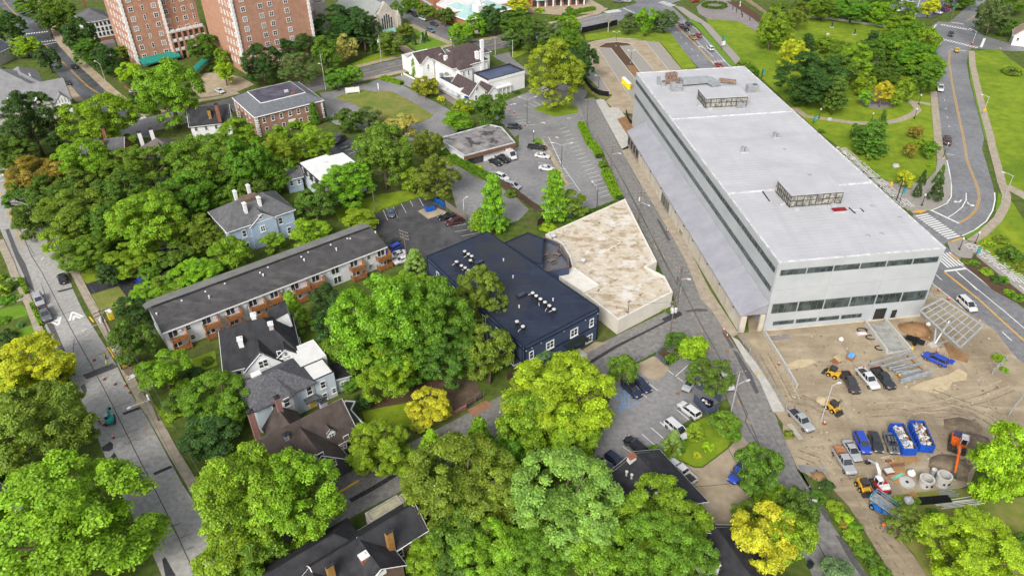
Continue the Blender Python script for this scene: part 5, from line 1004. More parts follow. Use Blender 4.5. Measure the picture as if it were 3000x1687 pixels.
ch.box('window_surround',rc_.p(rc_.L/2,-.02,8.6),(5.6,.12,6.8),mat('pale dressed stone',(.5,.47,.42),.85),rc_.rz); ch.box('door',rc_.p(rc_.L/2,-1.05,1.5),(2.2,.1,3.),dk,rc_.rz); ch.box('porch',rc_.p(rc_.L/2,-.5,2.1),(5.4,1.,4.2),stone,rc_.rz); ch.roof([[rc_.p(1.6,-1.6,4.2),rc_.p(rc_.L-1.6,-1.6,4.2),rc_.p(rc_.L-1.6,0,5.6),rc_.p(1.6,0,5.6)]],verd,.2,'porch_roof')
for k in range(3):ch.win(rn.p(0,rn.D),rn.p(0,0),rn.D-4-k*5,5.,1.4,3.,'dh',stone)
pq=W('a2',590,300); ph_=Rect(pq-su*13,pq+su*3,depth=12); pb=Bld('parish_house','limestone parish house with white flat roof and square tower beside the church','building',ph_.p(8,6)); pb.walls(ph_.poly(),0,8.5,stone,top=False); pb.flat(ph_.poly(),8.5,membrane,.4,.6,stone)
tq=ph_.sub(ph_.L-3.4,ph_.L+1.6,-1.5,4.5); pb.walls(tq.poly(),0,11.5,stone,'tower',top=False); pb.flat(tq.poly(),11.5,greysh,.5,.8,stone,'tower_roof')
for x in(2,5,8):pb.win(ph_.p(0,0),ph_.p(ph_.L,0),x,5.6,1.8,2.4,'pair',stone); pb.win(ph_.p(0,0),ph_.p(ph_.L,0),x,2.,1.8,2.2,'pair',stone)
# ------------------------------------------------------------------ white mansion
mw=mat('white stucco',(.72,.72,.72),.7,scale=.5,col2=(.78,.78,.78)); brs=mat('plum brown shingles',(.065,.048,.048),.85,scale=1,col2=(.095,.072,.07))
z=6.; q=WL(z,'e1',1610,905,2215,742,1760,545,1435,765); ms=Bld('white_mansion','rambling white mansion with plum-brown gables and flat blue-black roofs','mansion',q[0])
rA=Rect(q[0],q[1],q[3]); ms.walls(rA.poly(),0,z,mw,top=False); ms.flat(rA.poly(),z,mat('wet blue flat roof',(.05,.065,.115),.35,scale=.2,col2=(.085,.11,.175),bands=[((.15,.15,.15),(.04,.045,.055),.56,.7,.7)]),.35,.5,darktrim)
ms.box('white_parapet',rA.p(rA.L/2,-.08,z-.2),(rA.L,.2,1.),mw,rA.rz)
z2=7.
rB=Rect(W('e1',1010,690,z2),W('e1',1010,690,z2)+rA.u*15.,depth=13.5); ms.walls(rB.poly(),0,z2,mw,'main_wall',top=False); f2=hip_faces(rB,z2,3.6,.6,4.5); ms.roof(f2,brs,name='main_roof'); fascia(ms,f2,w=.25)
by=rB.sub(1.5,6.5,-2.6,3.); ms.walls(by.poly(),0,z2-.3,mw,'bay',top=False); f2=hip_faces(by,z2-.3,2.6,.5,2.2); ms.roof(f2,brs,name='bay_roof'); fascia(ms,f2,w=.22)
for x in(1.4,3.4):ms.win(by.p(0,0),by.p(by.L,0),x,5.,.8,1.8)
for(x,y,zb,zt)in((1500,590,6.5,10.8),(900,640,6.,9.8),(1500,380,8,11.4),(1415,520,8,10.2)):ms.chimney(W('e1',x,y,zb),zb-3,zt-(0 if x>950 else .5),1.2,mw,1.,trim,None,rA.rz)
rU=rB.sub(9.,20.,6.,17.); ms.walls(rU.poly(),0,z2+.4,mw,'rear_wall',top=False); f2=hip_faces(rU,z2+.4,3.,.6); ms.roof(f2,brs,name='rear_roof'); fascia(ms,f2,w=.22)
rW=Rect(W('e1',480,900),W('e1',480,900)+rA.u*11.5,depth=9.); rW.a.z=0; ms.walls(rW.poly(),0,6.6,mw,'west_wall',top=False); f2=gable_faces(rW,6.6,2.6,.5,'u'); ms.roof(f2,brs,name='west_roof'); gable_wall(ms,rW,6.6,2.6,mw,'u'); fascia(ms,f2,w=.25)
gW=cross_gable(ms,rW,3.,5.,-.6,rW.D/2,6.6,2.2,mw,brs); gW2=cross_gable(ms,rW,8.6,5.,-.6,rW.D/2,6.6,2.2,mw,brs)
ms.win(gW.p(0,0),gW.p(gW.L,0),2.5,4.8,.8,1.9,'dh')
lg_=mat('weathered grey membrane',(.36,.37,.38),.6,scale=.6,col2=(.5,.51,.52)); rV=Rect(rW.p(1.,rW.D),rW.p(12.,rW.D),depth=6.5); ms.walls(rV.poly(),0,5.2,mw,'rear_flat',top=False); ms.flat(rV.poly(),5.2,lg_,.25,.25,mw,'flat_roof')
q=WL(4.2,'e1',720,838,1030,828,1330,990,1250,1030,1115,1045); ms.walls(q,0,4.2,mw,'front_wing',top=False); ms.flat(q,4.2,blackroof,.3,.35,mw,'front_roof')
for(x,y)in((825,800),(910,790)):p=W('e1',x,y+30,4.3); ms.box('roof_unit',(p.x,p.y,4.9),(1.2,1.2,1.2),steel,rA.rz)
gq=W('e1',1290,1130,3.8); rG=Rect(gq,gq+rA.u*6.4,depth=12.); ms.walls(rG.poly(),0,3.8,mw,'gable_wing',top=False); f2=gable_faces(rG,3.8,3.2,.5,'v'); ms.roof(f2,brs,name='gable_roof'); gable_wall(ms,rG,3.8,3.2,mw,'v'); fascia(ms,f2,w=.25)
ms.win(rG.p(0,0),rG.p(rG.L,0),3.2,5.,1.3,1.5,'pair'); ms.win(rG.p(0,0),rG.p(rG.L,0),2.6,2.,1.,2.)
rH=Rect(rG.p(rG.L+.5,-1.),rG.p(rG.L+4.8,-1.),depth=7.); ms.walls(rH.poly(),0,3.,mw,'porch_wing',top=False); f2=gable_faces(rH,3.,1.9,.4,'v'); ms.roof(f2,brs,name='porch_roof'); gable_wall(ms,rH,3.,1.9,mw,'v'); fascia(ms,f2,w=.2)
rI=Rect(rH.p(rH.L+1.,1.5),rH.p(rH.L+7.,1.5),depth=3.5); ms.walls(rI.poly(),2.6,3.,mw,'portico_roof');
for x in(.3,2.1,3.9,5.7):ms.box('column',rI.p(x,.3,1.3),(.3,.3,2.6),trim,rA.rz)
for k in range(10):ms.box('verandah_post',lerp(W('e1',600,960),W('e1',1100,1200),k/9)+Vector((0,0,1.3)),(.15,.15,2.6),trim,rA.rz)
vr=[W('e1',590,920,2.7),W('e1',640,880,3.),W('e1',1120,1120,3.),W('e1',1080,1170,2.7)]; ms.roof([vr],mat('grey verandah roof',(.42,.43,.44),.6),.12,'verandah_roof')
p=W('e1',1270,1180,2.3); ms.box('entrance_awning',p,(2.2,1.6,.8),mat('royal blue canvas',(.03,.09,.36),.6),rA.rz)
# ------------------------------------------------------------------ shop with brown fascia
z=3.6; q=WL(z,'b2',1968,188,2447,62,'a2',2320,1205,2200,1178,1712,1312); sh=Bld('shop_building','low white shop with cracked grey flat roof and brown shingle fascia','shop',q[0]); qi=inset(ccw(q),.6); sh.walls(qi,0,z,mw,top=False)
sh.flat(q,z,mat('cracked grey roof',(.17,.16,.155),.7,scale=.5,col2=(.28,.265,.26),detail=8,bands=[((.3,.3,.5),(.04,.04,.045),.53,.6,.85),((.12,.12,.1),(.42,.40,.38),.55,.7,.7)]),.35,.25,mat('pale roof edge',(.5,.52,.54),.6))
bandbox(sh,Vector((q[0].x,q[0].y,0)),Vector((q[1].x,q[1].y,0)),z-.55,1.1,mat('brown shingle fascia',(.13,.07,.04),.9,scale=3,col2=(.19,.11,.07)),.25,'fascia'); bandbox(sh,Vector((q[1].x,q[1].y,0)),Vector((q[2].x,q[2].y,0)),z-.55,1.1,MATS['brown shingle fascia'],.25,'fascia')
c_=ccw(qi); d=(q[1]-q[0]).normalized(); A=Vector((q[0].x,q[0].y,0))+d*.8-Vector((d.y,-d.x,0))*.6
sh.box('shopfront',A+d*3.+Vector((d.y,-d.x,0))*.05+Vector((0,0,1.3)),(5.2,.15,2.4),glass,math.atan2(d.y,d.x))
# ------------------------------------------------------------------ white flat-roofed apartments among the trees
z=6.6; q=WL(z,'b2',640,450,1018,305,820,157,690,188,660,175,415,252); wf=Bld('flat_roof_apartments','white flat-roofed apartment house with rust-stained roof among the trees','apartments',q[0]); wf.walls(q,0,z,skyblue,top=False)
wf.flat(q,z,mat('white rust-stained roof',(.66,.65,.63),.6,scale=.4,col2=(.74,.74,.73),bands=[((.3,.3,.3),(.30,.16,.06),.64,.74,.75)]),.25,.15,trim)
L0,L1=Vector((q[5].x,q[5].y,0)),Vector((q[0].x,q[0].y,0))
bandbox(wf,L0,L1,5.2,2.4,mat('dark upper siding',(.04,.04,.04),.8),.05)
for k in range(4):wf.win(L0,L1,1.6+k*(L1-L0).length/4.2,5.2,1.,1.5); wf.win(L0,L1,2.+k*(L1-L0).length/4.2,2.,1.,1.6)
F0,F1=L1,Vector((q[1].x,q[1].y,0))
for k in range(4):wf.win(F0,F1,2+k*3.4,5.2,1.2,1.5); wf.win(F0,F1,2+k*3.4,2.,1.2,1.6)
# ------------------------------------------------------------------ grey-roofed Tudor pair
lg=mat('light grey shingles',(.20,.20,.205),.85,scale=.6,col2=(.26,.26,.265)); rub=mat('pale rubble stone',(.40,.385,.35),.9,scale=1.8,col2=(.52,.50,.46)); wroof=mat('white dormer roof',(.66,.66,.66),.6,scale=1,col2=(.72,.72,.72))
z=5.6; a_=W('e5',1180,1075,z); u_=(W('e5',960,612,10)-W('e5',-200,830,10)).normalized(); r=Rect(a_-u_*34,a_,depth=12.5); td=Bld('tudor_house','stone Tudor house with grey roof, white gabled dormers and half-timbered bay','house',r.p(20,6)); td.walls(r.poly(),0,z,rub,top=False)
f2=gable_faces(r,z,5.2,.5); ro=td.roof(f2,lg); gable_wall(td,r,z,5.2,rub); fascia(td,f2,darktrim,.25,ro)
for i,(x,y)in enumerate(((90,1000),(330,950),(570,890))):
 gx=xy(r,W('e5',x+40,y+60,7))[0]; g=r.sub(gx-2.6,gx+2.6,-.5,6.); td.walls(g.poly(),0,5.8,rub,'stone_gable',top=False); f2=gable_faces(g,5.8,3.,.1,'v',.1); td.roof(f2,wroof,.15,'gable_roof'); gable_wall(td,g,5.8,3.,rub,'v'); fascia(td,[f2[0],f2[1]],darktrim,.2); td.win(g.p(0,0),g.p(g.L,0),2.6,6.6,.7,1.,'dh',darktrim)
gx=xy(r,W('e5',960,960,5))[0]; g=r.sub(gx-2.2,gx+2.2,-.8,5.); td.walls(g.poly(),0,5.6,trim,'half_timber_bay',top=False); f2=gable_faces(g,5.6,2.4,.3,'v',.2); td.roof(f2,lg,.15,'bay_roof'); gable_wall(td,g,5.6,2.4,trim,'v'); td.win(g.p(0,0),g.p(g.L,0),2.2,3.6,1.8,2.,'pair')
for k in range(5):td.box('timber',g.p(.4+k*.9,-.04,5.6),(.14,.08,1.6),greywood,r.rz)
r2=Rect(r.p(4,r.D+3),r.p(26,r.D+3),depth=18); th=Bld('grey_roof_house','house with broad light grey pyramid roof and red brick chimney','house',r2.p(11,9)); th.walls(r2.poly(),0,6.,rub,top=False); f2=hip_faces(r2,6.,6.5,.6,9.); ro=th.roof(f2,lg); fascia(th,f2,darktrim,.25,ro)
g=r2.sub(14,24,5,22); th.walls(g.poly(),0,5.6,rub,'rear_wing',top=False); th.roof(hip_faces(g,5.6,4.,.5),lg,name='wing_roof')
th.chimney(W('e5',125,740,7.5),4,11,1.4,redbrick,1.,darktrim,ro,r.rz); fq=WL(8.,'e5',230,755,520,700,490,655,360,615,185,650); th.walls(fq,5,7.9,lg,'flat_dormer',top=False); th.flat(fq,7.9,wroof,0,name='dormer_roof')
# ------------------------------------------------------------------ smaller houses between the trees
def small(name,label,t,a,b_,dep,z,rise,wm,rm,kind='gable',along='u',chims=(),windows=True):
 r=Rect(W(t,*a,z),W(t,*b_,z),depth=dep); bd,ro,fc=house(name,label,r,z,rise,wm,rm,kind,along)
 for(x,y,zb,zt,w_,m)in chims:bd.chimney(W(t,x,y,zb),zb-2.5,zt,w_,m,w_,darktrim,ro,r.rz)
 if windows:
  for k in range(max(2,int(r.L/3))):bd.win(r.p(0,0),r.p(r.L,0),r.L*(k+.5)/max(2,int(r.L/3)),z-1.6,1.,1.5)
 return bd,r
mossy=mat('mossy green shingles',(.09,.11,.075),.9,scale=1,col2=(.14,.155,.11)); mauve=mat('mauve brown shingles',(.12,.10,.095),.9,scale=1.2,col2=(.17,.145,.135))
v1,r=small('brick_victorian','small brick house with dark roof and white-edged gable among dense trees','b1',(770,200),(1160,165),9,5.,3.4,redbrick,greysh,chims=((1000,10,8.5,11.5,.9,redbrick),(975,90,7,9,.9,orangebrick)))
g=cross_gable(v1,r,4.,5.5,-1.,5,5.4,3.,redbrick,slate)
v2,r=small('cream_victorian','cream Victorian house with mauve-brown roofs and mossy front gable','b1',(1380,250),(1730,170),11,6.,4.2,whitew,mauve,chims=((1330,30,7.5,9.8,1.,trim),(1440,0,8.5,10.8,1.,trim)),kind='hip')
g=cross_gable(v2,r,xy(r,W('b1',1530,170,7))[0],6.4,-1.6,6,6.,3.6,whitew,mossy); v2.win(g.p(0,0),g.p(g.L,0),2.4,6.4,1.,1.4); pv=r.sub(7.5,11.5,-4.5,-.5); v2.walls(pv.poly(),0,3.6,whitew,'porch',top=False); v2.roof(hip_faces(pv,3.6,1.6,.4),mat('green metal roof',(.045,.10,.055),.7,scale=1,col2=(.07,.13,.08)),name='porch_roof')
v3,r=small('black_roof_cottage','white cottage with black gable roof and tall red brick chimneys','a1',(1790,1180),(2170,1140),8,4.8,4.,whitew,blackshing,chims=((2060,1080,7.5,10.8,1.,redbrick),(1985,1110,6.,8.6,.9,orangebrick),(1775,1060,6.5,9.5,.8,orangebrick)))
v4,r=small('white_manor','white three-storey house with grey hipped roof far up the avenue','a1',(770,222),(1035,178),14,7.,3.6,mw,greysh,'hip',chims=((790,20,9,11,1.,redbrick),),windows=False)
for k in range(7):
 for zz in(5.6,3.4,1.4):v4.win(r.p(0,0),r.p(r.L,0),r.L*(k+.5)/7,zz,.9,1.3,fm=darktrim)
v5,r=small('corner_house','cream house with tan gable roof and pillared porch by the far crossroads','a4',(2490,330),(2660,350),9,4.2,3.,mw,mat('tan shingles',(.30,.21,.16),.9,scale=1,col2=(.36,.27,.21)),along='v')
v6,r=small('edge_house','house with dark flat roof rimmed in white behind the corner street trees','d1',(-160,930),(150,690),10,4.5,.3,whitew,blackshing,'hip',windows=False)
v7,r=small('far_dark_house','dark slate-roofed house tucked behind the light grey pyramid roof','a1',(-80,520),(110,430),12,5,3.,rub,mat('dark slate',(.06,.065,.08),.7,scale=1,col2=(.09,.095,.11)))
v8,r=small('shed_house','slate blue clad house glimpsed behind the flat-roofed apartments','b2',(290,400),(430,370),7,4.5,1.5,lightblue,slate)
# ------------------------------------------------------------------ far commercial blocks
ob_=mat('orange brick',(.36,.15,.08),.9,scale=1,col2=(.42,.19,.11)); vgreen=mat('pale turquoise metal roof',(.30,.46,.44),.6,scale=.6,col2=(.37,.53,.51))
z=5.5; q=WL(z,'e4',1750,175,2560,40,'n',1560,-30,1340,-30,'e4',1515,75); cr=Bld('corner_restaurant','brick corner building with white flat roof and pale turquoise hipped roof','building',q[0]); cr.walls(q,0,z,ob_,top=False); cr.flat(q,z,membrane,.5,.5,mw)
r=Rect(W('e4',1950,280,4.),W('e4',2570,120,4.),depth=16); cr.walls(r.poly(),0,4.,ob_,'front_wing',top=False); f2=hip_faces(r,4.,3.4,.6); ro=cr.roof(f2,vgreen,name='turquoise_roof'); fascia(cr,f2,mw,.6,ro)
r_=Rect(W('e4',1790,220,4.),W('e4',2100,150,4.),depth=14); cr.walls(r_.poly(),0,3.9,ob_,'west_wing',top=False); f2=hip_faces(r_,3.9,3.,.6); cr.roof(f2,vgreen,name='turquoise_roof'); fascia(cr,f2,mw,.5)
tc=W('e4',2115,100,8.); cr.box('cupola',(tc.x,tc.y,7.6),(4.2,4.2,3.),mw,r.rz); MB(cr.loc).lathe((tc.x,tc.y,9.1),[(1.,0),(.9,3.),(.1,7)],8).build('spire',mw,cr.r)
for k in range(5):cr.win(r.p(0,0),r.p(r.L,0),2+k*3.2,2.,1.6,2.,'pair')
for k in range(3):cr.win(r_.p(0,0),r_.p(r_.L,0),1.5+k*3.,2.,1.6,2.,'pair')
r=Rect(W('e4',1250,20),W('e4',1480,160),depth=14); oc=Bld('brick_shopfront','tall orange brick shop block with green awnings behind the corner restaurant','building',r.p(5,5)); oc.walls(r.poly(),0,12,ob_,top=True)
for k in range(4):
 oc.win(r.p(0,0),r.p(r.L,0),r.L*(k+.5)/4,6.,1.6,2.4,'pair',darktrim); oc.box('awning',r.p(r.L*(k+.5)/4,-.6,2.6),(r.L/5,1.2,.4),vgreen,r.rz)
r=Rect(W('a3',130,20,0),W('a3',690,60,0),depth=16); bb=Bld('brick_arcade','orange brick arcade with white columns and green awnings beside the corner plaza','building',r.p(r.L/2,6)); r=Rect(W('a3',180,75),W('a3',690,45),depth=16); bb.walls(r.poly(),0,7,ob_,top=True)
for k in range(7):
 bb.box('column',r.p(r.L*(k+.5)/7+1.2,-.3,2.),(.6,.6,4.),trim,r.rz); bb.win(r.p(0,0),r.p(r.L,0),r.L*(k+.5)/7,1.9,2.4,2.6,'pair',darktrim)
for k in range(3):bb.roof([[r.p(2+k*r.L/3,-2.,3.6),r.p(2+k*r.L/3+r.L/5,-2.,3.6),r.p(2+k*r.L/3+r.L/5,0,5.2),r.p(2+k*r.L/3,0,5.2)]],vgreen,.15,'awning')
# ------------------------------------------------------------------ trees, shrubs and hedges
import numpy as np
LEAF=leaf_mat('foliage'); BARK=mat('bark',(.14,.105,.075),.95,scale=3,col2=(.22,.175,.13),bump=.5,bscale=8)
def leaf_mesh(name,c,nrm,size,tint,rg,asp=.62):
 n=len(c); nrm=nrm/np.linalg.norm(nrm,axis=1,keepdims=True)
 rv=rg.normal(size=(n,3)); t=np.cross(nrm,rv); t/=np.linalg.norm(t,axis=1,keepdims=True); b=np.cross(nrm,t)
 t*=size[:,None]*.5; b*=size[:,None]*.5*asp; cup=nrm*(size*.12)[:,None]
 v=np.empty((n,4,3),np.float32); v[:,0]=c-t-cup; v[:,1]=c-b+cup*.5; v[:,2]=c+t-cup; v[:,3]=c+b+cup*.5
 me=D.meshes.new(name); me.vertices.add(4*n); me.vertices.foreach_set('co',v.ravel()); me.loops.add(4*n); me.loops.foreach_set('vertex_index',np.arange(4*n,dtype=np.int32))
 me.polygons.add(n); me.polygons.foreach_set('loop_start',np.arange(0,4*n,4,dtype=np.int32)); me.polygons.foreach_set('loop_total',np.full(n,4,np.int32))
 at=me.attributes.new('tint','FLOAT_COLOR','POINT'); col=np.zeros((n,4,4),np.float32); col[:,:,0]=tint[:,0:1]; col[:,:,1]=tint[:,1:2]; col[:,:,3]=1; at.data.foreach_set('color',col.ravel())
 me.materials.append(LEAF); me.update(); return me
def clumps_to_leaves(cl,rc,per,lsize,rg,fill=.25,flat=.75):
 """cl (k,3) clump centres, rc (k,) radii"""
 k=len(cl); idx=np.repeat(np.arange(k),per); n=len(idx)
 d=rg.normal(size=(n,3)); d/=np.linalg.norm(d,axis=1,keepdims=True); d[:,2]=np.where(d[:,2]<-.35,-d[:,2],d[:,2])
 rad=rc[idx]*(.55+.5*rg.random(n)); inner=rg.random(n)<fill; rad=np.where(inner,rad*.5,rad)
 p=cl[idx]+d*rad[:,None]*np.array([1,1,flat])
 nr=d*.7+np.array([0,0,.55])+rg.normal(size=(n,3))*.42
 sz=lsize*(.7+.6*rg.random(n)); cb=.72+.52*rg.random(k); cy_=rg.random(k)**1.6
 tint=np.stack([cb[idx]*(.72+.5*rg.random(n)),np.clip(cy_[idx]*.7+rg.random(n)*.25,0,1)],1)
 return p,nr,sz,tint
def trunk_mesh(name,zc,cl,rg,thick,nl):
 b=MB(); b.tube([(0,0,-.02),(.01,0,zc*.35),(.02,.01,zc*.7),(.03,.02,zc*1.1)],[thick*1.25,thick,thick*.8,thick*.45],7)
 for i in rg.choice(len(cl),min(nl,len(cl)),replace=False):
  e=cl[i]; s=Vector((.02,.01,zc*(.45+.4*rg.random()))); m=lerp(s,e,.5)+Vector((0,0,-.04)); b.tube([s,m,lerp(s,e,.92)],[thick*.5,thick*.32,thick*.12],5,False)
 return b.mesh(name,BARK,True)
ZC=1.02
def broad(seed,nl,k,per,ls,rc0,rc1,lob=.42,thick=.06,low=1.75,squash=1.):
 """crown of nl rounded limbs' masses, each covered in k leaf clumps: crevices stay between the masses"""
 rg=np.random.default_rng(seed); i=np.arange(nl)+.5; ph=np.arccos(1-low*i/nl); th=math.pi*(1+5**.5)*i+seed
 d=np.stack([np.cos(th)*np.sin(ph),np.sin(th)*np.sin(ph),np.cos(ph)],1)+rg.normal(size=(nl,3))*.22; d/=np.linalg.norm(d,axis=1,keepdims=True)
 R=lob*(.72+.5*rg.random(nl)); lc=d*(1.02-R+.12*(rg.random(nl)-.6))[:,None]; idx=np.repeat(np.arange(nl),k); n=len(idx)
 e=rg.normal(size=(n,3))+d[idx]*1.1+np.array([0,0,.35]); e/=np.linalg.norm(e,axis=1,keepdims=True); rc=rc0+(rc1-rc0)*rg.random(n)
 cl=lc[idx]+e*(R[idx]-rc*.5)[:,None]*(.78+.22*rg.random(n))[:,None]; cl[:,2]=np.maximum(cl[:,2]*squash+ZC,.16)
 core=int(n*.22); cd=rg.normal(size=(core,3)); cd/=np.linalg.norm(cd,axis=1,keepdims=True); cc=cd*(.15+.4*rg.random((core,1))); cc[:,2]+=ZC
 p,nn,s,t=clumps_to_leaves(np.vstack([cl,cc]),np.concatenate([rc,np.full(core,rc1)]),per,ls,rg)
 pr=Proto(); pr.part('trunk',trunk_mesh('trunk',ZC,cl,rg,thick,12)); pr.part('crown',leaf_mesh('crown',p,nn,s,t,rg),paint=True); return pr
def conic(seed,k,per,ls,top=2.15,base=.25,pw=.8,rc=.16,thick=.05,needle=.62,tiers=None,droop=.0):
 rg=np.random.default_rng(seed); cl=[]; rcs=[]
 if tiers:
  for j in range(tiers):
   z=base+(top-base)*(j/tiers)**.95; R=(1-(z-base)/(top-base))**pw; nb=max(4,int(9*R+3))
   for q in range(nb):
    an=2*math.pi*(q+rg.random()*.7)/nb+j; ln=R*(.5+.6*rg.random())
    for s_ in(.35,.62,.88):
     cl.append((math.cos(an)*ln*s_,math.sin(an)*ln*s_,z+.10*s_-droop*s_+rg.normal()*.03)); rcs.append(rc*(1.2-.45*s_))
 else:
  for q in range(k):
   h=rg.random()**1.15; R=(1-h)**pw; an=rg.random()*6.283; rr=R*(.7+.3*rg.random()); cl.append((math.cos(an)*rr*.88,math.sin(an)*rr*.88,base+h*(top-base))); rcs.append(rc*(.7+.5*rg.random()))
 cl=np.array(cl); rcs=np.array(rcs); p,n,s,t=clumps_to_leaves(cl,rcs,per,ls,rg,flat=.55 if tiers else .9)
 b=MB(); b.tube([(0,0,-.02),(0,0,top*.5),(0,0,top*.97)],[thick,thick*.7,.01],6)
 pr=Proto(); pr.part('trunk',b.mesh('trunk',BARK,True)); pr.part('crown',leaf_mesh('crown',p,n,s,t,rg,needle),paint=True); return pr
BIG=[broad(s,15+s,13,165,.045,.085,.155)for s in(1,2,3,4)]+[broad(9,24,10,140,.04,.07,.13,.36)]
MED=[broad(s,11,10,140,.07,.12,.21,.46)for s in(11,12,13,14)]
SML=[broad(s,8,7,120,.108,.17,.28,.5)for s in(21,22,23)]
FEA=[broad(s,20,7,80,.07,.08,.15,.3,squash=.9)for s in(31,32)]
CON=[conic(41,90,110,.10),conic(42,100,110,.10,pw=.65)]
COL_=[conic(45,90,120,.11,top=2.3,base=.1,pw=.35,rc=.3)]
PIN=[conic(51,0,46,.15,top=2.2,base=.5,pw=.42,rc=.22,tiers=7,needle=.35,thick=.045),conic(52,0,46,.15,top=2.2,base=.3,pw=.55,rc=.2,tiers=8,needle=.35,droop=.12)]
SHR=[]
for s in(61,62):
 rg=np.random.default_rng(s); k=26; d=rg.normal(size=(k,3)); d/=np.linalg.norm(d,axis=1,keepdims=True); d[:,2]=np.abs(d[:,2]); cl=d*(.62+.2*rg.random((k,1))); cl[:,2]=cl[:,2]*1.+.12
 p,n,sz,t=clumps_to_leaves(cl,np.full(k,.3),120,.16,rg); pr=Proto(); b=MB()
 for q in range(4):b.tube([(0,0,-.02),(math.cos(q*1.6)*.25,math.sin(q*1.6)*.25,.5)],[.05,.02],5)
 pr.part('stem',b.mesh('stem',BARK)); pr.part('foliage',leaf_mesh('foliage',p,n,sz,t,rg),paint=True); SHR.append(pr)
PAL=dict(lime=((.22,.36,.012),'lime-green'),bright=((.142,.265,.012),'bright green'),green=((.10,.20,.013),'fresh green'),mid=((.08,.155,.015),'mid-green'),dark=((.045,.098,.017),'dark green'),olive=((.125,.19,.018),'olive-green'),yellow=((.35,.375,.02),'bright yellow'),gold=((.21,.27,.018),'golden-green'),yg=((.165,.28,.014),'yellow-green'),pale=((.175,.29,.06),'pale green'),grey=((.10,.16,.045),'greyish green'),blue=((.11,.20,.085),'blue-green'),tan=((.30,.285,.08),'tan-leaved'),orange=((.20,.19,.025),'bronze-tinged'))
tn=[0]; FG=1.62
def tree(x,y,rw,rh,col,kind,place,t='o',word=None):
 s=TL[t][2]; px=NP(t,x,y); rw/=s; rh/=s; zc=5.
 for _ in range(4):
  p=G(px,zc); k=depth(p)/FOC; a=rw*k; th=math.atan2(CAM_H-zc,math.hypot(p.x,p.y)); q=(rh*k)**2-(a*math.sin(th))**2
  b=math.sqrt(max(q,(.5*a)**2))/math.cos(th); b=min(max(b,.62*a),1.5*a if kind in 'BFS' else 1.7*a); zc=ZC*b if kind in 'BF' else(.45*b if kind=='S' else 1.05*b)
 tn[0]+=1; rr=random.Random(tn[0]*17)
 pool={'B':BIG if a>5.2 else(MED if a>2.9 else SML),'F':FEA,'C':CON,'L':COL_,'P':PIN,'S':SHR}[kind]; pr=pool[tn[0]%len(pool)]
 c,cw=PAL[col]; j=[rr.uniform(.9,1.1)for _ in range(3)]
 size='huge' if a>8 else 'tall' if a>5.5 else 'leafy' if a>3 else 'small'
 noun=word or{'B':'tree','F':'feathery tree','C':'cone-shaped tree','L':'columnar evergreen','P':'pine tree','S':'shrub'}[kind]
 nm={'B':'broadleaf_tree','F':'feathery_tree','C':'conical_tree','L':'columnar_evergreen','P':'pine_tree','S':'shrub'}[kind]
 lb=(f'{size} ' if kind in 'BF' else '')+f'{cw} {noun} {place}'
 r=thing(nm,lb,'shrub' if kind=='S' else 'tree',(p.x,p.y,.0),rr.uniform(0,6.28)); sf={'S':1.12,'B':1.13,'F':1.15}.get(kind,1.); r.scale=(a*sf,a*sf,b*(1.08 if kind in 'BF' else 1.)); pr.put(r,tuple(v*w_*FG+e for v,w_,e in zip(c,j,(0,0,.014)))); return r
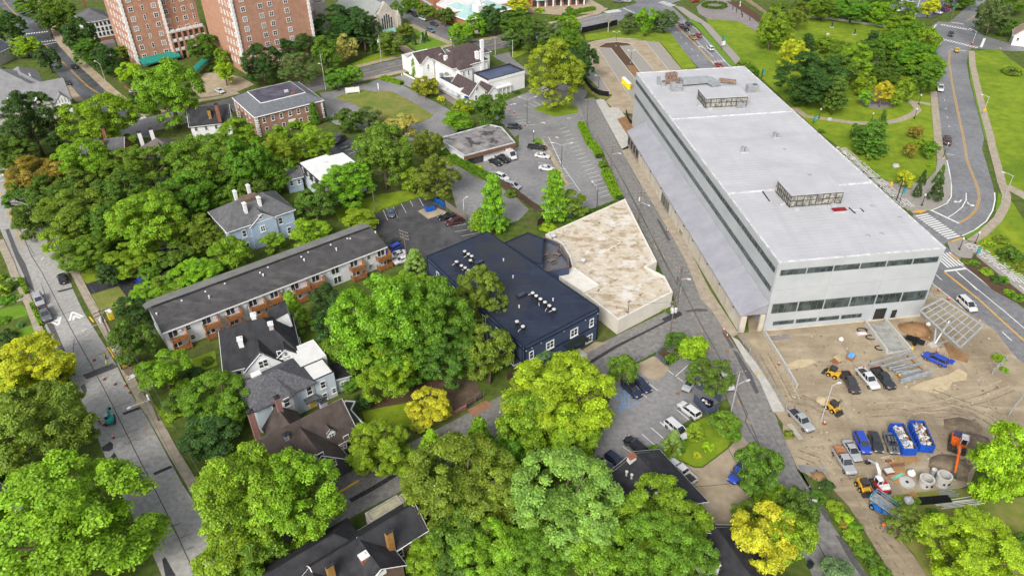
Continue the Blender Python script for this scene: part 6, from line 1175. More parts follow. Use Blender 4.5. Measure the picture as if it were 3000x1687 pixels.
T=[(178,1338,200,168,'yg','B','spreading over the kerb at the near end of the speed-hump street'),(100,1085,126,120,'olive','B','beside the small teal digger on the speed-hump street'),(66,932,108,64,'yellow','B','across the street from the yellow backhoe crew'),(150,955,28,34,'blue','C','under the bright yellow tree'),(25,1000,45,50,'lime','B','squeezed between the yellow and the olive street trees'),(0,1185,50,50,'green','B','behind the olive street tree'),(101,455,68,58,'orange','B','at the crosswalk end of the speed-hump street'),(213,418,70,60,'bright','B','beside the brick Victorian house'),(72,562,40,42,'mid','B','overhanging the yellow centre line of the speed-hump street'),(187,546,82,64,'olive','B','with a leaning trunk beside the overhead wires'),(373,570,90,82,'yg','B','over the tarred yard with the blue pickup'),(333,655,62,34,'yg','B','low over the tarred driveway'),(307,498,72,58,'mid','B','in the thick of the back-garden grove'),(373,432,70,60,'green','B','below the mossy porch of the cream Victorian'),(475,500,66,62,'green','B','beside the chimneys of the light blue house'),(213,642,64,40,'green','B','over the verge opposite the parked black car'),(275,690,30,34,'dark','B','at the mouth of the tarred driveway'),(381,686,24,28,'green','B','between the blue pickup and the white car'),(507,592,62,48,'olive','B','at the corner of the light blue house'),(579,645,52,44,'bright','B','below the front wall of the light blue house'),(493,700,62,24,'yg','B','along the back eave of the white apartment block'),(430,722,48,26,'olive','B','at the back of the white apartment block near its gable'),(373,745,46,32,'yg','B','beside the gable end of the white apartment block'),(337,790,40,44,'dark','B','behind the yellow portable toilet'),(335,862,50,60,'mid','B','by the wires at the gable of the white apartment block'),(416,945,64,56,'bright','B','in the yard below the first balcony'),(547,1015,84,74,'green','B','rounded like a dome beside the white clapboard house'),(530,1098,74,62,'dark','B','in the side yard of the brown-roofed house'),(455,1010,40,34,'mid','B','between the dome-shaped tree and the yard tree'),(618,1266,122,128,'yg','B','in front of the brown-roofed house'),(735,1268,122,120,'bright','B','between the brown-roofed house and the dark-roofed house'),(585,1405,88,56,'yg','B','at the street corner of the dark-roofed house'),(640,1425,84,46,'green','B','against the end wall of the dark-roofed house'),(78,322,86,78,'dark','B','in front of the stone Tudor house'),(256,315,88,72,'bright','B','between the Tudor house and the wet avenue'),(30,395,60,50,'mid','B','below the Tudor house lawn'),(427,240,76,86,'yg','B','at the corner of the avenue and church road'),(328,187,31,28,'lime','B','beside the wide teal awning'),(565,187,24,29,'lime','B','in the tan forecourt of the brick tower'),(515,123,40,34,'mid','B','inside the court of the brick tower'),(557,147,17,24,'yg','B','beside the teal walkway awning'),(152,38,38,36,'green','B','up the avenue near the far crossing'),(203,96,40,44,'dark','B','on the avenue sidewalk by the parked white cars'),(229,137,42,34,'mid','B','second along the avenue sidewalk from the tower'),(267,157,34,34,'dark','B','on the avenue sidewalk nearest the tower'),(88,20,42,28,'green','B','shading the far end of the avenue'),(24,75,36,42,'dark','B','across the avenue from the far crossing'),(64,120,36,24,'lime','B','above the pyramid-roofed house'),(120,152,28,32,'dark','B','between the pyramid-roofed house and the avenue'),(355,248,24,26,'dark','B','below the wall of the tower garden'),(305,135,22,20,'olive','B','at the foot of the tower side wall'),(265,62,30,16,'dark','B','beside the tower side parking'),(660,165,48,48,'dark','B','at the front corner of the brick tower'),(751,178,46,40,'grey','B','behind the brick office'),(750,112,54,34,'dark','B','at the far corner of the brick tower'),(820,140,34,42,'green','B','on the church road verge beside the tan-leaved tree'),(871,125,27,33,'tan','B','at the edge of the church lawn'),(865,72,66,50,'dark','B','hiding the nave of the church'),(915,85,44,46,'dark','B','beside the church buttress'),(982,112,34,28,'olive','B','beside the church path'),(940,123,9,13,'green','B','staked on the church lawn'),(849,200,30,28,'green','B','on the verge by the blank white sign'),(888,194,24,26,'bright','B','on the verge between the white sign and the crossing drive'),(1047,168,14,34,'bright','L','against the end wall of the white mansion'),(1071,221,32,26,'gold','B','at the mansion verandah'),(1109,248,10,10,'yellow','S','on the mansion terrace bank'),(1017,82,20,20,'olive','B','on a mulch ring beside the church door'),(996,35,18,30,'green','B','behind the church gable'),(1031,14,24,18,'green','B','over the cars on the church side street'),(1071,32,24,18,'olive','B','in front of the tall orange brick block'),(1119,44,22,22,'mid','B','at the corner restaurant wall'),(1159,86,32,28,'yg','B','at the crossing beside the mansion chimney'),(1162,118,18,16,'mid','B','growing low on the crossing island'),(1204,64,34,26,'bright','B','beside the corner restaurant sign'),(1244,53,36,36,'dark','B','at the corner restaurant front'),(1303,18,30,20,'yellow','B','on the corner plaza'),(1297,62,40,34,'mid','B','across church road from the corner plaza'),(1290,101,30,24,'grey','B','over the mansion driveway mouth'),(1328,90,46,40,'mid','B','in the belt above the golden tree'),(1379,88,40,34,'grey','B','in the middle of the belt along church road'),(1422,118,42,40,'green','B','at the edge of the new parking lot'),(1459,160,42,48,'dark','B','beside the golden tree at the new parking lot'),(1429,69,32,26,'bright','B','by the black screen fence on church road'),(1395,192,72,80,'gold','B','on the grass island of the main lot'),(1581,62,25,24,'grey','B','behind the head of the new parking lot'),(1624,56,25,34,'bright','B','between two grey trees behind the new parking lot'),(1672,54,32,28,'grey','B','on the bank of the main road by the new lot'),(1942,77,38,48,'bright','B','at the plaza end of the park lawn'),(2004,44,30,34,'olive','B','beside the plaza mulch bed'),(1961,22,24,18,'olive','B','behind the plaza mulch bed'),(2070,24,38,28,'green','B','first in the row along the park top fence'),(2145,27,46,30,'green','B','midway in the row along the park top fence'),(2214,37,36,28,'bright','B','last in the row along the park top fence'),(2030,8,36,16,'dark','B','beyond the park top fence'),(1993,140,36,36,'yellow','B','on the plaza side of the park grove'),(1980,93,20,22,'gold','B','beside the rust-leaved sapling in the park'),(2030,112,26,26,'dark','P','on the plaza side of the park grove'),(2038,205,78,62,'dark','B','spreading over the edge of the park grove by the factory'),(2102,150,54,40,'green','B','in the heart of the park grove'),(2150,162,40,46,'yg','B','beside the park grove path'),(2065,112,32,18,'bright','B','at the top of the park grove'),(2193,112,24,30,'dark','P','alone on the upper park lawn'),(2236,122,34,32,'green','B','on the upper lawn edge of the roadside grove'),(2276,45,34,34,'green','B','at the crossroads corner of the park'),(2270,70,38,28,'bright','B','behind the crossroads corner of the park'),(2296,92,44,32,'green','B','in the roadside grove above the crosswalk'),(2329,108,32,36,'bright','B','overhanging the crosswalk from the park'),(2305,150,50,38,'green','B','in the roadside grove by the parked cars'),(2274,140,30,32,'yg','B','inside the roadside grove'),(2323,167,44,32,'bright','B','overhanging the cars parked at the park'),(2328,200,38,36,'green','B','at the end of the roadside grove by the white pickup'),(2230,184,38,28,'mid','B','behind the paved circle'),(2172,213,26,27,'yg','B','over the back rim of the paved circle'),(2177,247,17,22,'bright','B','on the left rim of the paved circle'.replace('left ','factory-side ')),(2220,238,22,36,'yellow','B','at the front rim of the paved circle'),(2252,248,18,22,'yg','B','beside the yellow tree at the paved circle'),(2276,227,23,27,'yg','B','at the roadside rim of the paved circle'),(2102,243,34,46,'mid','P','on the lawn between the factory and the paved circle'),(2198,347,52,44,'mid','P','on the lower park lawn below the curved path'),(2158,335,18,26,'mid','B','tucked beside the lawn pine'),(2222,297,12,20,'mid','P','beside the curved path'),(2305,333,17,17,'orange','B','on the lower park lawn'),(2289,380,16,20,'orange','B','above the boulder on the lower lawn'),(2340,378,23,21,'green','B','beside the wide sidewalk of the park road'),(2316,360,18,13,'gold','B','between the bronze and the green saplings'),(2340,415,8,8,'yg','S','near the lower lawn edge'),(2278,452,21,22,'yellow','B','beside the traffic signal at the bend'),(2366,442,15,24,'mid','C','on the plaza at the bend'),(2358,478,22,28,'dark','C','by the street lamp at the bend'),(2322,448,13,18,'dark','C','behind the plaza strips'),(2310,479,14,18,'dark','C','on the plaza strips'),(2497,43,40,44,'grey','B','at the cream corner house'),(2534,69,24,22,'mid','B','over the cream corner house porch'),(2535,6,44,22,'green','B','behind the cream corner house'),(2545,179,24,15,'olive','S','alone on the far bank of the park road'),(2340,21,23,23,'yellow','B','at the car park above the crossroads'),(2420,-4,40,14,'green','B','along the car park beyond the crossroads'),(2225,-8,40,16,'green','B','at the near rim of the upper car park'),(876,307,32,30,'mid','B','below the dry front lawn'),(927,297,34,24,'grey','B','beside the dry front lawn'),(964,400,70,82,'olive','B','standing over the sealed lot lawn'),(1012,318,40,26,'tan','B','flowering above the olive giant'),(1076,372,38,42,'olive','B','beside the shop with brown fascia'),(1097,452,58,54,'olive','B','overhanging the blue recycling bins'),(1040,458,32,34,'yg','B','between the two olive garden trees'),(876,470,60,56,'bright','B','in front of the flat-roofed apartments'),(793,520,48,50,'mid','B','beside the light blue house gable wall'),(905,556,42,22,'yg','B','at the corner of the sealed lot'),(777,588,48,24,'yg','B','behind the ridge of the white apartment block'),(687,612,30,26,'bright','B','at the front wall of the light blue house'),(533,420,90,80,'green','B','between the cream Victorian and the light blue house'),(627,425,54,80,'green','B','between the brick office and the light blue house'),(702,388,50,46,'yg','B','beside the flat-roofed apartments'),(790,362,52,40,'yg','B','in front of the brick office steps'),(600,350,50,46,'bright','B','by the black-roofed cottage'),(700,345,30,24,'yg','B','at the brick office corner'),(790,290,14,26,'green','L','against the brick office wall'),(740,315,14,12,'yg','B','beside the brick office door'),(825,300,12,10,'dark','S','at the end of the brick office'),(1151,307,36,26,'bright','B','behind the shop with brown fascia'),(1167,270,28,19,'gold','B','at the mansion parking entrance'),(1231,283,40,46,'mid','B','in front of the mansion porch'),(1124,383,20,16,'green','S','at the end of the clipped hedge'),(1199,423,15,13,'yellow','S','in the middle of the clipped hedge'),(1241,512,46,74,'bright','P','rising beside the fenced alley'),(1200,560,26,26,'yg','P','low beside the sealed lot fence'),(1395,492,42,64,'bright','P','between the fence and the cream building'),(1443,516,36,34,'olive','B','against the cream building parapet'),(1044,660,38,36,'pale','C','between the white cars and the navy roof'),(1379,572,20,12,'lime','S','behind the roof deck'),(1284,487,16,14,'green','S','by the fence behind the silver van'),(958,826,114,130,'bright','B','shading the yard of the navy building'),(1097,818,88,110,'green','B','against the side of the navy building'),(1204,767,68,86,'olive','B','leaning over the navy roof'),(1230,900,60,74,'olive','B','at the street corner of the navy building'),(977,938,74,74,'yg','B','over the basketball yard'),(825,762,44,46,'dark','B','before the middle balconies'),(737,788,50,54,'yg','C','between the balconies and the white chimney'),(825,838,40,58,'dark','F','between the flat white roof and the shade tree'),(880,966,24,20,'green','B','at the porch of the pale blue house'),(912,1012,22,22,'dark','B','beside the black flat porch roof'),(1081,1030,56,34,'yellow','B','along the gated wall on the cross street'),(950,1130,78,60,'yg','B','beside the grey gable of the brown-roofed house'),(1085,1112,42,40,'lime','C','at the kerb by the teal mini excavator'),(1206,1095,46,50,'bright','C','at the kerb opposite the gated wall'),(1057,1070,24,16,'gold','B','on the lawn by the gated wall'),(1167,1222,134,108,'olive','B','behind the lichen-roofed wing'),(1160,1335,84,70,'mid','B','at the eave of the dark-roofed house'),(1100,1210,70,30,'mid','F','along the kerb before the lichen-roofed wing'),(1040,1250,34,20,'green','S','against the lichen-roofed wing'),(1408,1007,130,84,'lime','B','over the disabled bays of the lower lot'),(1322,1075,72,80,'bright','B','on the cross street opposite the navy building'),(1415,1100,88,76,'yg','B','beside the black cars in the lower lot'),(1389,935,54,42,'blue','B','at the navy building doorstep'),(1453,940,26,22,'blue','B','on the kerb by the blue-green doorstep tree'),(1290,1150,60,50,'green','B','in the shade behind the cross-street trees'),(1421,1275,142,124,'pale','B','covering the end of the white brick building'),(1661,1312,112,84,'bright','B','covering the ridge of the lane building'),(1675,1412,122,62,'green','B','below the lane building'),(1072,1408,52,50,'bright','B','at the front gable of the dark-roofed house'),(1340,1425,92,44,'green','B','in front of the pale giant'),(1240,1405,92,56,'yg','B','beside the front gable of the dark-roofed house'),(1500,1400,90,60,'yg','B','below the pale giant'),(1565,932,38,36,'green','B','at the back of the two dark blue cars'),(1701,862,28,25,'mid','B','at the fenced corner bed of the lower lot'),(1747,880,34,38,'lime','B','on the lane side of the corner bed'),(1784,948,54,48,'mid','F','over the white car by the bin enclosure'),(1693,1113,36,36,'pale','C','on the clipped lawn by the white four-by-four'),(1749,1083,29,27,'yg','C','beside the bin enclosure'),(1715,1125,10,22,'green','L','behind the cone on the clipped lawn'),(1901,1192,58,72,'green','B','between the tan driveway and the lane'),(1955,1270,54,50,'bright','B','on the lane beside the transformer pole'),(2006,1295,50,62,'mid','B','under the transformer pole'),(1921,1360,80,82,'yellow','B','glowing at the foot of the lane'),(1985,1365,60,70,'yg','B','against the glowing tree on the lane'),(1880,1300,40,34,'olive','B','behind the glowing tree'),(2522,1178,78,104,'lime','B','beside the orange excavator'),(2444,1390,114,92,'lime','B','standing alone on the site lawn'),(2276,1320,42,50,'olive','F','at the head of the site track'),(2574,1370,26,44,'mid','B','at the far rim of the site lawn'),(2108,1445,42,18,'blue','B','at the very foot of the lane'),]
T+=[(140,490,60,50,'mid','B','in the grove behind the leaning-trunk tree'),(265,575,56,50,'mid','B','between the leaning-trunk tree and the tarred yard'),(430,520,60,56,'mid','B','under the grove beside the light blue house'),(300,425,56,48,'green','B','behind the two Victorian houses'),(440,405,46,42,'mid','B','at the back of the cream Victorian'),(560,490,50,44,'green','B','close behind the white chimneys'),(55,500,40,38,'mid','B','behind the bronze-tinged street tree'),(155,610,46,40,'yg','B','on the verge of the speed-hump street by the lamp'),(440,655,46,36,'mid','B','behind the white car in the tarred yard'),(640,500,44,46,'mid','B','between the chimneys and the flat-roofed apartments'),(190,480,56,46,'olive','B','over the back gardens near the brick Victorian'),(700,440,40,44,'green','B','beside the dark upper wall of the flat-roofed apartments'),(1020,870,90,100,'green','B','in the middle of the navy building yard'),(1130,900,70,74,'mid','B','over the hoop in the navy building yard'),(1040,750,70,60,'bright','B','at the top of the navy building yard'),(1160,690,44,40,'yg','B','where the yard trees reach the navy roof edge'),(880,880,60,70,'green','B','beside the flat white rear roofs'),(1270,1240,80,70,'yg','B','between the olive giant and the pale giant'),(1060,1180,50,46,'yg','B','at the kerb between the cone tree and the olive giant'),(1480,1050,50,46,'yg','B','at the edge of the lower lot lane'),(660,1180,60,50,'yg','B','over the porch of the brown-roofed house'),(1165,1430,60,40,'mid','B','hugging the orange chimneys'),(2100,190,50,44,'mid','B','between the dark grove tree and the paved circle'),(2260,110,40,34,'green','B','at the heart of the roadside grove'),(2180,140,40,34,'mid','B','behind the grove path bend'),(120,60,30,30,'mid','B','on the near side of the far avenue crossing'),(700,120,40,34,'dark','B','tight against the tower front wall')]
for q in T:tree(*q)
for(x,y,rw,rh,c,pl)in((35,150,70,80,'gold','in the front garden by the stone steps'),(130,110,60,50,'dark','behind the white hydrangea'),(100,60,36,28,'pale','flowering white in the front garden'),(168,225,38,30,'pale','flowering white at the garden path'),(60,590,90,90,'dark','in the shaded front garden'),(185,490,30,40,'blue','on the front lawn'),(30,440,60,40,'green','beside the entry path'),(400,720,40,40,'mid','on the verge under the yellow tree'),(1080,300,40,40,'pale','by the portable toilet'),(1190,345,40,30,'pale','flowering behind the portable toilet'),(1640,1290,120,70,'yg','in the side yard of the dome-shaped tree'),(1830,950,90,80,'dark','at the corner of the white clapboard house'),(1800,1090,50,60,'gold','beside the dome-shaped tree'),(1960,830,60,40,'mid','on the lawn below the apartment path'),(10,40,40,40,'yg','at the top of the front garden'),(60,250,80,40,'green','along the front path')):
 tree(x,y,rw,rh,c,'S',pl,'c1')
for(t,x,y,rw,rh,c,pl)in(('b4',2110,1190,50,40,'green','first in the trail bed'),('b4',2220,1270,60,50,'yg','second in the trail bed'),('b4',2340,1350,70,50,'dark','third in the trail bed'),('b4',2030,1180,40,30,'olive','at the crossing end of the trail bed'),('b4',2450,1110,110,110,'mid','beyond the trail strips'),('b4',2360,970,70,60,'olive','at the trail kiosk'),('b4',2250,1010,60,50,'gold','beside the trail lamp'),('b4',2540,1230,70,60,'olive','beyond the patterned trail'),('c4',2370,60,60,50,'green','where the trail bed meets the avenue'),('c4',2440,180,50,40,'bright','in the roadside trail bed'),('c4',2510,230,60,50,'green','further along the roadside trail bed'),('c4',2340,800,60,40,'yg','at the bent site fence'),('c4',2390,910,40,20,'yg','below the bent site fence'),('d4',640,700,80,70,'mid','at the top of the lane hedgerow'),('d4',720,590,70,60,'dark','by the clay heap of the lane hedgerow'),('d4',800,790,80,70,'yg','pale in the lane hedgerow'),('d4',880,900,80,70,'lime','leafing brightly in the lane hedgerow'),('d4',870,960,40,50,'orange','red-leaved in the lane hedgerow'),('d4',960,1080,90,80,'yg','midway in the lane hedgerow'),('d4',1060,1200,90,70,'green','beyond the middle of the lane hedgerow'),('d4',1160,1320,90,80,'mid','towards the foot of the lane hedgerow'),('d4',1230,1420,100,60,'green','at the foot of the lane hedgerow'),('d4',990,990,70,60,'green','behind the middle of the lane hedgerow'),('d4',1560,740,40,40,'green','by the white sack on the site lawn'),('d4',1380,740,50,60,'yg','at the corner of the site lawn'),('d4',1720,850,60,50,'mid','on the site lawn'),('d4',360,110,50,60,'olive','at the site gate'),('d3',1750,310,40,20,'yellow','on the clipped lawn'),('d3',1850,230,60,40,'lime','on the clipped lawn bank'),('c3',2000,1410,150,80,'green','clipped into a cushion on the lot corner'),('d3',2090,120,70,70,'green','clipped round beside the mulch ring'),('c3',1435,350,24,16,'green','sprouting at the cream wall'),('e1',1900,1150,50,50,'bright','clipped by the mansion porch'),('e1',2080,1090,60,30,'dark','at the mansion portico'),('e1',570,1130,40,40,'mid','on the terrace bank below the verandah'),('e1',720,1200,40,40,'mid','further down the terrace bank'),('e1',870,1290,40,30,'green','at the foot of the terrace bank'),('e1',360,1020,40,30,'green','by the mansion back drive'),('e1',1400,1250,60,30,'dark','under the mansion gable window'),('a4',20,680,60,60,'mid','against the park-side factory wall'),('a4',660,1240,40,20,'mid','by the factory on the park lawn'),('a3',2190,600,60,50,'olive','at the far corner of the factory'),('a3',2240,640,60,40,'mid','beside the far factory corner'),('b3',560,800,60,30,'mid','on the cream building parapet line'),('a3',540,90,36,40,'mid','clipped at the arcade'),('a3',380,165,50,30,'green','clipped on the corner plaza'),('a3',260,100,50,30,'yg','by the arcade columns'),('a2',460,1180,60,60,'yg','rounded at the brick office wall'),('e4',1100,570,70,30,'dark','in the mulch bed by the church door'),('b1',1800,1150,60,40,'yg','beside the dark car in the tarred yard'),('b4',1690,290,20,20,'yg','on the lower lawn near the plaza')):
 tree(x,y,rw,rh,c,'S',pl,t)
for(x,y,lb)in((1205,565,'dark juniper cone on the near side of the church shrine'),(1330,530,'dark juniper cone behind the white statue'),(1378,520,'dark juniper cone beside the white statue')):
 r=tree(x,y,42,80,'dark','C','at the church shrine','e4'); r['label']=lb
def hedge(label,pts,w_,h_,col,dens=42):
 rg=np.random.default_rng(len(label)); P=pts; base=Vector((P[0].x,P[0].y,0)); C_,N_,S_=[],[],[]
 core=MB(base)
 for i in range(len(P)-1):
  a,b=P[i],P[i+1]; d=b-a; L=d.length; u=d.normalized(); v=Vector((-u.y,u.x,0)); q=[a-v*w_*.4,b-v*w_*.4,b+v*w_*.4,a+v*w_*.4]; core.prism(q,0,h_*.88)
  n=int(L*(w_+2*h_)*dens)
  for _ in range(n):
   s,k=rg.random()*L,rg.random()*(w_+2*h_)
   if k<w_:off,z,nn=k-w_/2,h_+rg.normal()*.07,Vector((0,0,1))
   else:
    sd=1 if k<w_+h_ else-1; off,z,nn=sd*w_/2,rg.random()*h_,v*sd
   off+=rg.normal()*.06; wob=.12*math.sin(s*1.7)*(1 if k<w_ else 0)
   p=a+u*s+v*off; C_.append((p.x-base.x,p.y-base.y,z+wob)); N_.append((nn.x+rg.normal()*.5,nn.y+rg.normal()*.5,nn.z+.3+rg.normal()*.4)); S_.append(.32*(.7+.6*rg.random()))
 n=len(C_); t=np.stack([.75+.5*rg.random(n),rg.random(n)*.5],1); r=thing('hedge',label,'hedge',base)
 o=ob('foliage',leaf_mesh('foliage',np.array(C_),np.array(N_),np.array(S_),t,rg),r); o.color=(*[v*1.55 for v in PAL[col][0]],1); o2=ob('inner_branches',core.mesh('inner_branches',mat('hedge wood',(.03,.05,.012),.95)),r)
hedge('long clipped hedge between the main lot and the lane',WL(0,'a3',650,1190,740,1380,'b3',790,130,820,210),2.,1.7,'bright')
hedge('short square hedge end in the gap of the lot hedge',WL(0,'b3',840,270,870,310),1.8,1.3,'green')
hedge('tall clipped hedge along the lane towards the cream building',WL(0,'b3',880,350,930,460,960,530,1010,610),2.2,1.8,'bright')
hedge('low hedge along the cream building end wall',WL(0,'b3',1000,630,850,690,700,745,560,800),1.2,1.,'mid')
hedge('rounded hedge screening the alley behind the shop',WL(0,'b2',1840,225,1960,285,2090,360,2200,415),2.2,1.8,'green')
hedge('rounded hedge beside the looping driveway',WL(0,'e4',770,1095,880,1135,1040,1185),2.2,1.,'bright')
hedge('clipped hedge beside the arcade on the corner plaza',WL(0,'a3',490,165,640,120,775,95),3.,1.4,'green')
hedge('ring hedge on the round planter of the plaza',[W('a3',1908,60)+Vector((5.*math.cos(k*.55),5.*math.sin(k*.55),0))for k in range(12)],2.2,.9,'mid',26)
hedge('narrow clipped hedge by the front garden steps',WL(0,'c1',190,60,235,150,262,200),.9,.8,'bright')
hedge('low hedge beside the parked silver pickup',WL(0,'c1',300,290,340,380,400,500),.8,.5,'bright')
hedge('hedge inside the corner bed fence of the lower lot',WL(0,'c3',1450,860,1540,800),1.6,1.,'green')
hedge('hedge along the chimney end of the white brick building',WL(0,'d3',1190,340,1290,290,1380,262),1.4,.9,'green')
hedge('tower garden hedge beside the teal walkway',WL(0,'a1',1960,690,2060,600),1.6,.9,'dark')
bt=thing('bare_tree','leafless grey tree by the black screen fence on church road','tree',W('a3',905,310)); rr=random.Random(5); b=MB(); b.tube([(0,0,0),(.1,0,3),(.2,.1,5.5)],[.28,.2,.14],7); b2=MB()
for k in range(16):
 an=rr.uniform(0,6.28); z0=rr.uniform(3.,5.4); e=Vector((math.cos(an)*rr.uniform(1.5,3.4),math.sin(an)*rr.uniform(1.5,3.4),z0+rr.uniform(2,4.5))); s=Vector((.15,.05,z0)); b2.tube([s,lerp(s,e,.5)+Vector((0,0,-.2)),e],[.1,.06,.02],5,False)
 for _ in range(4):t_=rr.uniform(.4,.9); q=lerp(s,e,t_); b2.tube([q,q+Vector((rr.uniform(-1,1),rr.uniform(-1,1),rr.uniform(.3,1.4)))],[.035,.012],4,False)
pb_=mat('pale bark',(.34,.32,.28),.9,scale=3); b.build('trunk',pb_,bt); b2.build('branches',pb_,bt)
# ------------------------------------------------------------------ vehicles
PAINT=mat('car paint',(1,1,1),.28,var=.06,scale=3,objcol=True,coat=.6,spec=.5)
CG=mat('car glass',(.012,.016,.02),.08,scale=1,col2=(.03,.036,.042),spec=.9); TYRE=mat('tyre rubber',(.014,.014,.014),.85,scale=5); RIM=mat('alloy rim',(.32,.32,.33),.35,scale=5,metal=.6)
HL=mat('headlight lens',(.55,.57,.58),.15,scale=5); TLT=mat('tail light lens',(.36,.012,.012),.25,scale=5); PLAS=mat('black plastic',(.018,.018,.02),.6,scale=4); BEDM=mat('truck bed liner',(.03,.03,.032),.8,scale=3,col2=(.07,.065,.06))
def loft(b,st):
 """st: list of (x, zb, zs, zt, w, wt): bottom, shoulder, top heights, half width at shoulder, half width at top"""
 v=[]; n=8
 for(x,zb,zs,zt,w_,wt)in st:
  for(y,z)in((-w_*.9,zb),(-w_,zb+.14),(-w_,zs),(-wt,zt),(wt,zt),(w_,zs),(w_,zb+.14),(w_*.9,zb)):v.append((x,y,z))
 f=[]
 for i in range(len(st)-1):
  for k in range(n):f.append((i*n+k,i*n+(k+1)%n,(i+1)*n+(k+1)%n,(i+1)*n+k))
 f.append(tuple(range(n-1,-1,-1))); f.append(tuple(range(len(v)-n,len(v)))); b.add(v,f); return b
def wheel_parts(pr,xs,y,r,w_=.22):
 t=MB(); R_=[(r*.55,-w_/2),(r*.95,-w_/2),(r,-w_/4),(r,w_/4),(r*.95,w_/2),(r*.55,w_/2)]; t.lathe((0,0,0),R_,14,False); tm=t.mesh('tyre',TYRE)
 q=MB(); q.lathe((0,0,0),[(r*.56,-w_*.4),(r*.56,w_*.42),(r*.2,w_*.36)],10); qm=q.mesh('rim',RIM)
 for x in xs:
  for s_ in(-1,1):i=pr.part('wheel',tm,-1,(x,s_*y,r),(math.pi/2*-s_,0,0)); pr.part('rim',qm,i)
def car(kind):
 pr=Proto(); b=MB(); S=dict(sedan=(4.75,.91,1.43),suv=(4.75,.95,1.72),minivan=(5.1,.98,1.75),coupe=(4.9,.96,1.38),pickup=(5.8,1.,1.86),van=(5.7,1.02,2.5),hatch=(4.2,.88,1.5))[kind]
 L,w_,H=S; h=L/2
 if kind in('sedan','coupe'):
  st=[(-h,.35,.75,.86,w_*.78,w_*.62),(-h+.25,.25,.82,.98,w_*.93,w_*.76),(-h+1.,.22,.84,1.,w_,w_*.82),(0,.22,.82,.96,w_,w_*.84),(h-1.25,.22,.80,.94,w_,w_*.82),(h-.5,.22,.74,.83,w_*.95,w_*.74),(h-.12,.28,.62,.70,w_*.82,w_*.6),(h,.36,.55,.6,w_*.7,w_*.5)]
  gx=(-h+.75,h-1.35,-h+1.45,h-2.25,.95)
 elif kind in('suv','hatch'):
  st=[(-h,.4,.85,1.,w_*.86,w_*.78),(-h+.15,.28,.95,1.08,w_*.96,w_*.85),(0,.26,.94,1.06,w_,w_*.86),(h-1.2,.26,.93,1.05,w_,w_*.84),(h-.4,.26,.88,.98,w_*.96,w_*.78),(h,.36,.7,.78,w_*.82,w_*.62)]
  gx=(-h+.12,h-1.2,-h+.45,h-1.95,1.05)
 elif kind=='minivan':
  st=[(-h,.4,.85,1.,w_*.88,w_*.8),(-h+.15,.26,.95,1.06,w_*.97,w_*.86),(h-1.1,.24,.92,1.03,w_,w_*.86),(h-.4,.26,.82,.9,w_*.95,w_*.76),(h,.36,.62,.7,w_*.8,w_*.6)]
  gx=(-h+.1,h-.95,-h+.4,h-1.95,1.03)
 elif kind=='van':
  st=[(-h,.45,1.3,1.4,w_*.96,w_*.95),(h-1.2,.4,1.3,1.4,w_,w_*.95),(h-.5,.4,1.,1.15,w_*.96,w_*.8),(h,.5,.8,.9,w_*.84,w_*.66)]
  gx=(-h+.02,h-.75,-h+.1,h-1.55,1.4)
 else:
  st=[(-h,.55,1.,1.06,w_*.96,w_*.94),(-h+1.9,.5,1.,1.06,w_,w_*.94),(h-1.5,.45,1.02,1.12,w_,w_*.88),(h-.35,.42,.98,1.08,w_*.97,w_*.82),(h,.5,.8,.9,w_*.88,w_*.7)]
  gx=(-h+2.05,h-1.55,-h+2.25,h-2.25,1.1)
 if kind=='pickup':
  loft(b,st[1:]); bx0,bx1=-h,-h+1.95
  for s_ in(-1,1):b.box(((bx0+bx1)/2,s_*(w_-.06),.80),(bx1-bx0,.12,.56))
  b.box((bx0+.05,0,.8),(.1,w_*1.8,.54)); b.box(((bx0+bx1)/2,0,.52),(bx1-bx0,w_*1.7,.1))
 else:loft(b,st)
 pr.part('body',b.mesh('body',PAINT),paint=True)
 if kind=='pickup':pr.part('truck_bed',MB().box((-h+1.,0,.62),(1.8,w_*1.75,.08)).mesh('truck_bed',BEDM))
 x0,x1,t0,t1,zb=gx; wb,wt=w_*.86,w_*.70; zt=H
 if kind=='van':wb,wt=w_*.95,w_*.86
 q=lambda x,y,z:(x,y,z)
 B4=[q(x0,-wb,zb),q(x1,-wb,zb),q(x1,wb,zb),q(x0,wb,zb)]; T4=[q(t0,-wt,zt-.06),q(t1,-wt,zt-.06),q(t1,wt,zt-.06),q(t0,wt,zt-.06)]
 side_m=PAINT if kind=='van' else CG
 pr.part('windshield',MB().poly([B4[1],B4[2],T4[2],T4[1]]).mesh('windshield',CG)); pr.part('rear_window',MB().poly([B4[3],B4[0],T4[0],T4[3]]).mesh('rear_window',side_m),paint=True)
 pr.part('side_window',MB().poly([B4[0],B4[1],T4[1],T4[0]]).mesh('side_window',side_m),paint=True); pr.part('side_window',MB().poly([B4[2],B4[3],T4[3],T4[2]]).mesh('side_window',side_m),paint=True)
 rb=MB(); rb.add([(t0-.03,-wt-.02,zt-.07),(t1+.03,-wt-.02,zt-.07),(t1+.03,wt+.02,zt-.07),(t0-.03,wt+.02,zt-.07),(t0+.12,-wt+.12,zt),(t1-.15,-wt+.12,zt),(t1-.15,wt-.12,zt),(t0+.12,wt-.12,zt)],[(0,1,5,4),(1,2,6,5),(2,3,7,6),(3,0,4,7),(4,5,6,7),(3,2,1,0)])
 for s_ in(-1,1):
  for(xa,xc)in((x0,t0),(x1,t1)):rb.tube([(xa,s_*wb,zb),(xc,s_*wt,zt-.06)],.05,4)
  for f_ in((.48,)if kind!='minivan' else(.3,.62)):rb.tube([(x0+(x1-x0)*f_,s_*(wb+.005),zb),(t0+(t1-t0)*f_,s_*(wt+.005),zt-.06)],.045,4)
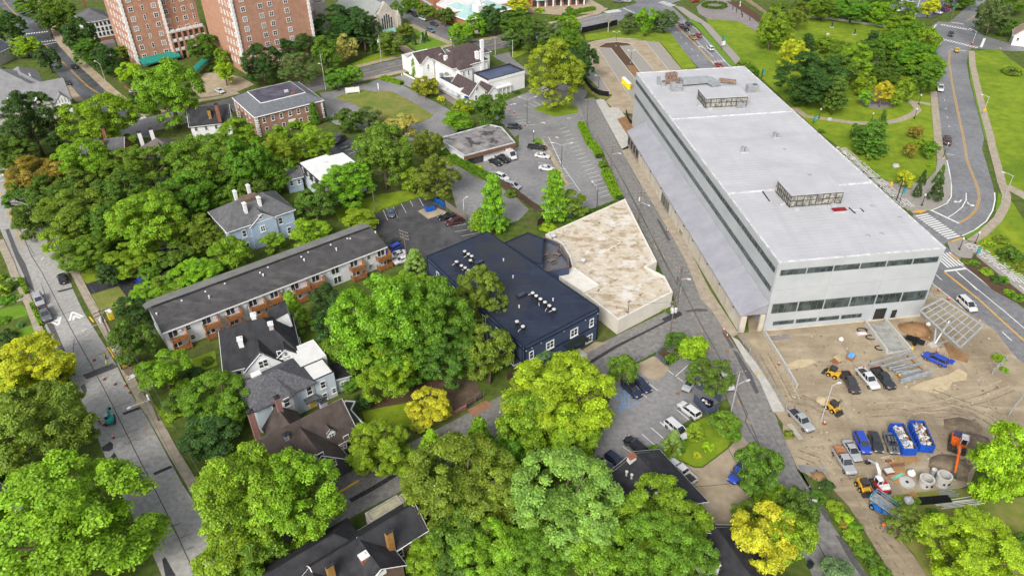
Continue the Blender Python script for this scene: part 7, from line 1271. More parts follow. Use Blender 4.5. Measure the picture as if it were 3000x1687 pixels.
 pr.part('roof',rb.mesh('roof',PAINT),paint=True)
 wr=.33 if kind in('sedan','coupe','hatch')else .38; wheel_parts(pr,(-h+.95,h-.92),w_-.1,wr)
 zl={'sedan':.62,'coupe':.62,'suv':.78,'hatch':.75,'minivan':.7,'van':.85,'pickup':.88}[kind]
 hm=MB().box((0,0,0),(.2,.36,.16)).mesh('headlight',HL); tm=MB().box((0,0,0),(.14,.3,.2)).mesh('tail_light',TLT); mm=MB().box((0,0,0),(.14,.2,.14)).mesh('mirror',PAINT)
 for s_ in(-1,1):pr.part('headlight',hm,-1,(h-.13,s_*w_*.62,zl)); pr.part('tail_light',tm,-1,(-h+.08,s_*w_*.74,zl+.12)); pr.part('mirror',mm,-1,(x1-.35,s_*(w_+.08),zb+.05),paint=True)
 pr.part('bumper',MB().box((0,0,0),(.16,w_*1.5,.18)).mesh('bumper',PLAS),-1,(h-.06,0,.42)); pr.part('bumper',MB().box((0,0,0),(.16,w_*1.6,.18)).mesh('bumper',PLAS),-1,(-h+.04,0,.45))
 pr.part('number_plate',MB().box((0,0,0),(.04,.4,.14)).mesh('number_plate',trim),-1,(-h-.06,0,.62)); return pr
CARS={k:car(k)for k in('sedan','suv','minivan','coupe','pickup','van','hatch')}
CC=dict(white=(.62,.62,.62),silver=(.36,.37,.385),grey=(.12,.125,.13),black=(.012,.012,.014),navy=(.015,.022,.06),blue=(.02,.06,.42),red=(.30,.015,.02),maroon=(.07,.012,.018),tan=(.33,.25,.15),yellow=(.55,.36,.03),brown=(.05,.042,.04),steelblue=(.10,.14,.19),dark=(.03,.033,.038))
WORD=dict(suv='SUV',hatch='hatchback',van='panel van',minivan='minivan',sedan='sedan',coupe='coupe',pickup='pickup truck')
def park(kind,col,where,t,x,y,fx,fy,group=None,zg=.09):
 c=W(t,x,y,.75); f_=W(t,fx,fy,.75); a=math.atan2(f_.y-c.y,f_.x-c.x); cw='dark grey' if col=='dark' else 'steel-blue' if col=='steelblue' else col
 r=thing('pickup_truck' if kind=='pickup' else 'delivery_van' if kind=='van' else 'car',f'{cw} {WORD[kind]} {where}','pickup' if kind=='pickup' else 'van' if kind in('van','minivan')else 'car',(c.x,c.y,zg),a,group); CARS[kind].put(r,CC[col]); return r
V=[('sedan','black','parked alone by the speed-hump street kerb','c1',587,45,575,5),('suv','silver','parked nose down behind the grey pickup on the speed-hump street','c1',368,250,385,300),('pickup','grey','parked at the speed hump chevrons','c1',428,385,450,440),('sedan','black','driving up the wet avenue with red tail lights','a1',700,622,680,598),('sedan','dark','parked beside the Tudor house on the avenue','a1',645,775,625,745),('sedan','white','driving along the far end of the avenue','a1',125,172,105,152),('suv','white','parked under trees at the far end of the avenue','a1',232,100,215,80),('sedan','maroon','parked on the avenue before the far crossing','a1',376,240,395,258),('suv','white','in the tower side parking','a1',1025,302,985,306),('sedan','white','below the wall of the tower side parking','a1',925,430,955,445),('coupe','white','by the hedge of the tan forecourt','a1',2072,855,2110,875),('hatch','white','at the teal walkway on the tan forecourt','a1',1850,790,1880,800),('hatch','silver','half hidden under the tower wall tree','a1',1280,855,1310,845),('suv','black','parked first on the church side street','e4',1215,205,1260,230),('suv','white','parked between two dark cars on the church side street','e4',1332,262,1385,285),('sedan','dark','parked beside the corner restaurant','e4',1485,332,1535,350),('suv','steelblue','driving down the church side street','e4',1440,425,1490,450),('sedan','black','under the tree at the top of the church side street','e4',1140,165,1180,185),('pickup','black','leading the queue on the main road','a3',1635,268,1610,240),('sedan','red','ahead of the black pickup on the main road','a3',1600,238,1580,215),('suv','black','beside the black pickup on the main road','a3',1665,225,1645,205),('sedan','red','following the black SUV on the main road','a3',1760,330,1742,312),('pickup','tan','following the black pickup on the main road','a3',1705,350,1685,330),('suv','white','at the lane arrows on the main road','a3',1870,455,1848,435),('coupe','red','crossing the zebra behind the factory','a3',1950,612,1930,592),('sedan','silver','waiting at the arcade crossroads','a3',1080,8,1050,2),('sedan','grey','queuing at the arcade crossroads','a3',1000,12,975,8),('hatch','red','turning beyond the arcade crossroads','a3',1725,8,1745,4),('hatch','blue','by the cream corner house crossing','a4',2150,218,2125,240),('suv','dark','crossing the park crossroads','a4',1888,320,1885,345),('hatch','yellow','stopped at the park crosswalk','a4',1945,470,1947,450),('sedan','silver','below the crosswalk beside the park grove','a4',1776,400,1772,425),('sedan','grey','parked under the roadside grove','a4',1758,545,1756,570),('sedan','white','half hidden under the roadside grove','a4',1762,668,1765,690),('pickup','white','parked at the head of the wide park sidewalk','a4',1787,830,1790,865),('pickup','maroon','parked beside the leaning lamp on the park road','a4',1855,1325,1858,1365),('minivan','white','driving past the steel canopy frame','c4',2040,290,2100,345),('pickup','black','on the grass tip of the main lot','a3',237,1388,300,1395),('sedan','white','next below the black pickup in the main lot','b3',287,180,335,188),('sedan','white','below the other white sedan in the main lot','b3',327,297,385,306),('suv','black','by the red cones of the main lot','a2',2440,1195,2490,1197),('van','white','half hidden behind the golden tree','a3',318,890,335,915),('sedan','black','parked at the shop front','b2',2258,240,2310,265),('pickup','black','parked between the van and the black sedan at the shop','b2',2322,207,2370,235),('van','white','parked at the shop front','b2',2395,178,2440,210),('suv','white','parked at the fence of the main lot','b2',2320,382,2370,402),('minivan','silver','parked at the fence of the main lot','b2',2420,462,2465,475),('sedan','steelblue','alone in a bay of the sealed lot','b2',1270,715,1258,675),('sedan','black','by the blue bins of the sealed lot','b2',1800,752,1730,770),('suv','maroon','beside the black sedan in the sealed lot','b2',1870,803,1800,825),('suv','blue','at the gable end of the apartment block','b2',1292,1062,1250,1085),('sedan','white','between the blue SUV and another white car','b2',1330,1112,1275,1130),('hatch','white','beside the utility pole by the navy roof','b2',1372,1165,1310,1185),('hatch','dark','in the small wet lot behind the brick office','a2',745,1300,725,1290),('suv','black','in the small wet lot behind the brick office','a2',792,1322,770,1335),('sedan','dark','in the shade of the sealed lot corner','b2',1270,1010,1235,1030),('pickup','blue','in the tarred yard','b1',1340,1380,1370,1425),('sedan','white','beside the stall lines of the tarred yard','b1',1592,1322,1625,1365),('sedan','black','under the trees of the tarred yard','b1',1712,1105,1680,1120),('sedan','silver','deep under the trees of the tarred yard','b1',1530,1085,1500,1098),('suv','navy','beside the blue hatched bay of the lower lot','c3',1130,1095,1190,1150),('sedan','navy','next to the navy SUV in the lower lot','c3',1225,1045,1285,1105),('hatch','silver','under the feathery tree by the bin enclosure','c3',1672,1045,1650,1080),('suv','white','on the lane side of the feathery tree','c3',2022,1020,2055,1080),('suv','white','beside the bin enclosure','c3',1672,1292,1625,1255),('minivan','white','between the lawn cones of the lower lot','d3',1555,60,1625,120),('suv','black','beside the chimney of the white brick building','d3',1162,218,1095,160),('hatch','navy','nose to the white brick building','d3',980,355,1045,405),('sedan','grey','at the end bay by the white brick building','d3',885,412,945,455),('pickup','white','along the eave of the white brick building','d3',1600,462,1525,395),('hatch','blue','half under the tree on the tan driveway','d3',2125,490,2100,520),('hatch','navy','tucked behind the blue hatchback on the tan driveway','d3',2185,400,2205,380),('pickup','silver','at the site gate beside the walkway','c4',470,1382,520,1435),('pickup','brown','between the skid steer and the white pickup','c4',935,1030,985,1110),('pickup','white','between two dark pickups on the site','c4',1102,992,1175,1080),('pickup','dark','beside the stacked steel beams','c4',1250,992,1315,1065),('suv','blue','below the steel canopy frame with its tailgate up','c4',1740,808,1650,765),('pickup','silver','with a brown crate in its bed','d4',880,362,930,445),('sedan','silver','beside the crate-laden pickup','d4',955,262,1000,335),('suv','blue','in the site row beside the silver sedan','d4',1050,192,1085,265),('sedan','dark','between the blue SUV and the striped coupe','d4',1180,180,1205,250),('coupe','grey','with dark racing stripes beside the blue skips','e6',412,665,455,790),('sedan','white','first in the upper car park row','a4',1425,28,1465,40),('sedan','white','behind the first white sedan in the upper car park','a4',1500,14,1530,25),('sedan','white','nearest the park trees in the upper car park','a4',1400,92,1370,105),('sedan','grey','in the middle of the upper car park','a4',1530,55,1560,65),('suv','white','by the yellow tree in the upper car park','a4',1870,42,1910,50),('sedan','navy','beside the yellow tree in the upper car park','a4',1800,88,1840,98),('sedan','red','tucked behind the navy sedan','a4',1832,74,1862,82),('hatch','white','at the hedge of the upper car park','a4',1762,116,1785,122),('sedan','silver','at the back of the upper car park','a4',1250,5,1290,12),('suv','dark','at the near rim of the upper car park','a4',1180,40,1220,50)]
placed={}
for q in V:placed[q[2]]=park(*q)
st_=placed['with dark racing stripes beside the blue skips']
for y in(-.22,.22):
 ob('racing_stripe',MB().box((0,y,1.395),(1.6,.2,.012)).mesh('racing_stripe',PLAS),st_); ob('racing_stripe',MB().box((1.65,y,.925),(1.,.2,.012)).mesh('racing_stripe',PLAS),st_)
ob('tailgate',MB().box((0,0,0),(.9,1.5,.06)).mesh('tailgate',mat('blue tailgate',CC['blue'],.3)),placed['below the steel canopy frame with its tailgate up'],(-2.75,0,1.75))
ob('roof_box',MB().box((0,0,0),(1.5,.8,.35)).mesh('roof_box',PLAS),placed['beside the blue hatched bay of the lower lot'],(-.3,0,1.92))
card=mat('cardboard',(.36,.17,.08),.9,scale=2); cr_=placed['with a brown crate in its bed']; b_=thing('crate','brown cardboard crate riding in the silver pickup bed','crate',(cr_.matrix_basis@Vector((-2.,0,.66))),cr_.rotation_euler.z); MB().box((0,0,.4),(1.3,1.5,.8)).build('carton',card,b_); MB().box((0,0,.82),(1.36,1.56,.06)).build('lid',card,b_)
# ------------------------------------------------------------------ poles, lamps, wires
polew=mat('weathered pole wood',(.13,.105,.085),.95,scale=4,col2=(.20,.165,.135)); polec=mat('grey concrete pole',(.36,.35,.33),.8,scale=3); lampm=mat('lamp head white',(.60,.60,.60),.5,scale=3); trf=mat('transformer grey',(.55,.56,.57),.5,scale=3); wirem=mat('overhead wire',(.10,.10,.105),.6,scale=3); insul=mat('insulator',(.42,.42,.43),.4,scale=3)
armm=mat('lamp arm',(.45,.45,.45),.5,scale=3)
def height_at(base,px):
 d=FWD+RIGHT*((px[0]-1500)/FOC)-UP*((px[1]-843.5)/FOC); k=(base.x*d.x+base.y*d.y)/(d.x**2+d.y**2); return CAM_H+d.z*k
def upole(label,t,xb,yb,xt,yt,arms=1,ang=.6,tr=0,lamp=None,m=None,r=.16,alen=2.6,hmax=12.):
 b0=W(t,xb,yb); h=min(max(height_at(b0,NP(t,xt,yt)),5.),hmax); o=thing('utility_pole',label,'pole',b0)
 MB().tube([(0,0,0),(0,0,h)],[r,r*.65],8).build('post',m or polew,o)
 for k in range(arms):
  z=h-.35-k*.9; MB().box((0,0,z),(alen,.14,.14),ang).build('crossarm',polew,o)
  for s in(-.46,-.2,.2,.46):MB().lathe((math.cos(ang)*alen*s,math.sin(ang)*alen*s,z+.07),[(.06,0),(.08,.12),(.04,.2)],6).build('insulator',insul,o)
 for k in range(tr):MB().lathe((math.cos(ang+1.6+k*2)*.45,math.sin(ang+1.6+k*2)*.45,h-2.9),[(.28,0),(.32,.1),(.32,1.),(.15,1.1)],10).build('transformer',trf,o)
 if lamp:
  zl=h*.72; e=W(t,lamp[0],lamp[1],zl)-b0; d=Vector((e.x,e.y,0)); d=d.normalized()*min(d.length,4.); q=Vector((0,0,zl-.5))
  arm=MB().tube([q,q+d*.5+Vector((0,0,.4)),q+d*.9+Vector((0,0,.5))],.06,6).build('lamp_arm',armm,o); MB().box(tuple(q+d*1.02+Vector((0,0,.48))),(.75,.32,.18),math.atan2(d.y,d.x)).build('lamp_head',lampm,arm)
 return b0,h
PO={}
PO['a']=upole('tall wooden pole with double crossarms and lamp beside the portable toilet','c1',1075,690,895,360,2,.75,2,(800,535))
PO['b']=upole('wooden pole with white transformer and street lamp opposite the teal digger','c1',1500,1395,1350,1095,1,.75,1,(1220,1268))
PO['c']=upole('wooden pole with lamp arm over the pale tree verge','b1',650,1310,475,970,1,.75,0,(410,1148))
PO['d']=upole('wooden pole with lamp by the bronze-tinged street tree','b1',330,790,205,580,1,.75,0,(100,600))
PO['e']=upole('wooden pole with three crossarms beside the navy roof','b2',1425,1185,1370,890,3,-.6,0)
PO['f']=upole('slim wooden pole with lamp on the sealed lot lawn','b2',1125,705,1095,505,0,0,0,(1098,500))
PO['g']=upole('pole with three white transformers at the lane crossing','c3',1482,645,1525,255,2,.5,3)
PO['h']=upole('dark wooden pole with lamp at the cream building corner','c3',1555,300,1590,-60,2,.1,0,(1670,55))
PO['i']=upole('pole with white crossarms and lamp along the lean-to lane','b3',1190,820,1225,520,2,.05,1,(1290,650))
PO['j']=upole('pole with dark crossarm and lamp at the lot hedge','b3',930,325,942,85,1,.05,0,(1018,160))
PO['k']=upole('thick dark pole with T-shaped top at the lot entrance','a3',705,1195,718,935,1,.05,0,r=.2)
PO['l']=upole('concrete pole with lamp beside the bin enclosure','c3',2065,1315,2115,920,1,.3,0,(2225,1010),polec)
PO['m']=upole('dark pole with white transformer and lamp among the lane trees','d4',420,900,495,620,1,.6,1,(600,735))
PO['n']=upole('pale wooden pole at the far end of the avenue','a1',420,245,347,85,0,0,0,None,polec)
PO['o']=upole('tall grey pole with twin drums on the church lawn','a2',1185,590,1160,330,0,0,2,None,polec,hmax=15)
PO['p']=upole('grey pole with lamp at the brick office corner','a2',660,850,603,500,0,0,0,(595,600),polec,hmax=15)
PO['q']=upole('black pole with pale lamp at the church crossing','e1',1015,480,1005,185,0,0,0,(960,175),darktrim,.1)
PO['r']=upole('slender white pole behind the mansion','e1',1725,470,1718,160,0,0,0,None,lampm,.1)
PO['s']=upole('slender white pole on the grass behind the mansion','e1',2015,505,2003,215,0,0,0,None,lampm,.1)
PO['t']=upole('slim bare pole against the cream building wall','c3',1080,525,1093,255,1,.5,0,None,None,.1,.8)
PO['u']=upole('leaning wooden pole behind the stall lines of the tarred yard','b1',1690,1285,1640,1135,0,0,0,(1640,1130))
PO['w']=upole('wooden pole behind the first balcony of the apartment block','c1',1500,745,1430,470,2,-.6,1)
PO['x']=upole('thin wooden pole at the street corner of the navy building','c2',2465,1060,2475,850,1,.6,0,None,None,.11,1.2)
PO['y']=upole('wooden pole on the verge of the far park crossroads','a4',1885,190,1915,80,0)
PO['z']=upole('pale leaning pole in front of the cream corner house','a4',2440,400,2490,270,0,0,0,None,polec)
PO['A']=upole('tall white mast beside the upper car park','a4',1540,185,1590,0,0,0,0,None,lampm,.2,hmax=18)
def wire(p,q,sag=.6,off=(0,0)):
 (a,ha),(b,hb)=PO[p]if isinstance(p,str)else p,PO[q]if isinstance(q,str)else q; A=a+Vector((off[0],off[1],ha-.2)); B=b+Vector((off[0],off[1],hb-.2)); pts=[]
 for k in range(9):t_=k/8; pts.append(lerp(A,B,t_)-Vector((0,0,sag*4*t_*(1-t_))))
 return MB(A).tube(pts,.028,4,False).build('overhead_wire',wirem),A
wl_=[]
def wires(p,q,desc,offs=((-.9,-.8),(0,0),(.9,.8))):
 for i,of in enumerate(offs):
  o,A=wire(p,q,.5+.15*i,of); o.location=A; tag(o,desc,'wire','overhead wires '+desc.split(' wire ')[1])
wires('d','c','thin overhead wire spanning the verge beside the bronze-tinged tree'); wires('c','a','thin overhead wire running past the tarred driveway'); wires('a','b','thin overhead wire running above the yellow backhoe')
far_=(W('d1',2300,1540),10.); wires('b',far_,'thin overhead wire running down to the near end of the street')
far2=(W('b1',-120,380),10.); wires('d',far2,'thin overhead wire leading to the crosswalk end of the street')
wires('e','w','thin overhead wire crossing the front of the apartment block',((-.5,.4),(.2,-.2),(.8,-.6))); wires('w','a','thin overhead wire linking the balcony pole to the street',((-.6,-.4),(.3,.3))); wires('e','i','thin overhead wire crossing the sealed lot',((-.4,.3),(.4,-.3))); wires('h','g','thin overhead wire at the cream building corner',((0,0),(.5,.2))); wires('g','l','thin overhead wire above the lower lot corner',((0,0),(.6,.2))); wires('i','h','thin overhead wire beside the cream parapet',((0,0),(.6,0))); wires('j','i','thin overhead wire beside the long hedge',((0,0),(.6,0))); wires('l','m','thin overhead wire over the tan driveway mouth',((0,0),)); wires('f','e','thin overhead wire over the lone sedan',((0,0),)); wires('g','t','thin overhead wire to the slim bare pole',((0,0),))
def lamp_post(label,t,xb,yb,xt,yt,heads,kind,m=None):
 b0=W(t,xb,yb); h=min(max(height_at(b0,NP(t,xt,yt)),3.),10.); o=thing('street_lamp',label,'lamp',b0)
 MB().tube([(0,0,0),(0,0,h)],[.1,.07],8).build('post',m or darktrim,o); MB().lathe((0,0,0),[(.25,0),(.25,.5),(.12,.55)],8).build('base',polec if kind!='globe' else darktrim,o)
 if kind=='globe':MB().lathe((0,0,h),[(.1,0),(.22,.1),(.26,.35),(.18,.6),(.05,.66)],10).build('lantern',lampm,o)
 else:
  for(x,y)in heads:
   e=W(t,x,y,h)-b0; d=Vector((e.x,e.y,0)); d=d.normalized()*min(max(d.length,1.2),3.5); a=MB().tube([(0,0,h-.3),tuple(d*.5+Vector((0,0,h+.15))),tuple(d*.9+Vector((0,0,h+.2)))],.06,6).build('arm',m or armm,o); MB().box(tuple(d+Vector((0,0,h+.2))),(.8,.35,.16),math.atan2(d.y,d.x)).build('lamp_head',lampm,a)
lamp_post('twin-armed lamp among the stall lines of the main lot','b3',466,305,472,80,((385,65),(565,65)),'arm'); lamp_post('twin-armed lamp beside the mansion entrance','a3',142,1192,150,940,((70,922),(225,918)),'arm'); lamp_post('single-armed lamp at the bottom of the main lot','b3',800,685,823,490,((755,430),),'arm'); lamp_post('white single-armed lamp in the fenced alley','b2',1962,705,1958,590,((1985,578),),'arm',lampm)
lamp_post('short globe lamp on the grass tip of the main lot','a3',205,1340,208,1250,(),'globe')
for(xb,yb,xt,yt,lb)in((640,1122,655,1060,'globe lamp by the factory end of the curved path'),(1130,1165,1145,1090,'globe lamp at the middle of the curved path'),(1580,988,1600,915,'globe lamp by the wide park sidewalk'),(1540,1122,1560,1045,'globe lamp at the bend of the curved path')):lamp_post(lb,'a4',xb,yb,xt,yt,(),'globe')
for(xb,yb,xt,yt,lb)in((1610,655,1640,580,'black lamp on the plaza strips at the bend'),(1963,1072,1992,985,'black lamp at the trail crossing'),(2112,1015,2145,935,'black lamp beside the trail kiosk')):lamp_post(lb,'b4',xb,yb,xt,yt,(),'globe')
lamp_post('curved-arm street lamp with yellow sign on the park road','a4',2195,1062,2242,912,((2180,900),),'arm',armm); lamp_post('curved-arm street lamp at the road bend','b4',2402,545,2450,360,((2380,345),),'arm',armm); lamp_post('street lamp with green street sign at the park crossroads','a4',2085,425,2112,295,((2070,280),),'arm',armm); lamp_post('leaning dark lamp beside the maroon pickup','b4',1808,215,1840,110,((1900,-20),),'arm'); lamp_post('floodlight mast in the middle of the building site','c4',662,1390,775,1055,((790,1050),),'arm',armm)
lamp_post('dark lamp in the mulch island of the new lot','a3',980,440,988,310,((960,305),(1010,305)),'arm'); lamp_post('dark twin lamp over the middle bays of the new lot','a3',1118,600,1126,485,((1105,482),(1145,482)),'arm'); lamp_post('dark lamp at the outer bay of the new lot','a3',815,850,825,720,((800,718),),'arm'); lamp_post('grey lamp on the avenue sidewalk','a1',1000,780,945,600,((885,578),),'arm',armm)
tealb=mat('teal banner',(.02,.33,.33),.7)
for(t,xb,yb,xt,yt,lb)in(('a3',1970,490,1988,335,'teal banner pole on the main road sidewalk'),('a3',2350,735,2366,670,'teal banner pole behind the factory far corner'),('a4',100,740,110,675,'teal banner pole beside the park grove'),('a4',582,1180,598,1105,'teal banner pole at the factory end of the path'),('b4',1395,640,1450,470,'teal banner pole beside the traffic signal'),('b4',2108,1150,2145,1030,'teal banner pole on the patterned trail')):
 b0=W(t,xb,yb); h=min(max(height_at(b0,NP(t,xt,yt)),3.5),7); o=thing('banner_pole',lb,'banner',b0); MB().tube([(0,0,0),(0,0,h)],.07,6).build('post',darktrim,o); MB().box((.45,0,h-1.3),(.75,.04,1.8),.3).build('banner',tealb,o); MB().tube([(0,0,h-.4),(.8,.2,h-.4)],.03,4).build('bracket',darktrim,o)
ts=thing('traffic_signal','black signal post with yellow traffic light box at the bend','traffic light',W('b4',1370,610)); MB().tube([(0,0,0),(0,0,6.2)],.14,8).build('post',darktrim,ts); MB().tube([(0,0,5.4),(-3.,-.4,5.6)],.08,6).build('mast_arm',darktrim,ts); hd_=MB().box((-3.,-.4,5.4),(.5,.4,1.1)).build('signal_head',M['kerbyellow'],ts)
for k,c in enumerate(((.3,.01,.01),(.35,.2,.01),(.01,.2,.08))):MB().lathe((-3.,-.62,5.05+.33*k),[(.1,0),(.1,.05)],8).build('lens',mat(f'signal lens {k}',c,.3),hd_)
sg=thing('sign_board','blank white sign board on legs at the dry front lawn','sign',W('e4',352,1315));
MB().box((0,0,1.5),(5.,.15,1.9),.25).build('board',trim,sg)
for s in(-1,1):MB().box((s*2.3*math.cos(.25),s*2.3*math.sin(.25),.9),(.2,.2,1.8),.25).build('leg',trim,sg)
def post_sign(label,t,x,y,h,w_,hh,m,cat='sign',rz=.2):
 o=thing('road_sign',label,cat,W(t,x,y)); MB().tube([(0,0,0),(0,0,h)],.05,5).build('post',armm,o); MB().box((0,-.06,h-hh/2),(w_,.04,hh),rz).build('plate',m,o); return o
gsign=mat('green street sign',(.01,.30,.17),.5); ylw=mat('yellow warning sign',(.7,.42,.02),.5); redm=mat('red sign',(.5,.02,.03),.5)
post_sign('green street name sign at the speed-hump street corner','c1',690,1060,2.6,1.2,.3,gsign); post_sign('green street name sign on the lane corner','c3',1585,200,2.6,1.2,.35,gsign); post_sign('yellow diamond sign beside the curved-arm lamp','a4',2188,1090,2.4,1.,1.,ylw); post_sign('red stop sign at the park crosswalk','a4',2066,470,2.5,.9,.9,redm); post_sign('green street sign by the far crossroads verge','a4',1905,120,2.8,1.2,.35,gsign); post_sign('yellow marker sign on the site walkway fence','c3',2310,985,1.6,.5,.7,ylw); post_sign('white notice board on the corner restaurant lawn','e4',2085,500,2.4,2.2,1.6,trim); post_sign('white double sign on the main road sidewalk','a3',1988,450,2.6,1.6,1.8,trim); post_sign('slim white marker post at the loop drive','e4',712,1275,3.,.35,2.2,trim); post_sign('slim pale post by the mansion back drive','e4',1045,1160,3.4,.3,.6,trim)
stt=thing('shrine_statue','white robed statue in its niche on the church lawn','statue',W('e4',1318,590)); MB().lathe((0,0,0),[(.7,0),(.7,.5),(.55,.55)],10).build('plinth',M['concrete'],stt); MB().lathe((0,0,.5),[(.45,0),(.5,.4),(.35,1.2),(.4,1.7),(.2,2.),(.22,2.2),(.2,2.45),(.05,2.6)],12).build('figure',trim,stt)
for i,(x,y,lb)in enumerate(((1270,610,'low pale stone bench before the white statue'),(1205,610,'small pale stone block at the near juniper'),(1378,595,'small pale stone block at the far juniper'))):o=thing('stone_bench',lb,'bench',W('e4',x,y)); MB().box((0,0,.4),(2.2 if i==0 else .8,.6,.2),.2).build('seat',M['concrete'],o); MB().box((0,0,.15),(1.4 if i==0 else .5,.4,.3),.2).build('foot',M['concrete'],o)
# ------------------------------------------------------------------ fences and walls
def fence(label,pts,h,m,post=None,kind='panel',t_=.08,step=2.4,cat='fence'):
 base=Vector((pts[0].x,pts[0].y,0)); o=thing('fence',label,cat,base); pm=post or m
 for i in range(len(pts)-1):
  a,b=pts[i],pts[i+1]; d=b-a; n=max(1,int(round(d.length/step))); an=math.atan2(d.y,d.x)
  for k in range(n):
   p,q=lerp(a,b,k/n),lerp(a,b,(k+1)/n); c=(p+q)/2; L=(q-p).length
   if kind=='panel':MB(base).box((c.x,c.y,h/2+.05),(L-.1,t_,h-.1),an).build('panel',m,o)
   elif kind=='boards':
    for j in range(6):e=lerp(p,q,(j+.5)/6); MB(base).box((e.x,e.y,h/2),(L/6-.03,t_,h),an).build('board',m,o)
   elif kind=='rails':
    for z in(.25,.55,.85,h-.08):MB(base).box((c.x,c.y,z),(L-.06,.06,.09),an).build('rail',m,o)
   elif kind=='wire':
    for z in(.1,h-.05):MB(base).tube([p+Vector((0,0,z)),q+Vector((0,0,z))],.03,4,False).build('rail',m,o)
    b_=MB(base)
    for j in range(1,10):e=lerp(p,q,j/10); b_.tube([e+Vector((0,0,.05)),e+Vector((0,0,h-.05))],.01,3,False)
    b_.build('mesh',m,o)
   MB(base).box((p.x,p.y,h/2+.05),(.12,.12,h+.1),an).build('post',pm,o)
  MB(base).box((b.x,b.y,h/2+.05),(.12,.12,h+.1),an).build('post',pm,o)
 return o
blackfab=mat('black screen fabric',(.012,.012,.013),.9,scale=2); brownfence=mat('dark brown fence boards',(.07,.045,.032),.9,scale=3,col2=(.11,.075,.055)); greyfence=mat('weathered grey boards',(.17,.15,.13),.9,scale=3,col2=(.24,.21,.18)); bluegrey=mat('blue grey fence boards',(.06,.075,.11),.7,scale=3,col2=(.08,.097,.14)); bluepl=mat('bin blue',(.01,.09,.42),.5,scale=2,col2=(.015,.12,.5)); chain=mat('chain link',(.33,.34,.34),.6,scale=3)
fence('long black screen fence along church road',WL(0,'a3',660,315,780,290,900,262,990,240),2.4,blackfab,darktrim,step=3); fence('curving black screen fence at the outer bay of the new lot',WL(0,'a3',680,760,710,810,760,870,830,905,910,915),1.9,blackfab,darktrim,step=2.5); fence('short black screen fence by the red clay',WL(0,'a3',1075,1060,1085,1110,1110,1160,1145,1185),1.2,blackfab,darktrim,step=2.5)
fence('dark brown board fence between main lot and alley',WL(0,'b3',-140,440,30,550,200,680,340,760),2.,brownfence,None,'boards'); fence('brown board fence at the end of the sealed lot alley',WL(0,'b3',240,850,330,770),1.9,brownfence,None,'boards'); fence('grey board fence along the sealed lot bins',WL(0,'b2',1790,660,1880,725,1990,790),1.8,greyfence,None,'boards'); fence('low brick-red fence in the tower side parking',WL(0,'a1',910,400,1090,365),1.2,redbrick,redbrick,step=5)
fence('dark blue grey board fence round the lot bins',WL(0,'c3',1735,1085,1890,1160,1960,1225,1940,1310,1840,1350),2.,bluegrey,None,'boards',.08,1.6); fence('dark blue grey board wing at the bin gate',WL(0,'c3',1712,1215,1790,1300,1840,1355),2.,bluegrey,None,'boards',.08,1.6); fence('grey rail fence round the corner bed',WL(0,'c3',1440,870,1360,790,1430,715,1520,750),1.4,mat('grey rail',(.14,.155,.175),.6),None,'rails',.08,1.8)
sheet('planting_bed',WL(0,'c3',1440,860,1368,790,1430,725,1515,760,1560,800),.09,M['mulch'])
fence('chain-link fence along the site walkway',WL(0,'c3',2125,575,2240,760,2360,940,2470,1120,2576,1310),1.8,chain,None,'wire',step=3.); fence('chain-link gate leaf bent over at the site entrance',WL(0,'c4',2270,960,2400,830),1.8,chain,None,'wire',step=2.); fence('chain-link gate leaf at the roadside of the site',WL(0,'c4',2430,1345,2550,1190),1.8,chain,None,'wire',step=2.)
fence('dark iron gate with brick posts on the cross street',WL(0,'c2',1985,1275,2150,1175),1.5,darktrim,redpaint,'rails',.08,2.,'gate'); fence('low red stone wall beside the iron gate',WL(0,'c2',1660,1440,1870,1340,1985,1275),.9,redpaint,None,t_=.4,step=4,cat='wall'); fence('black iron fence inside the basketball yard',WL(0,'c2',1410,1140,1570,1050),1.2,darktrim,None,'wire'); fence('brown fence beside the navy building corner',WL(0,'c2',2370,1010,2500,940),1.8,brownfence,None,'boards')
fence('low wooden fence below the flat-roofed apartments',WL(0,'b2',300,470,440,430),1.4,mat('tan fence',(.30,.19,.09),.85,scale=3),None,'boards'); fence('long low park fence along the top of the park lawn',WL(0,'a4',520,165,760,190,1010,225,1320,272),1.,M['concrete'],None,t_=.3,step=8,cat='wall'); fence('tan retaining wall behind the plaza bed',WL(0,'a3',2190,0,2300,75,2400,150),1.4,M['tan'],None,t_=.4,step=8,cat='wall'); fence('brick garden wall below the tower',WL(0,'a1',1180,830,1290,915),1.,redbrick,None,t_=.35,step=5,cat='wall'); fence('low white retaining wall at the mansion drive',WL(0,'e4',1060,1045,1230,1130),.7,trim,None,t_=.35,step=5,cat='wall')
fence('grey concrete retaining wall beside the site ramp track',WL(0,'c4',112,565,260,800,340,930,430,1090),1.1,M['concrete'],M['concrete'],t_=.35,step=6,cat='wall')
MB_=thing('basketball_hoop','red-rimmed basketball hoop in the shaded yard','hoop',W('c2',1720,1010)); MB().tube([(0,0,0),(0,0,3.)],.07,6).build('post',darktrim,MB_); MB().box((0,-.5,3.1),(1.4,.06,.9)).build('backboard',trim,MB_); MB().lathe((0,-.8,2.8),[(.24,0),(.26,.04)],10,False).build('rim',redm,MB_)
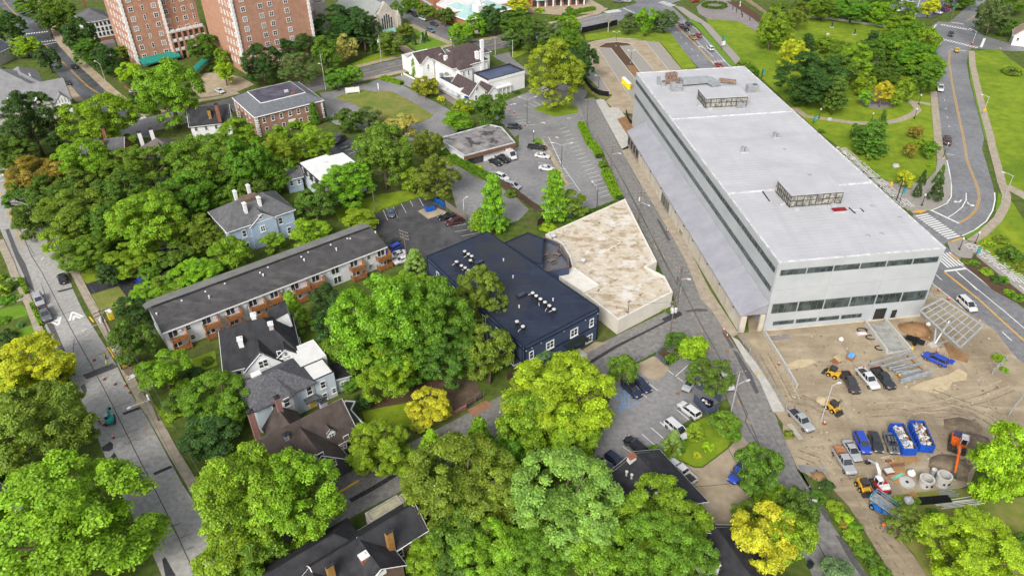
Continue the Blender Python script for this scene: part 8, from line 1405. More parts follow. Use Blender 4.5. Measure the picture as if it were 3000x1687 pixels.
sheet('yard_court',WL(0,'c2',1590,1130,1800,1000,2060,1010,2150,1170,1980,1270,1880,1300),.03,mat('damp brown court',(.10,.07,.05),.7,scale=.6,col2=(.16,.12,.085))); sheet('yard_soil',WL(0,'c2',1000,1260,1400,1120,1600,1020,1800,1000,1600,1130,1560,1180,1340,1230,1100,1290),.02,M['mulch']); sheet('gate_apron',WL(0,'c2',1990,1290,2170,1200,2240,1250,2050,1360),.07,mat('rusty brick apron',(.26,.13,.08),.85,scale=1,col2=(.33,.19,.12)))
# ------------------------------------------------------------------ bins, toilets, cones
ytoilet=mat('toilet yellow',(.75,.58,.015),.5,scale=2); tl=Proto(); tl.part('cabin',MB().box((0,0,1.05),(1.1,1.1,2.1)).mesh('cabin',ytoilet)); rfm=MB(); rfm.add([(-.6,-.6,2.1),(.6,-.6,2.1),(.6,.6,2.1),(-.6,.6,2.1),(-.35,-.35,2.4),(.35,-.35,2.4),(.35,.35,2.4),(-.35,.35,2.4)],[(0,1,5,4),(1,2,6,5),(2,3,7,6),(3,0,4,7),(4,5,6,7),(3,2,1,0)]); tl.part('roof',rfm.mesh('roof',trim)); i_=tl.part('door',MB().box((0,-.57,1.),(.75,.05,1.8)).mesh('door',ytoilet)); tl.part('door_frame',MB().box((0,-.56,1.95),(.9,.06,.1)).mesh('door_frame',trim),i_)
for k in range(5):p=lerp((1052,790,0),(1106,842,0),k/4); tl.put(thing('portable_toilet',['yellow portable toilet at the head of the row in the new lot','yellow portable toilet second in the row in the new lot','yellow portable toilet in the middle of the row in the new lot','yellow portable toilet last but one in the row in the new lot','yellow portable toilet at the foot of the row in the new lot'][k],'toilet',W('a3',p.x,p.y),.9))
tl.put(thing('portable_toilet','yellow portable toilet standing alone beside the speed-hump street','toilet',W('c1',1055,430),.7))
cone_o=mat('cone orange',(.62,.09,.02),.6,scale=4); cn=Proto(); cn.part('cone_body',MB().lathe((0,0,0),[(.2,.05),(.12,.5),(.05,.95)],8).mesh('cone_body',cone_o)); cn.part('base',MB().box((0,0,.03),(.5,.5,.06)).mesh('base',PLAS)); cn.part('band',MB().lathe((0,0,0),[(.135,.45),(.11,.62)],8,False).mesh('band',trim)); cn.part('band',MB().lathe((0,0,0),[(.098,.7),(.075,.84)],8,False).mesh('band',trim))
for(t,x,y,pl)in(('c1',890,820,'alone in the street above the asphalt patch'),('c1',985,1000,'just below the asphalt patch'),('c1',1087,1048,'between the patch and the verge cones'),('c1',1190,1060,'on the verge edge beside the plywood sheet'),('c1',1228,1125,'on the verge edge by the sand spill'),('c1',1210,995,'beside the white plywood sheet'),('c1',1000,465,'at the verge by the portable toilet'),('c1',980,1430,'beside the teal digger track'),('d1',1070,145,'below the teal digger'),('d1',1182,395,'beside the ragged tar patch'),('d1',1252,522,'at the edge of the street tree shade'),('d2',1465,365,'ahead of the cross-street excavator'),('d2',1273,450,'by the boom of the cross-street excavator'),('d2',1322,450,'behind the cross-street excavator'),('c4',1770,165,'at the canopy end of the main road'),('c4',1862,248,'beside the driving white minivan'),('c4',1512,715,'at the foot of the concrete ramp'),('c4',1757,745,'beside the blue SUV bonnet'),('c4',690,1420,'at the floodlight mast'),('c4',262,860,'on the retaining wall line'),('c4',2150,465,'at the tip of the steel canopy'),('c3',1998,545,'at the lean-to corner kerb'),('c3',2028,600,'beside the other lean-to kerb cone'),('b3',1468,900,'halfway along the lean-to lane'),('a3',765,890,'at the end of the curving screen fence'),('e1',1888,1370,'first of the lot row at the mansion'),('e1',1965,1405,'second of the lot row at the mansion'),('e1',2040,1440,'third of the lot row at the mansion'),('a2',2540,1185,'by the black SUV nose'),('a4',2345,472,'across from the park crosswalk')):
 cn.put(thing('traffic_cone','orange traffic cone '+pl,'cone',W(t,x,y,.09),.3,'orange traffic cones'))
dp_=thing('dumpster','blue dumpster with dark lid on the sealed lot pad','dumpster',W('b2',1640,695,.05),.45); MB().box((0,0,.75),(2.4,1.7,1.3)).build('body',bluepl,dp_); MB().box((.1,.0,1.45),(2.1,1.6,.1)).build('lid',mat('dumpster lid',(.05,.055,.065),.6),dp_)
for s in(-1,1):MB().box((0,s*.92,.9),(2.,.14,.2)).build('fork_pocket',bluepl,dp_)
for k,(x,y)in enumerate(((1690,620),(1720,632),(1745,645),(1765,662))):o=thing('recycling_bin',['blue wheeled bin at the dumpster end of the bin row','blue wheeled bin second from the dumpster','blue wheeled bin third from the dumpster','blue wheeled bin at the fence end of the bin row'][k],'bin',W('b2',x,y,.05),.5); MB().add([(-.3,-.3,.05),(.3,-.3,.05),(.3,.3,.05),(-.3,.3,.05),(-.38,-.4,1.),(.38,-.4,1.),(.38,.4,1.),(-.38,.4,1.)],[(3,2,1,0),(0,1,5,4),(1,2,6,5),(2,3,7,6),(3,0,4,7)]).build('tub',bluepl,o); MB().box((0,0,1.05),(.82,.86,.1)).build('lid',bluepl,o); MB().lathe((.3,.35,.12),[(.12,-.04),(.12,.04)],8).build('wheel',TYRE,o)
gb=thing('garbage_bin','dark green wheeled bin by the lane kerb','bin',W('d4',552,1360),.4); MB().box((0,0,.5),(.6,.7,1.)).build('tub',mat('bin green',(.015,.045,.03),.6),gb); MB().box((0,0,1.05),(.68,.8,.1)).build('lid',PLAS,gb)
dbn=thing('dumpster','dark blue open dumpster full of bags inside the board enclosure','dumpster',W('c3',1825,1255,.07),-.6); MB().box((0,0,.12),(2.2,1.5,.1)).box((1.08,0,.7),(.06,1.5,1.2)).box((-1.08,0,.7),(.06,1.5,1.2)).box((0,.73,.7),(2.2,.06,1.2)).box((0,-.73,.7),(2.2,.06,1.2)).build('body',mat('navy steel',(.01,.018,.06),.5),dbn)
for k in range(6):MB().lathe((-.7+.28*k,(-1)**k*.3,.9),[(.1,-.2),(.32,0),(.2,.25),(.02,.35)],8).build('bag',[trim,PLAS,M['tan']][k%3],dbn)
# ------------------------------------------------------------------ building-site machines
orange=mat('excavator orange',(.72,.12,.015),.4,scale=2,col2=(.8,.16,.02)); catyel=mat('machine yellow',(.58,.33,.03),.45,scale=2,col2=(.65,.39,.05)); tealm=mat('machine teal',(.03,.33,.30),.45,scale=2,col2=(.05,.40,.36)); darkst=mat('machine dark steel',(.035,.035,.037),.6,scale=3,col2=(.07,.065,.06)); mwhite=mat('machine white',(.66,.66,.66),.4,scale=2); mred=mat('machine red',(.5,.02,.025),.4,scale=2); lblue=mat('lift blue',(.09,.24,.42),.5,scale=2,col2=(.14,.32,.5))
def excavator(label,t,x,y,bx,by,s,mb_,mc,boom_m,reach,low=None,zg=.09):
 """tracked excavator; boom points to the photo place (bx,by) on the ground"""
 p=W(t,x,y,zg); e=W(t,bx,by,zg)-p; an=math.atan2(e.y,e.x); o=thing('excavator',label,'excavator',p,an); R_=reach
 for sy in(-1,1):
  tr=MB().prism([(-1.5*s,sy*.95*s-.25*s),(1.5*s,sy*.95*s-.25*s),(1.5*s,sy*.95*s+.25*s),(-1.5*s,sy*.95*s+.25*s)],.05,.6*s).build('track',darkst,o); b=MB()
  for k in range(9):b.box(((-1.35+k*.34)*s,sy*.95*s,.62*s),(.2*s,.5*s,.06*s))
  b.build('track_pad',darkst,tr)
 MB().lathe((0,0,.45*s),[(.75*s,0),(.75*s,.3*s)],12).build('turntable',darkst,o)
 MB().prism([(-1.55*s,-.6*s),(-1.2*s,-1.*s),(.6*s,-1.*s),(.9*s,-.7*s),(.9*s,.7*s),(.6*s,1.*s),(-1.2*s,1.*s),(-1.55*s,.6*s)],.75*s,1.35*s).build('house',mb_,o)
 MB().prism([(-1.5*s,-.7*s),(-.5*s,-.9*s),(-.5*s,.9*s),(-1.5*s,.7*s)],1.35*s,1.65*s).build('engine_cover',low or mb_,o)
 cb=MB().prism([(-.3*s,.15*s),(.8*s,.15*s),(.8*s,.95*s),(-.3*s,.95*s)],1.35*s,2.35*s).build('cab',CG,o); MB().box((.25*s,.55*s,2.4*s),(1.25*s,.95*s,.12*s)).build('cab_roof',mc,cb)
 for cx,cy_ in((-.3,.15),(.8,.15),(.8,.95),(-.3,.95)):MB().box((cx*s,cy_*s,1.85*s),(.1*s,.1*s,1.*s)).build('cab_post',mc,cb)
 k0,k1,k2=Vector((.8*s,-.15*s,1.2*s)),Vector((R_*.55,-.15*s,(3. if R_<6 else 2.5)*s)),Vector((R_*.95,-.15*s,(1.6 if R_<6 else 1.2)*s))
 bo=MB().tube([k0,lerp(k0,k1,.5)+Vector((0,0,.45*s)),k1],[.26*s,.3*s,.2*s],6).build('boom',boom_m,o); st=MB().tube([k1+Vector((-.2*s,0,.1*s)),k2],[.22*s,.13*s],6).build('stick',boom_m,o)
 MB().tube([lerp(k0,k1,.1)+Vector((.25*s,0,-.3*s)),lerp(k0,k1,.6)],.07*s,5).build('cylinder',silver,bo); MB().tube([lerp(k0,k1,.6)+Vector((0,0,.5*s)),k1+Vector((.2*s,0,.35*s))],.07*s,5).build('cylinder',silver,st)
 q=k2; MB().add([(q.x-.1*s,q.y-.4*s,q.z),(q.x+.35*s,q.y-.4*s,q.z-.4*s),(q.x+.1*s,q.y-.4*s,q.z-.9*s),(q.x-.5*s,q.y-.4*s,q.z-.6*s),(q.x-.1*s,q.y+.4*s,q.z),(q.x+.35*s,q.y+.4*s,q.z-.4*s),(q.x+.1*s,q.y+.4*s,q.z-.9*s),(q.x-.5*s,q.y+.4*s,q.z-.6*s)],[(0,1,2,3),(7,6,5,4),(0,4,5,1),(1,5,6,2),(2,6,7,3)]).build('bucket',darkst,o)
 MB().box((1.75*s,0,.35*s),(.12*s,2.3*s,.5*s)).build('dozer_blade',darkst,o); return o
excavator('orange tracked excavator with long straight boom by the lime tree','e6',1500,720,1450,1250,1.15,orange,lampm,orange,8.6,mat('purple-grey engine cover',(.06,.06,.13),.5))
excavator('white and red compact excavator among the pallets','d4',1215,620,1090,430,.95,mred,mwhite,mwhite,5.,mwhite)
excavator('small teal digger with raised arm on the speed-hump street','c1',1045,1400,1035,1300,.72,tealm,steel,tealm,3.)
excavator('small teal excavator tucked under the kerb trees of the cross street','d2',1385,335,1215,395,.72,tealm,lblue,tealm,4.6)
def skid(label,t,x,y,fx,fy):
 p=W(t,x,y,.09); e=W(t,fx,fy,.09)-p; o=thing('skid_steer',label,'loader',p,math.atan2(e.y,e.x))
 MB().prism([(-1.2,-.55),(.9,-.55),(.9,.55),(-1.2,.55)],.35,1.15).build('chassis',catyel,o); cb=MB().prism([(-.5,-.5),(.65,-.5),(.65,.5),(-.5,.5)],1.15,2.).build('cab',CG,o); MB().box((.05,0,2.05),(1.3,1.1,.1)).build('cab_roof',darkst,cb)
 for cx in(-.5,.65):
  for cy_ in(-.5,.5):MB().box((cx,cy_,1.55),(.1,.1,.9)).build('cab_post',darkst,cb)
 for sx in(-.75,.5):
  for sy in(-1,1):i=MB().lathe((0,0,0),[(.2,-.15),(.42,-.15),(.42,.15),(.2,.15)],12).build('wheel',TYRE,o); i.location=(sx,sy*.75,.42); i.rotation_euler=(math.pi/2,0,0); MB().lathe((0,0,0),[(.22,-.16),(.22,.16)],10).build('rim',catyel,i)
 for sy in(-1,1):MB().tube([(-1.1,sy*.62,1.4),(.2,sy*.66,1.35),(1.2,sy*.62,.5)],.1,5).build('lift_arm',catyel,o)
 MB().add([(1.2,-.9,.1),(1.9,-.9,.08),(1.25,-.9,.75),(1.2,.9,.1),(1.9,.9,.08),(1.25,.9,.75)],[(0,2,1),(3,4,5),(0,1,4,3),(0,3,5,2)]).build('bucket',darkst,o); MB().box((-1.2,0,.95),(.3,1.,.7)).build('engine_hood',catyel,o)
skid('yellow skid steer beside the brown pickup','c4',765,965,690,930); skid('yellow skid steer at the foot of the floodlight mast','c4',765,1290,820,1330); skid('yellow skid steer beside the white and red excavator','d4',1050,625,1100,700); skid('yellow backhoe loader digging the verge of the speed-hump street','c1',1180,870,1130,770)
def skip(label,q4):
 pts=WL(1.9,*q4); r=Rect(pts[3],pts[2],pts[0]); base=r.p(r.L/2,r.D/2); o=thing('rolloff_skip',label,'skip',base); m=mat('skip blue',(.012,.07,.40),.5,scale=1.5,col2=(.02,.10,.48)); inn=mat('rusty skip inside',(.07,.045,.035),.9,scale=2,col2=(.13,.085,.06)); b_=base
 for nm,c,s_ in(('side_wall',r.p(.06,r.D/2,1.),(.12,r.D,1.7)),('side_wall',r.p(r.L-.06,r.D/2,1.),(.12,r.D,1.7)),('end_wall',r.p(r.L/2,.06,1.),(r.L-.24,.12,1.7)),('end_wall',r.p(r.L/2,r.D-.06,1.),(r.L-.24,.12,1.7))):MB(b_).box(c,s_,r.rz).build(nm,m,o)
 for k in range(7):
  for sx in(0,1):MB(b_).box(r.p(-.06 if sx==0 else r.L+.06,r.D*(k+.5)/7,1.),(.12,.16,1.7),r.rz).build('rib',m,o)
 for k in range(3):MB(b_).box(r.p(r.L/2,-.05,.5+k*.5),(r.L,.1,.12),r.rz).build('rib',m,o)
 MB(b_).box(r.p(r.L/2,r.D/2,.35),(r.L-.2,r.D-.2,.3),r.rz).build('floor',inn,o); MB(b_).box(r.p(r.L-.2,r.D/2,1.),(.1,r.D-.3,1.5),r.rz).build('liner',inn,o); rr=random.Random(len(label))
 g=thing('debris_pile',label.replace('blue roll-off skip','heap of white and brown rubble in the blue skip'),'debris',r.p(r.L/2,r.D/2,.5)); g['kind']='stuff'; mm=[MB(g.location)for _ in range(4)]
 for k in range(120):c=r.p(rr.uniform(.45,r.L-.55),rr.uniform(.4,r.D-.4),1.2+rr.uniform(-.2,.55)); s_=rr.uniform(.15,.55); mm[rr.choice((0,0,0,1,2,3))].box(c,(s_*rr.uniform(.6,2.),s_,s_*rr.uniform(.3,.8)),0,Matrix.Rotation(rr.uniform(0,6),3,'Z')@Matrix.Rotation(rr.uniform(-.6,.6),3,'X'))
 for k,m_ in enumerate((mat('broken plaster',(.58,.56,.53),.9,scale=3),mat('broken timber',(.25,.12,.05),.9,scale=3),mat('rubble grey',(.25,.24,.23),.9,scale=3),mat('pale blue scrap',(.30,.38,.55),.8,scale=3))):mm[k].build(['plaster_scraps','timber_scraps','rubble_scraps','blue_scraps'][k],m_,g)
 MB(g.location).box(r.p(r.L/2,r.D/2,.95),(r.L-.5,r.D-.4,.5),r.rz).build('packed_fill',MATS['rubble grey'],g)
skip('blue roll-off skip behind the broken pallets',('e6',495,335,715,355,865,770,625,770)); skip('blue roll-off skip nearer the orange excavator',('e6',855,285,1065,300,1155,725,905,705))
for(x,y,r_,h_,lb)in((970,1365,1.1,1.5,'pale concrete manhole ring beside the flat concrete lid'),(1245,1350,1.12,2.1,'taller concrete manhole ring with small square holes')):
 o=thing('concrete_ring',lb,'concrete ring',W('e6',x,y,.09)); MB().lathe((0,0,0),[(r_,0),(r_,h_-.25),(r_+.08,h_-.2),(r_+.08,h_),(r_-.2,h_),(r_-.2,.1)],24,False).build('barrel',mat('precast concrete',(.42,.41,.38),.85,scale=1,col2=(.52,.51,.48)),o); MB().lathe((0,0,.05),[(r_-.2,0),(r_-.2,.02)],20).build('bottom',MATS['precast concrete'],o)
 for a in(-1.2,-1.9):MB().box((math.cos(a)*(r_+.01),math.sin(a)*(r_+.01),h_*.5),(.3,.3,.3),a).build('lifting_hole',dk,o)
o=thing('concrete_disc','flat round concrete lid with a centre hole lying by the rings','concrete disc',W('e6',665,1340,.09)); MB().lathe((0,0,0),[(1.2,0),(1.2,.28),(.25,.28),(.25,.26),(.01,.26)],24).build('disc',MATS['precast concrete'],o); MB().lathe((0,0,.29),[(.28,0),(.28,.02)],12).build('hole',dk,o)
o=thing('drum','small grey steel drum between the two concrete rings','drum',W('e6',1098,1200,.09)); MB().lathe((0,0,0),[(.48,0),(.48,.4),(.51,.42),(.48,.44),(.48,.85),(.51,.87),(.48,.9),(.48,1.25)],14).build('barrel',steel,o); MB().lathe((0,0,1.25),[(.44,0),(.44,.03)],14).build('lid',lampm,o)
pale_w=mat('pallet timber',(.36,.20,.07),.85,scale=3,col2=(.45,.27,.11)); redw=mat('reddish plank',(.20,.09,.07),.85,scale=3)
def pallet(label,t,x,y,rz,w_,l_,m,z=.09,n=7,tilt=.0):
 o=thing('pallet',label,'pallet',W(t,x,y,z),rz); o.rotation_euler=(tilt,0,rz)
 for k in range(n):MB().box((-w_/2+w_*(k+.5)/n,0,.16),(w_/n*.5,l_,.03)).build('slat',m,o)
 for k in(-1,0,1):MB().box((0,k*l_*.46,.08),(w_,.1,.12)).build('runner',m,o)
pallet('orange timber pallet at the foot of the blue skip','e6',720,930,.3,2.6,2.,pale_w); pallet('orange slatted pallet in the timber pile','e6',480,1000,.2,2.8,1.8,pale_w); pallet('orange pallet under the reddish planks','e6',520,1110,.15,2.6,1.6,pale_w); pallet('pale pallet leaning by the blue crate','c4',825,805,.6,1.6,1.4,mat('new timber',(.50,.40,.25),.8),.3,7,.3); pallet('brown pallet under the leaning pallet','c4',800,835,.5,1.8,1.4,wood); pallet('tan pallet on the site lawn','d4',1525,690,.4,1.5,1.2,pale_w); pallet('weathered pallet in the timber pile by the skips','e6',350,950,.25,2.2,1.4,mat('bleached timber',(.48,.40,.30),.85))
def plank(label,t,x0,y0,x1,y1,w_,h_,m,name='plank',cat='plank',z=.09):
 p,q=W(t,x0,y0,z),W(t,x1,y1,z); d=q-p; o=thing(name,label,cat,(p+q)/2,math.atan2(d.y,d.x)); return o,d.length
for(t,a,lb,w_)in(('e6',(400,1075,620,1050),'reddish plank lying across the timber pallets',.5),('e6',(300,1000,400,985),'short reddish plank at the timber pile end',.4),('e6',(360,1240,480,1330),'grey kerb plank before the concrete lid',.35)):
 o,L=plank(lb,t,*a,w_,.1,redw); MB().box((0,0,.35 if a[1]!=1240 else .1),(L,w_,.1)).build('board',redw if a[1]!=1240 else greywood,o); MB().box((0,0,.28 if a[1]!=1240 else .03),(L*.8,w_*.5,.06)).build('batten',greywood,o)
o=thing('crate','brick-red metal mesh crate by the timber pile','crate',W('e6',350,1180,.09),.2); MB().box((0,0,.35),(1.5,1.1,.7)).build('box',redw,o); MB().box((0,0,.75),(1.4,1.,.1)).build('mesh_lid',silver,o)
o=thing('plywood_sheet','tan plywood sheet with a turquoise stripe','sheet',W('e6',520,1230,.3),.45); MB().box((0,0,0),(3.,2.2,.08)).build('board',mat('plywood',(.36,.20,.09),.85,scale=2),o); MB().box((0,0,.06),(2.4,.5,.02)).build('stripe',mat('turquoise paint',(.15,.5,.42),.7),o); MB().box((0,0,-.16),(2.6,.2,.2)).build('bearer',wood,o)
def sack(label,t,x,y,s,m):
 o=thing('sack',label,'sack',W(t,x,y,.09)); MB().lathe((0,0,0),[(.6*s,0),(.85*s,.25*s),(.8*s,.7*s),(.5*s,1.*s),(.1*s,1.1*s)],9).build('bag',m,o,True); MB().lathe((.15*s,.1,s),[(.2*s,0),(.3*s,.15*s),(.05,.3*s)],7).build('neck',m,o,True)
sack('white bulk sack beside the concrete lid','e6',735,1200,.85,trim); sack('black and white sack on the site lawn','d4',1480,750,.95,mat('grey plastic sheet',(.3,.31,.33),.5,scale=1,col2=(.62,.62,.62))); sack('white wrapped bundle in the middle of the site','c4',848,632,.6,trim); sack('white sheet heap by the canopy footing','c4',1670,490,.6,trim)
def beam(label,t,x0,y0,x1,y1,s):
 p,q=W(t,x0,y0,.35),W(t,x1,y1,.35); d=q-p; o=thing('steel_beam',label,'beam',(p+q)/2,math.atan2(d.y,d.x)); L=d.length; MB().box((0,0,s/2),(L,.05,s*.86)).build('web',steel,o)
 for z in(.03,s-.03):MB().box((0,0,z),(L,s*.75,.06)).build('flange',steel,o)
for q,lb in(((1110,875,1525,745),'longest grey steel beam touching the concrete ramp'),((1220,895,1550,800),'grey steel beam second from the concrete ramp'),((1300,910,1450,880),'short grey steel beam third from the concrete ramp'),((1335,932,1605,862),'grey steel beam in the middle of the stack'),((1360,948,1505,935),'short grey steel beam beyond the middle of the stack'),((1410,978,1590,935),'grey steel beam above the thick one'),((1405,1035,1700,950),'thickest grey steel beam at the end of the stack')):beam(lb,'c4',*q,.5 if 'thick' not in lb else .8)
for(a,lb)in(((1235,845,1310,915),'rusty timber bearer under the beam ends'),((1465,775,1610,915),'rusty timber bearer under the middle of the beams'),((1370,960,1430,1010),'rusty timber bearer by the thickest beam')):o,L=plank(lb,'c4',*a,.3,.2,wood,'bearer','bearer'); MB().box((0,0,.1),(L,.25,.2)).build('baulk',wood,o); MB().box((L*.45,0,.22),(.3,.3,.06)).build('wedge',greywood,o)
q=[W('c4',x,y,z)for x,y,z in((1590,350,4.2),(1805,240,5.6),(2190,495,5.6),(1975,700,4.2))]; cf=thing('canopy_frame','bare grey steel canopy frame on V-shaped legs beside the factory','canopy',W('c4',1720,680)); o_=cf.location
for i in range(4):MB(o_).tube([q[i],q[(i+1)%4]],.22,6).build('edge_beam',steel,cf)
for k in range(1,9):MB(o_).tube([lerp(q[0],q[3],k/9),lerp(q[1],q[2],k/9)],.13,5).build('rafter',steel,cf)
for k in(1,2):MB(o_).tube([lerp(q[0],q[1],k/3),lerp(q[3],q[2],k/3)],.12,5).build('purlin',steel,cf)
ft=W('c4',1725,680)
for e in(lerp(q[0],q[3],.35)+Vector((.8,0,-.2)),lerp(lerp(q[0],q[3],.5),lerp(q[1],q[2],.5),.45),lerp(q[0],q[3],.75)+Vector((1.,0,-.2))):MB(o_).tube([ft,e],.2,7).build('leg',steel,cf)
f2_=W('c4',1640,430); MB(o_).tube([f2_,lerp(q[0],q[1],.3)],.15,6).build('leg',steel,cf); MB(o_).box(ft+Vector((0,0,.2)),(2.4,1.4,.4),.5).build('footing',M['concrete'],cf)
cf2=thing('canopy_frame','narrow steel frame leaning behind the canopy by the factory corner','canopy',W('c4',1700,260)); q2=WL(3.,'c4',1670,200,1700,180,1790,240,1760,262)
for i in range(4):MB(cf2.location).tube([q2[i],q2[(i+1)%4]],.1,5).build('edge_beam',steel,cf2)
for i in(0,2):MB(cf2.location).tube([q2[i].xy.to_3d(),q2[i]],.1,5).build('leg',steel,cf2)
rp=thing('concrete_ramp','pale concrete ramp with side walls below the factory doorway','ramp',W('c4',1280,620)); o_=rp.location; rq=WL(.1,'c4',1075,490,1260,470,1490,735,1275,765); wetc=mat('damp concrete',(.22,.225,.215),.6,scale=.7,col2=(.36,.36,.33)); MB(o_).prism(rq,.0,.3).build('slab',wetc,rp)
for i,j,h_ in((0,3,1.3),(1,2,1.3)):
 p,e=rq[i],rq[j]; d=e-p; MB(o_).box((p+e)/2+Vector((0,0,.5)),(d.length,.35,h_),math.atan2(d.y,d.x)).build('side_wall',M['concrete'],rp)
MB(o_).box((rq[3]+rq[2])/2+Vector((0,0,.1)),((rq[2]-rq[3]).length,.3,.4),math.atan2((rq[2]-rq[3]).y,(rq[2]-rq[3]).x)).build('end_curb',M['concrete'],rp)
for k,(x,y,lb)in enumerate(((1047,543,'black hose coil by the factory base'),(1130,610,'black hose coil against the ramp wall'),(1218,710,'black hose coil at the foot of the ramp wall'))):o=thing('hose_coil',lb,'hose',W('c4',x,y,.12)); MB().tube([(math.cos(a*.35)*(.9+.03*a%.2),math.sin(a*.35)*.7,.08+.004*a)for a in range(40)],.07,5).build('hose',PLAS,o); MB().tube([(.9,0,.1),(1.5,.4,.08),(2.,.3,.06)],.07,5).build('hose_end',PLAS,o)
o=thing('utility_trailer','black flatbed trailer beside the red clay patch','trailer',W('c4',1540,655,.1),2.5); MB().box((0,0,.7),(3.6,1.7,.12)).build('deck',PLAS,o); MB().tube([(1.8,0,.6),(3.,0,.5)],.06,5).build('drawbar',darkst,o); MB().box((.4,.2,1.),(1.6,1.,.5)).build('tarp_load',blackfab,o)
for sy in(-1,1):i=MB().lathe((0,0,0),[(.15,-.1),(.36,-.1),(.36,.1),(.15,.1)],12).build('wheel',TYRE,o); i.location=(-.2,sy*.98,.36); i.rotation_euler=(math.pi/2,0,0); MB().box((-.2,sy*.98,.8),(.9,.3,.06)).build('mudguard',PLAS,o)
o=thing('crate','blue-topped wooden crate on the site','crate',W('c4',940,800,.09),.9); MB().box((0,0,.35),(1.9,1.2,.7)).build('box',wood,o); MB().box((0,0,.74),(1.8,1.1,.08)).build('tarp',mat('sky blue tarp',(.07,.27,.62),.6,scale=1.5,col2=(.16,.40,.7)),o)
o=thing('foam_board','pale pink insulation board beside the hose coil','board',W('c4',1040,575,.1),.1); MB().box((0,0,.1),(2.2,1.,.2)).build('board',mat('pink foam',(.5,.36,.38),.8),o); MB().box((.2,0,.24),(1.6,.8,.06)).build('top_sheet',trim,o)
for(x,y,lb)in((1405,970,'yellow fuel can among the steel beams'),(1515,720,'yellow fuel can at the ramp foot')):o=thing('fuel_can',lb,'can',W('c4',x,y,.1)); MB().lathe((0,0,0),[(.3,0),(.33,.1),(.33,.5),(.15,.6),(.1,.7)],10).build('body',M['kerbyellow'],o); MB().lathe((0,0,.7),[(.08,0),(.08,.1)],8).build('cap',redm,o)
o=thing('scissor_lift','blue rough-terrain scissor lift with railed platform','lift',W('d4',1240,840,.09),-.95); MB().box((0,0,.8),(3.8,1.5,.6)).build('chassis',lblue,o)
for sx in(-1.35,1.35):
 for sy in(-1,1):i=MB().lathe((0,0,0),[(.2,-.17),(.48,-.17),(.48,.17),(.2,.17)],12).build('wheel',TYRE,o); i.location=(sx,sy*.95,.48); i.rotation_euler=(math.pi/2,0,0); MB().lathe((0,0,0),[(.24,-.18),(.24,.18)],10).build('rim',lblue,i)
MB().box((0,0,1.3),(3.6,1.2,.4)).build('scissor_stack',darkst,o); MB().box((0,0,1.7),(4.4,1.9,.14)).build('platform',mat('platform grating',(.30,.29,.27),.7,scale=2),o); MB().box((-.5,-.9,.95),(1.6,.4,.7)).build('engine_box',mat('vivid blue',(.02,.14,.5),.5),o)
for z in(2.2,2.75):
 for sy in(-1,1):MB().tube([(-2.2,sy*.95,z),(2.2,sy*.95,z)],.05,5).build('guard_rail',lblue,o)
 for sx in(-1,1):MB().tube([(sx*2.2,-.95,z),(sx*2.2,.95,z)],.05,5).build('guard_rail',lblue,o)
for k in range(6):
 for sy in(-1,1):MB().tube([(-2.2+k*.88,sy*.95,1.75),(-2.2+k*.88,sy*.95,2.75)],.04,5).build('rail_post',lblue,o)
def bundle(label,t,a,n,r,m,gap=.3,jit=.0):
 p,q=W(t,*a[:2],.1),W(t,*a[2:],.1); d=q-p; o=thing('pipe_bundle',label,'pipes',(p+q)/2,math.atan2(d.y,d.x)); rr=random.Random(n)
 for k in range(n):y=(k-n/2)*gap; s=rr.uniform(-jit,jit); MB().tube([(-d.length/2+s,y,r),(d.length/2+s,y+rr.uniform(-jit,jit)*.3,r)],r,7).build('pipe',m,o)
 MB().box((0,0,.02),(.15,n*gap,.05)).build('strap',wood,o)
bundle('bundle of thick black pipes on the site lawn','d4',(1565,740,1870,715),5,.14,blackfab); bundle('loose bundle of thin white pipes under the lone lime tree','d4',(1785,775,2150,725),7,.05,trim,.22,.9); bundle('grey steel pipes by the site lawn edge','d4',(1770,655,1915,635),4,.07,steel,.25,.4); bundle('thin grey pipes above the black pipe bundle','d4',(1790,690,1960,675),3,.05,steel,.25,.4); bundle('white wrapped pipe standing by the scissor lift','d4',(1375,950,1385,820),2,.2,trim,.3)
bundle('pale timber lengths beside the site gate pickup','d4',(370,20,480,160),3,.12,M['concrete'],.3)
for i,(t,x,y,s,lb)in enumerate((('e6',1600,420,2.6,'low brown spoil heap above the orange excavator'),('e6',1750,690,3.,'dark spoil heap behind the orange excavator cab'),('e6',1380,1060,2.6,'dark spoil heap under the orange excavator arm'),('c4',1540,530,2.4,'red clay heap under the canopy edge'),('d4',640,505,1.,'twiggy clay heap at the top of the lane hedgerow'),('c4',735,1210,1.8,'pale sand heap beside the floodlight skid steer'))):
 o=thing('spoil_heap',lb,'heap',W(t,x,y,.05)); rr=random.Random(i); v=[]; f_=[]; n=14
 for ri,(rad,z)in enumerate(((1.,.0),(.75,.22),(.45,.36),(.15,.42))):
  for k in range(n):a=2*math.pi*k/n; j=rr.uniform(.85,1.15); v.append((math.cos(a)*rad*s*j*1.3,math.sin(a)*rad*s*j,z*s*rr.uniform(.8,1.15)))
 for ri in range(3):
  for k in range(n):f_.append((ri*n+k,ri*n+(k+1)%n,(ri+1)*n+(k+1)%n,(ri+1)*n+k))
 f_.append(tuple(range(3*n,4*n))); MB().add(v,f_).build('soil_mound',M['clay']if 'clay' in lb else M['sand']if 'sand' in lb else M['soil'],o,True)
 b=MB()
 for k in range(16):a,r_=rr.uniform(0,6.28),rr.uniform(.3,1.1)*s; b.box((math.cos(a)*r_*1.3,math.sin(a)*r_,.12*s),(.3,.25,.2),rr.uniform(0,3))
 x_=b.build('clods',M['soil'],o); x_['kind']='stuff'
rk=mat('pale boulder',(.38,.36,.33),.9,scale=2,col2=(.48,.46,.42))
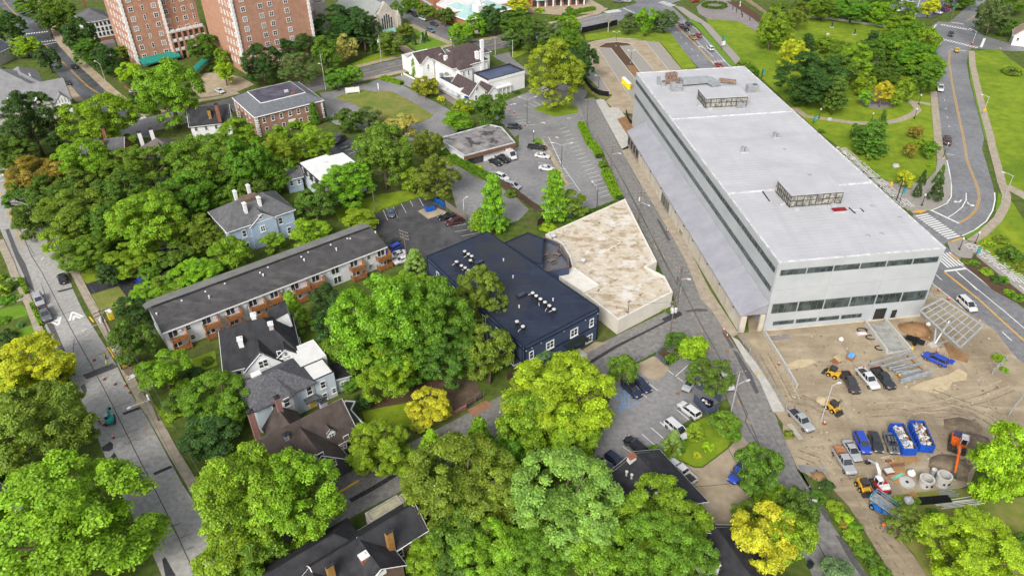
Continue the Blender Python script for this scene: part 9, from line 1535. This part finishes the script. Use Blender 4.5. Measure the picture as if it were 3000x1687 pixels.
for i,(t,x,y,s,lb)in enumerate((('b4',880,155,.9,'pale boulder first along the factory trail'),('b4',955,215,1.,'pale boulder second along the factory trail'),('b4',820,110,.6,'small pale boulder at the trail top'),('b4',1365,285,1.1,'brown boulder on the lower park lawn'),('a4',740,1130,.8,'reddish boulder on the curved path'),('a4',725,330,.8,'flat boulder on the upper park lawn'))):
 rr=random.Random(i+50); v=[]; f_=[]; n=9
 for rad,z in((.9,-.05),(1.,.35),(.75,.7),(.25,.85)):
  for k in range(n):a=2*math.pi*k/n; v.append((math.cos(a)*rad*s*rr.uniform(.8,1.2),math.sin(a)*rad*s*rr.uniform(.8,1.2),z*s))
 for ri in range(3):
  for k in range(n):f_.append((ri*n+k,ri*n+(k+1)%n,(ri+1)*n+(k+1)%n,(ri+1)*n+k))
 f_.append(tuple(range(3*n,4*n))); bo_=MB().add(v,f_).build('boulder',rk,None,False); bo_.location=W(t,x,y,.1); tag(bo_,lb,'rock')
for(x,y,lb)in((760,262,'dark sculpture at the top of the park lawn'),(973,330,'dark upright sculpture in the middle of the park lawn')):o=thing('park_sculpture',lb,'sculpture',W('a4',x,y)); MB().box((0,0,.15),(1.4,1.4,.3)).build('plinth',M['concrete'],o); MB().tube([(0,0,.3),(.25,.1,1.2),(-.1,0,2.),(.2,0,2.7)],[.45,.3,.35,.1],8).build('figure',mat('bronze',(.06,.055,.045),.5),o)
for k,(x,y)in enumerate(((2080,100),(2115,125),(2150,60),(2160,150),(2170,175),(2240,205))):o=thing('plaza_sculpture',['slender dark sculpture first on the plaza','slender dark sculpture beside the first on the plaza','pale fountain column on the plaza','slender dark sculpture at the plaza bed edge','slender dark sculpture lowest by the plaza bed','squat dark sculpture at the lawn end of the plaza'][k],'sculpture',W('a3',x,y,.14)); MB().lathe((0,0,0),[(.4,0),(.4,.15)],8).build('base',M['concrete'],o); MB().tube([(0,0,.1),(.1,.1,.9),(-.1,0,1.7),(.1,0,2.3)],[.3,.18,.28,.12],7).build('figure',lampm if k==2 else MATS['bronze'],o)
# ------------------------------------------------------------------ people
vest=mat('hi-vis lime vest',(.42,.62,.03),.7); ovest=mat('hi-vis orange shirt',(.72,.18,.02),.7); jeans=mat('work trousers',(.06,.065,.085),.9); skin=mat('skin',(.36,.20,.14),.7); hatm=mat('hard hat white',(.66,.66,.64),.4); hato=mat('hard hat orange',(.7,.16,.02),.4); greyj=mat('light jeans',(.25,.28,.33),.9); boots=mat('boots',(.03,.022,.016),.8)
def person(label,loc,rz,vm,hm,pm,lean=.0,stride=.15,arms=((.15,.25),(.15,.25))):
 """one continuous figure grown with the Skin modifier; clothes and hat as children"""
 V_={}; vs=[]; es=[]; rs=[]
 def a(n,x,y,z,r,par=None):
  V_[n]=len(vs); vs.append((x,y,z)); rs.append(r)
  if par:es.append((V_[par],V_[n]))
 L=lean
 a('pel',0,0,.95,.14); a('wst',.1*L,0,1.12,.125,'pel'); a('chs',.35*L,0,1.35,.155,'wst'); a('nck',.5*L,0,1.50,.06,'chs'); a('hd0',.55*L,0,1.58,.085,'nck'); a('hd1',.58*L,0,1.70,.09,'hd0')
 for s,sg_ in(('l',1),('r',-1)):
  st=stride*sg_; a('hp'+s,0,.1*sg_,.9,.1,'pel'); a('kn'+s,st*.6+.04,.11*sg_,.5,.07,'hp'+s); a('an'+s,st,.11*sg_,.09,.048,'kn'+s); a('to'+s,st+.17,.13*sg_,.04,.04,'an'+s)
  fx,fz=arms[0 if sg_==1 else 1]; a('sh'+s,.36*L,.19*sg_,1.43,.07,'chs'); a('el'+s,.36*L+fx*.4,.27*sg_,1.16,.05,'sh'+s); a('wr'+s,.36*L+fx*1.4,.27*sg_,.95+fz*.5,.036,'el'+s); a('pa'+s,.36*L+fx*1.7,.27*sg_,.89+fz*.5,.04,'wr'+s)
  for k in range(4):a(f'f{k}'+s,.36*L+fx*1.9+.01,.27*sg_+(k-1.5)*.022,.81+fz*.5-.008*(k%2),.01,'pa'+s)
  a('th'+s,.36*L+fx*1.7+.05,.27*sg_-.03*sg_,.85+fz*.5,.011,'pa'+s)
 me=D.meshes.new('person'); me.from_pydata(vs,es,[]); me.materials.append(pm); o=ob('person',me,None,loc); o.rotation_euler=(0,0,rz); tag(o,label,'person')
 md=o.modifiers.new('skin','SKIN')
 for i,r in enumerate(rs):me.skin_vertices[0].data[i].radius=(r,r)
 me.skin_vertices[0].data[0].use_root=True; sd=o.modifiers.new('sub','SUBSURF'); sd.levels=1; sd.render_levels=1
 c=Vector((.22*L,0,1.)); MB().lathe(tuple(c),[(.165,-.12),(.175,.1),(.2,.32),(.17,.47),(.08,.51)],12,False).build('vest',vm,o,True)
 for s,sg_ in(('l',1),('r',-1)):MB().tube([vs[V_['sh'+s]],lerp(vs[V_['sh'+s]],vs[V_['el'+s]],.9)],[.085,.065],8).build('sleeve',vm,o,True); MB().tube([vs[V_['wr'+s]],vs[V_['pa'+s]]],[.042,.045],7).build('glove',skin,o,True); MB().tube([Vector(vs[V_['an'+s]])+Vector((-.06,0,-.02)),Vector(vs[V_['to'+s]])],[.075,.06],7).build('boot',boots,o,True)
 h=Vector(vs[V_['hd1']]); fc_=MB().lathe(tuple(h+Vector((0,0,-.15))),[(.05,-.06),(.085,0),(.1,.1),(.1,.16),(.06,.24)],10).build('face',skin,o,True); MB().lathe(tuple(h+Vector((0,0,.02))),[(.16,-.01),(.125,.01),(.115,.08),(.06,.13),(.01,.14)],12).build('hard_hat',hm,o,True)
 MB().box(tuple(h+Vector((.105,0,-.06))),(.03,.03,.05)).build('nose',skin,o)
person('worker in lime vest and orange hard hat standing beside the yellow backhoe',W('c1',1005,810,.03),.6,vest,hato,jeans); person('worker in lime vest and white hat walking by the asphalt patch',W('c1',1025,885,.03),-.8,vest,hatm,greyj,.1,.25); person('worker in lime vest bending at the dug verge',W('c1',1098,770,.03),-1.2,vest,hatm,jeans,.35,.1,((.3,.1),(.3,.1))); person('worker in bright lime vest beside the small teal digger',W('c1',945,1420,.03),.2,vest,mat('lime cap',(.5,.66,.05),.6),jeans,.15,.1,((.25,.3),(.2,.2))); person('worker in orange shirt walking down the site track',W('d4',1230,1010,.09),-1.6,ovest,hato,greyj,.1,.3,((.25,.2),(-.1,.1)))
# ------------------------------------------------------------------ verge works
o=thing('plywood_sheet','white plywood sheet lying on the dug verge','sheet',W('c1',1235,980,.12),.8); MB().box((0,0,.05),(1.4,1.1,.06)).build('board',trim,o); MB().box((0,0,.0),(1.2,.2,.06)).build('batten',wood,o)
o=thing('water_drum','black drum with dark water beside the verge pole','drum',W('c1',1085,725,.1)); MB().lathe((0,0,0),[(.55,0),(.6,.5),(.62,.8),(.55,.8),(.5,.6)],14,False).build('tub',lampm,o); MB().lathe((0,0,.6),[(.55,0),(.55,.01)],14).build('water',blackroof,o)
for(t,x0,y0,x1,y1,lb)in(('c1',1015,700,1075,795,'yellow hose barrier along the dug verge kerb'),('c1',1190,775,1215,835,'yellow barrier tube beside the backhoe')):p,q=W(t,x0,y0,.2),W(t,x1,y1,.2); o=thing('barrier_tube',lb,'barrier',(p+q)/2); MB(o.location).tube([p,lerp(p,q,.5)+Vector((.1,0,.05)),q],.16,7).build('tube',M['kerbyellow'],o); MB(o.location).box(lerp(p,q,.5),(.3,.3,.2)).build('foot',PLAS,o)
sheet('sand_spill',WL(0,'c1',1265,1150,1300,1165,1370,1230,1340,1250,1280,1260,1290,1200),.19,M['sand']); sheet('dug_verge',WL(0,'c1',1080,780,1180,760,1290,960,1210,1000),.19,M['soil'])
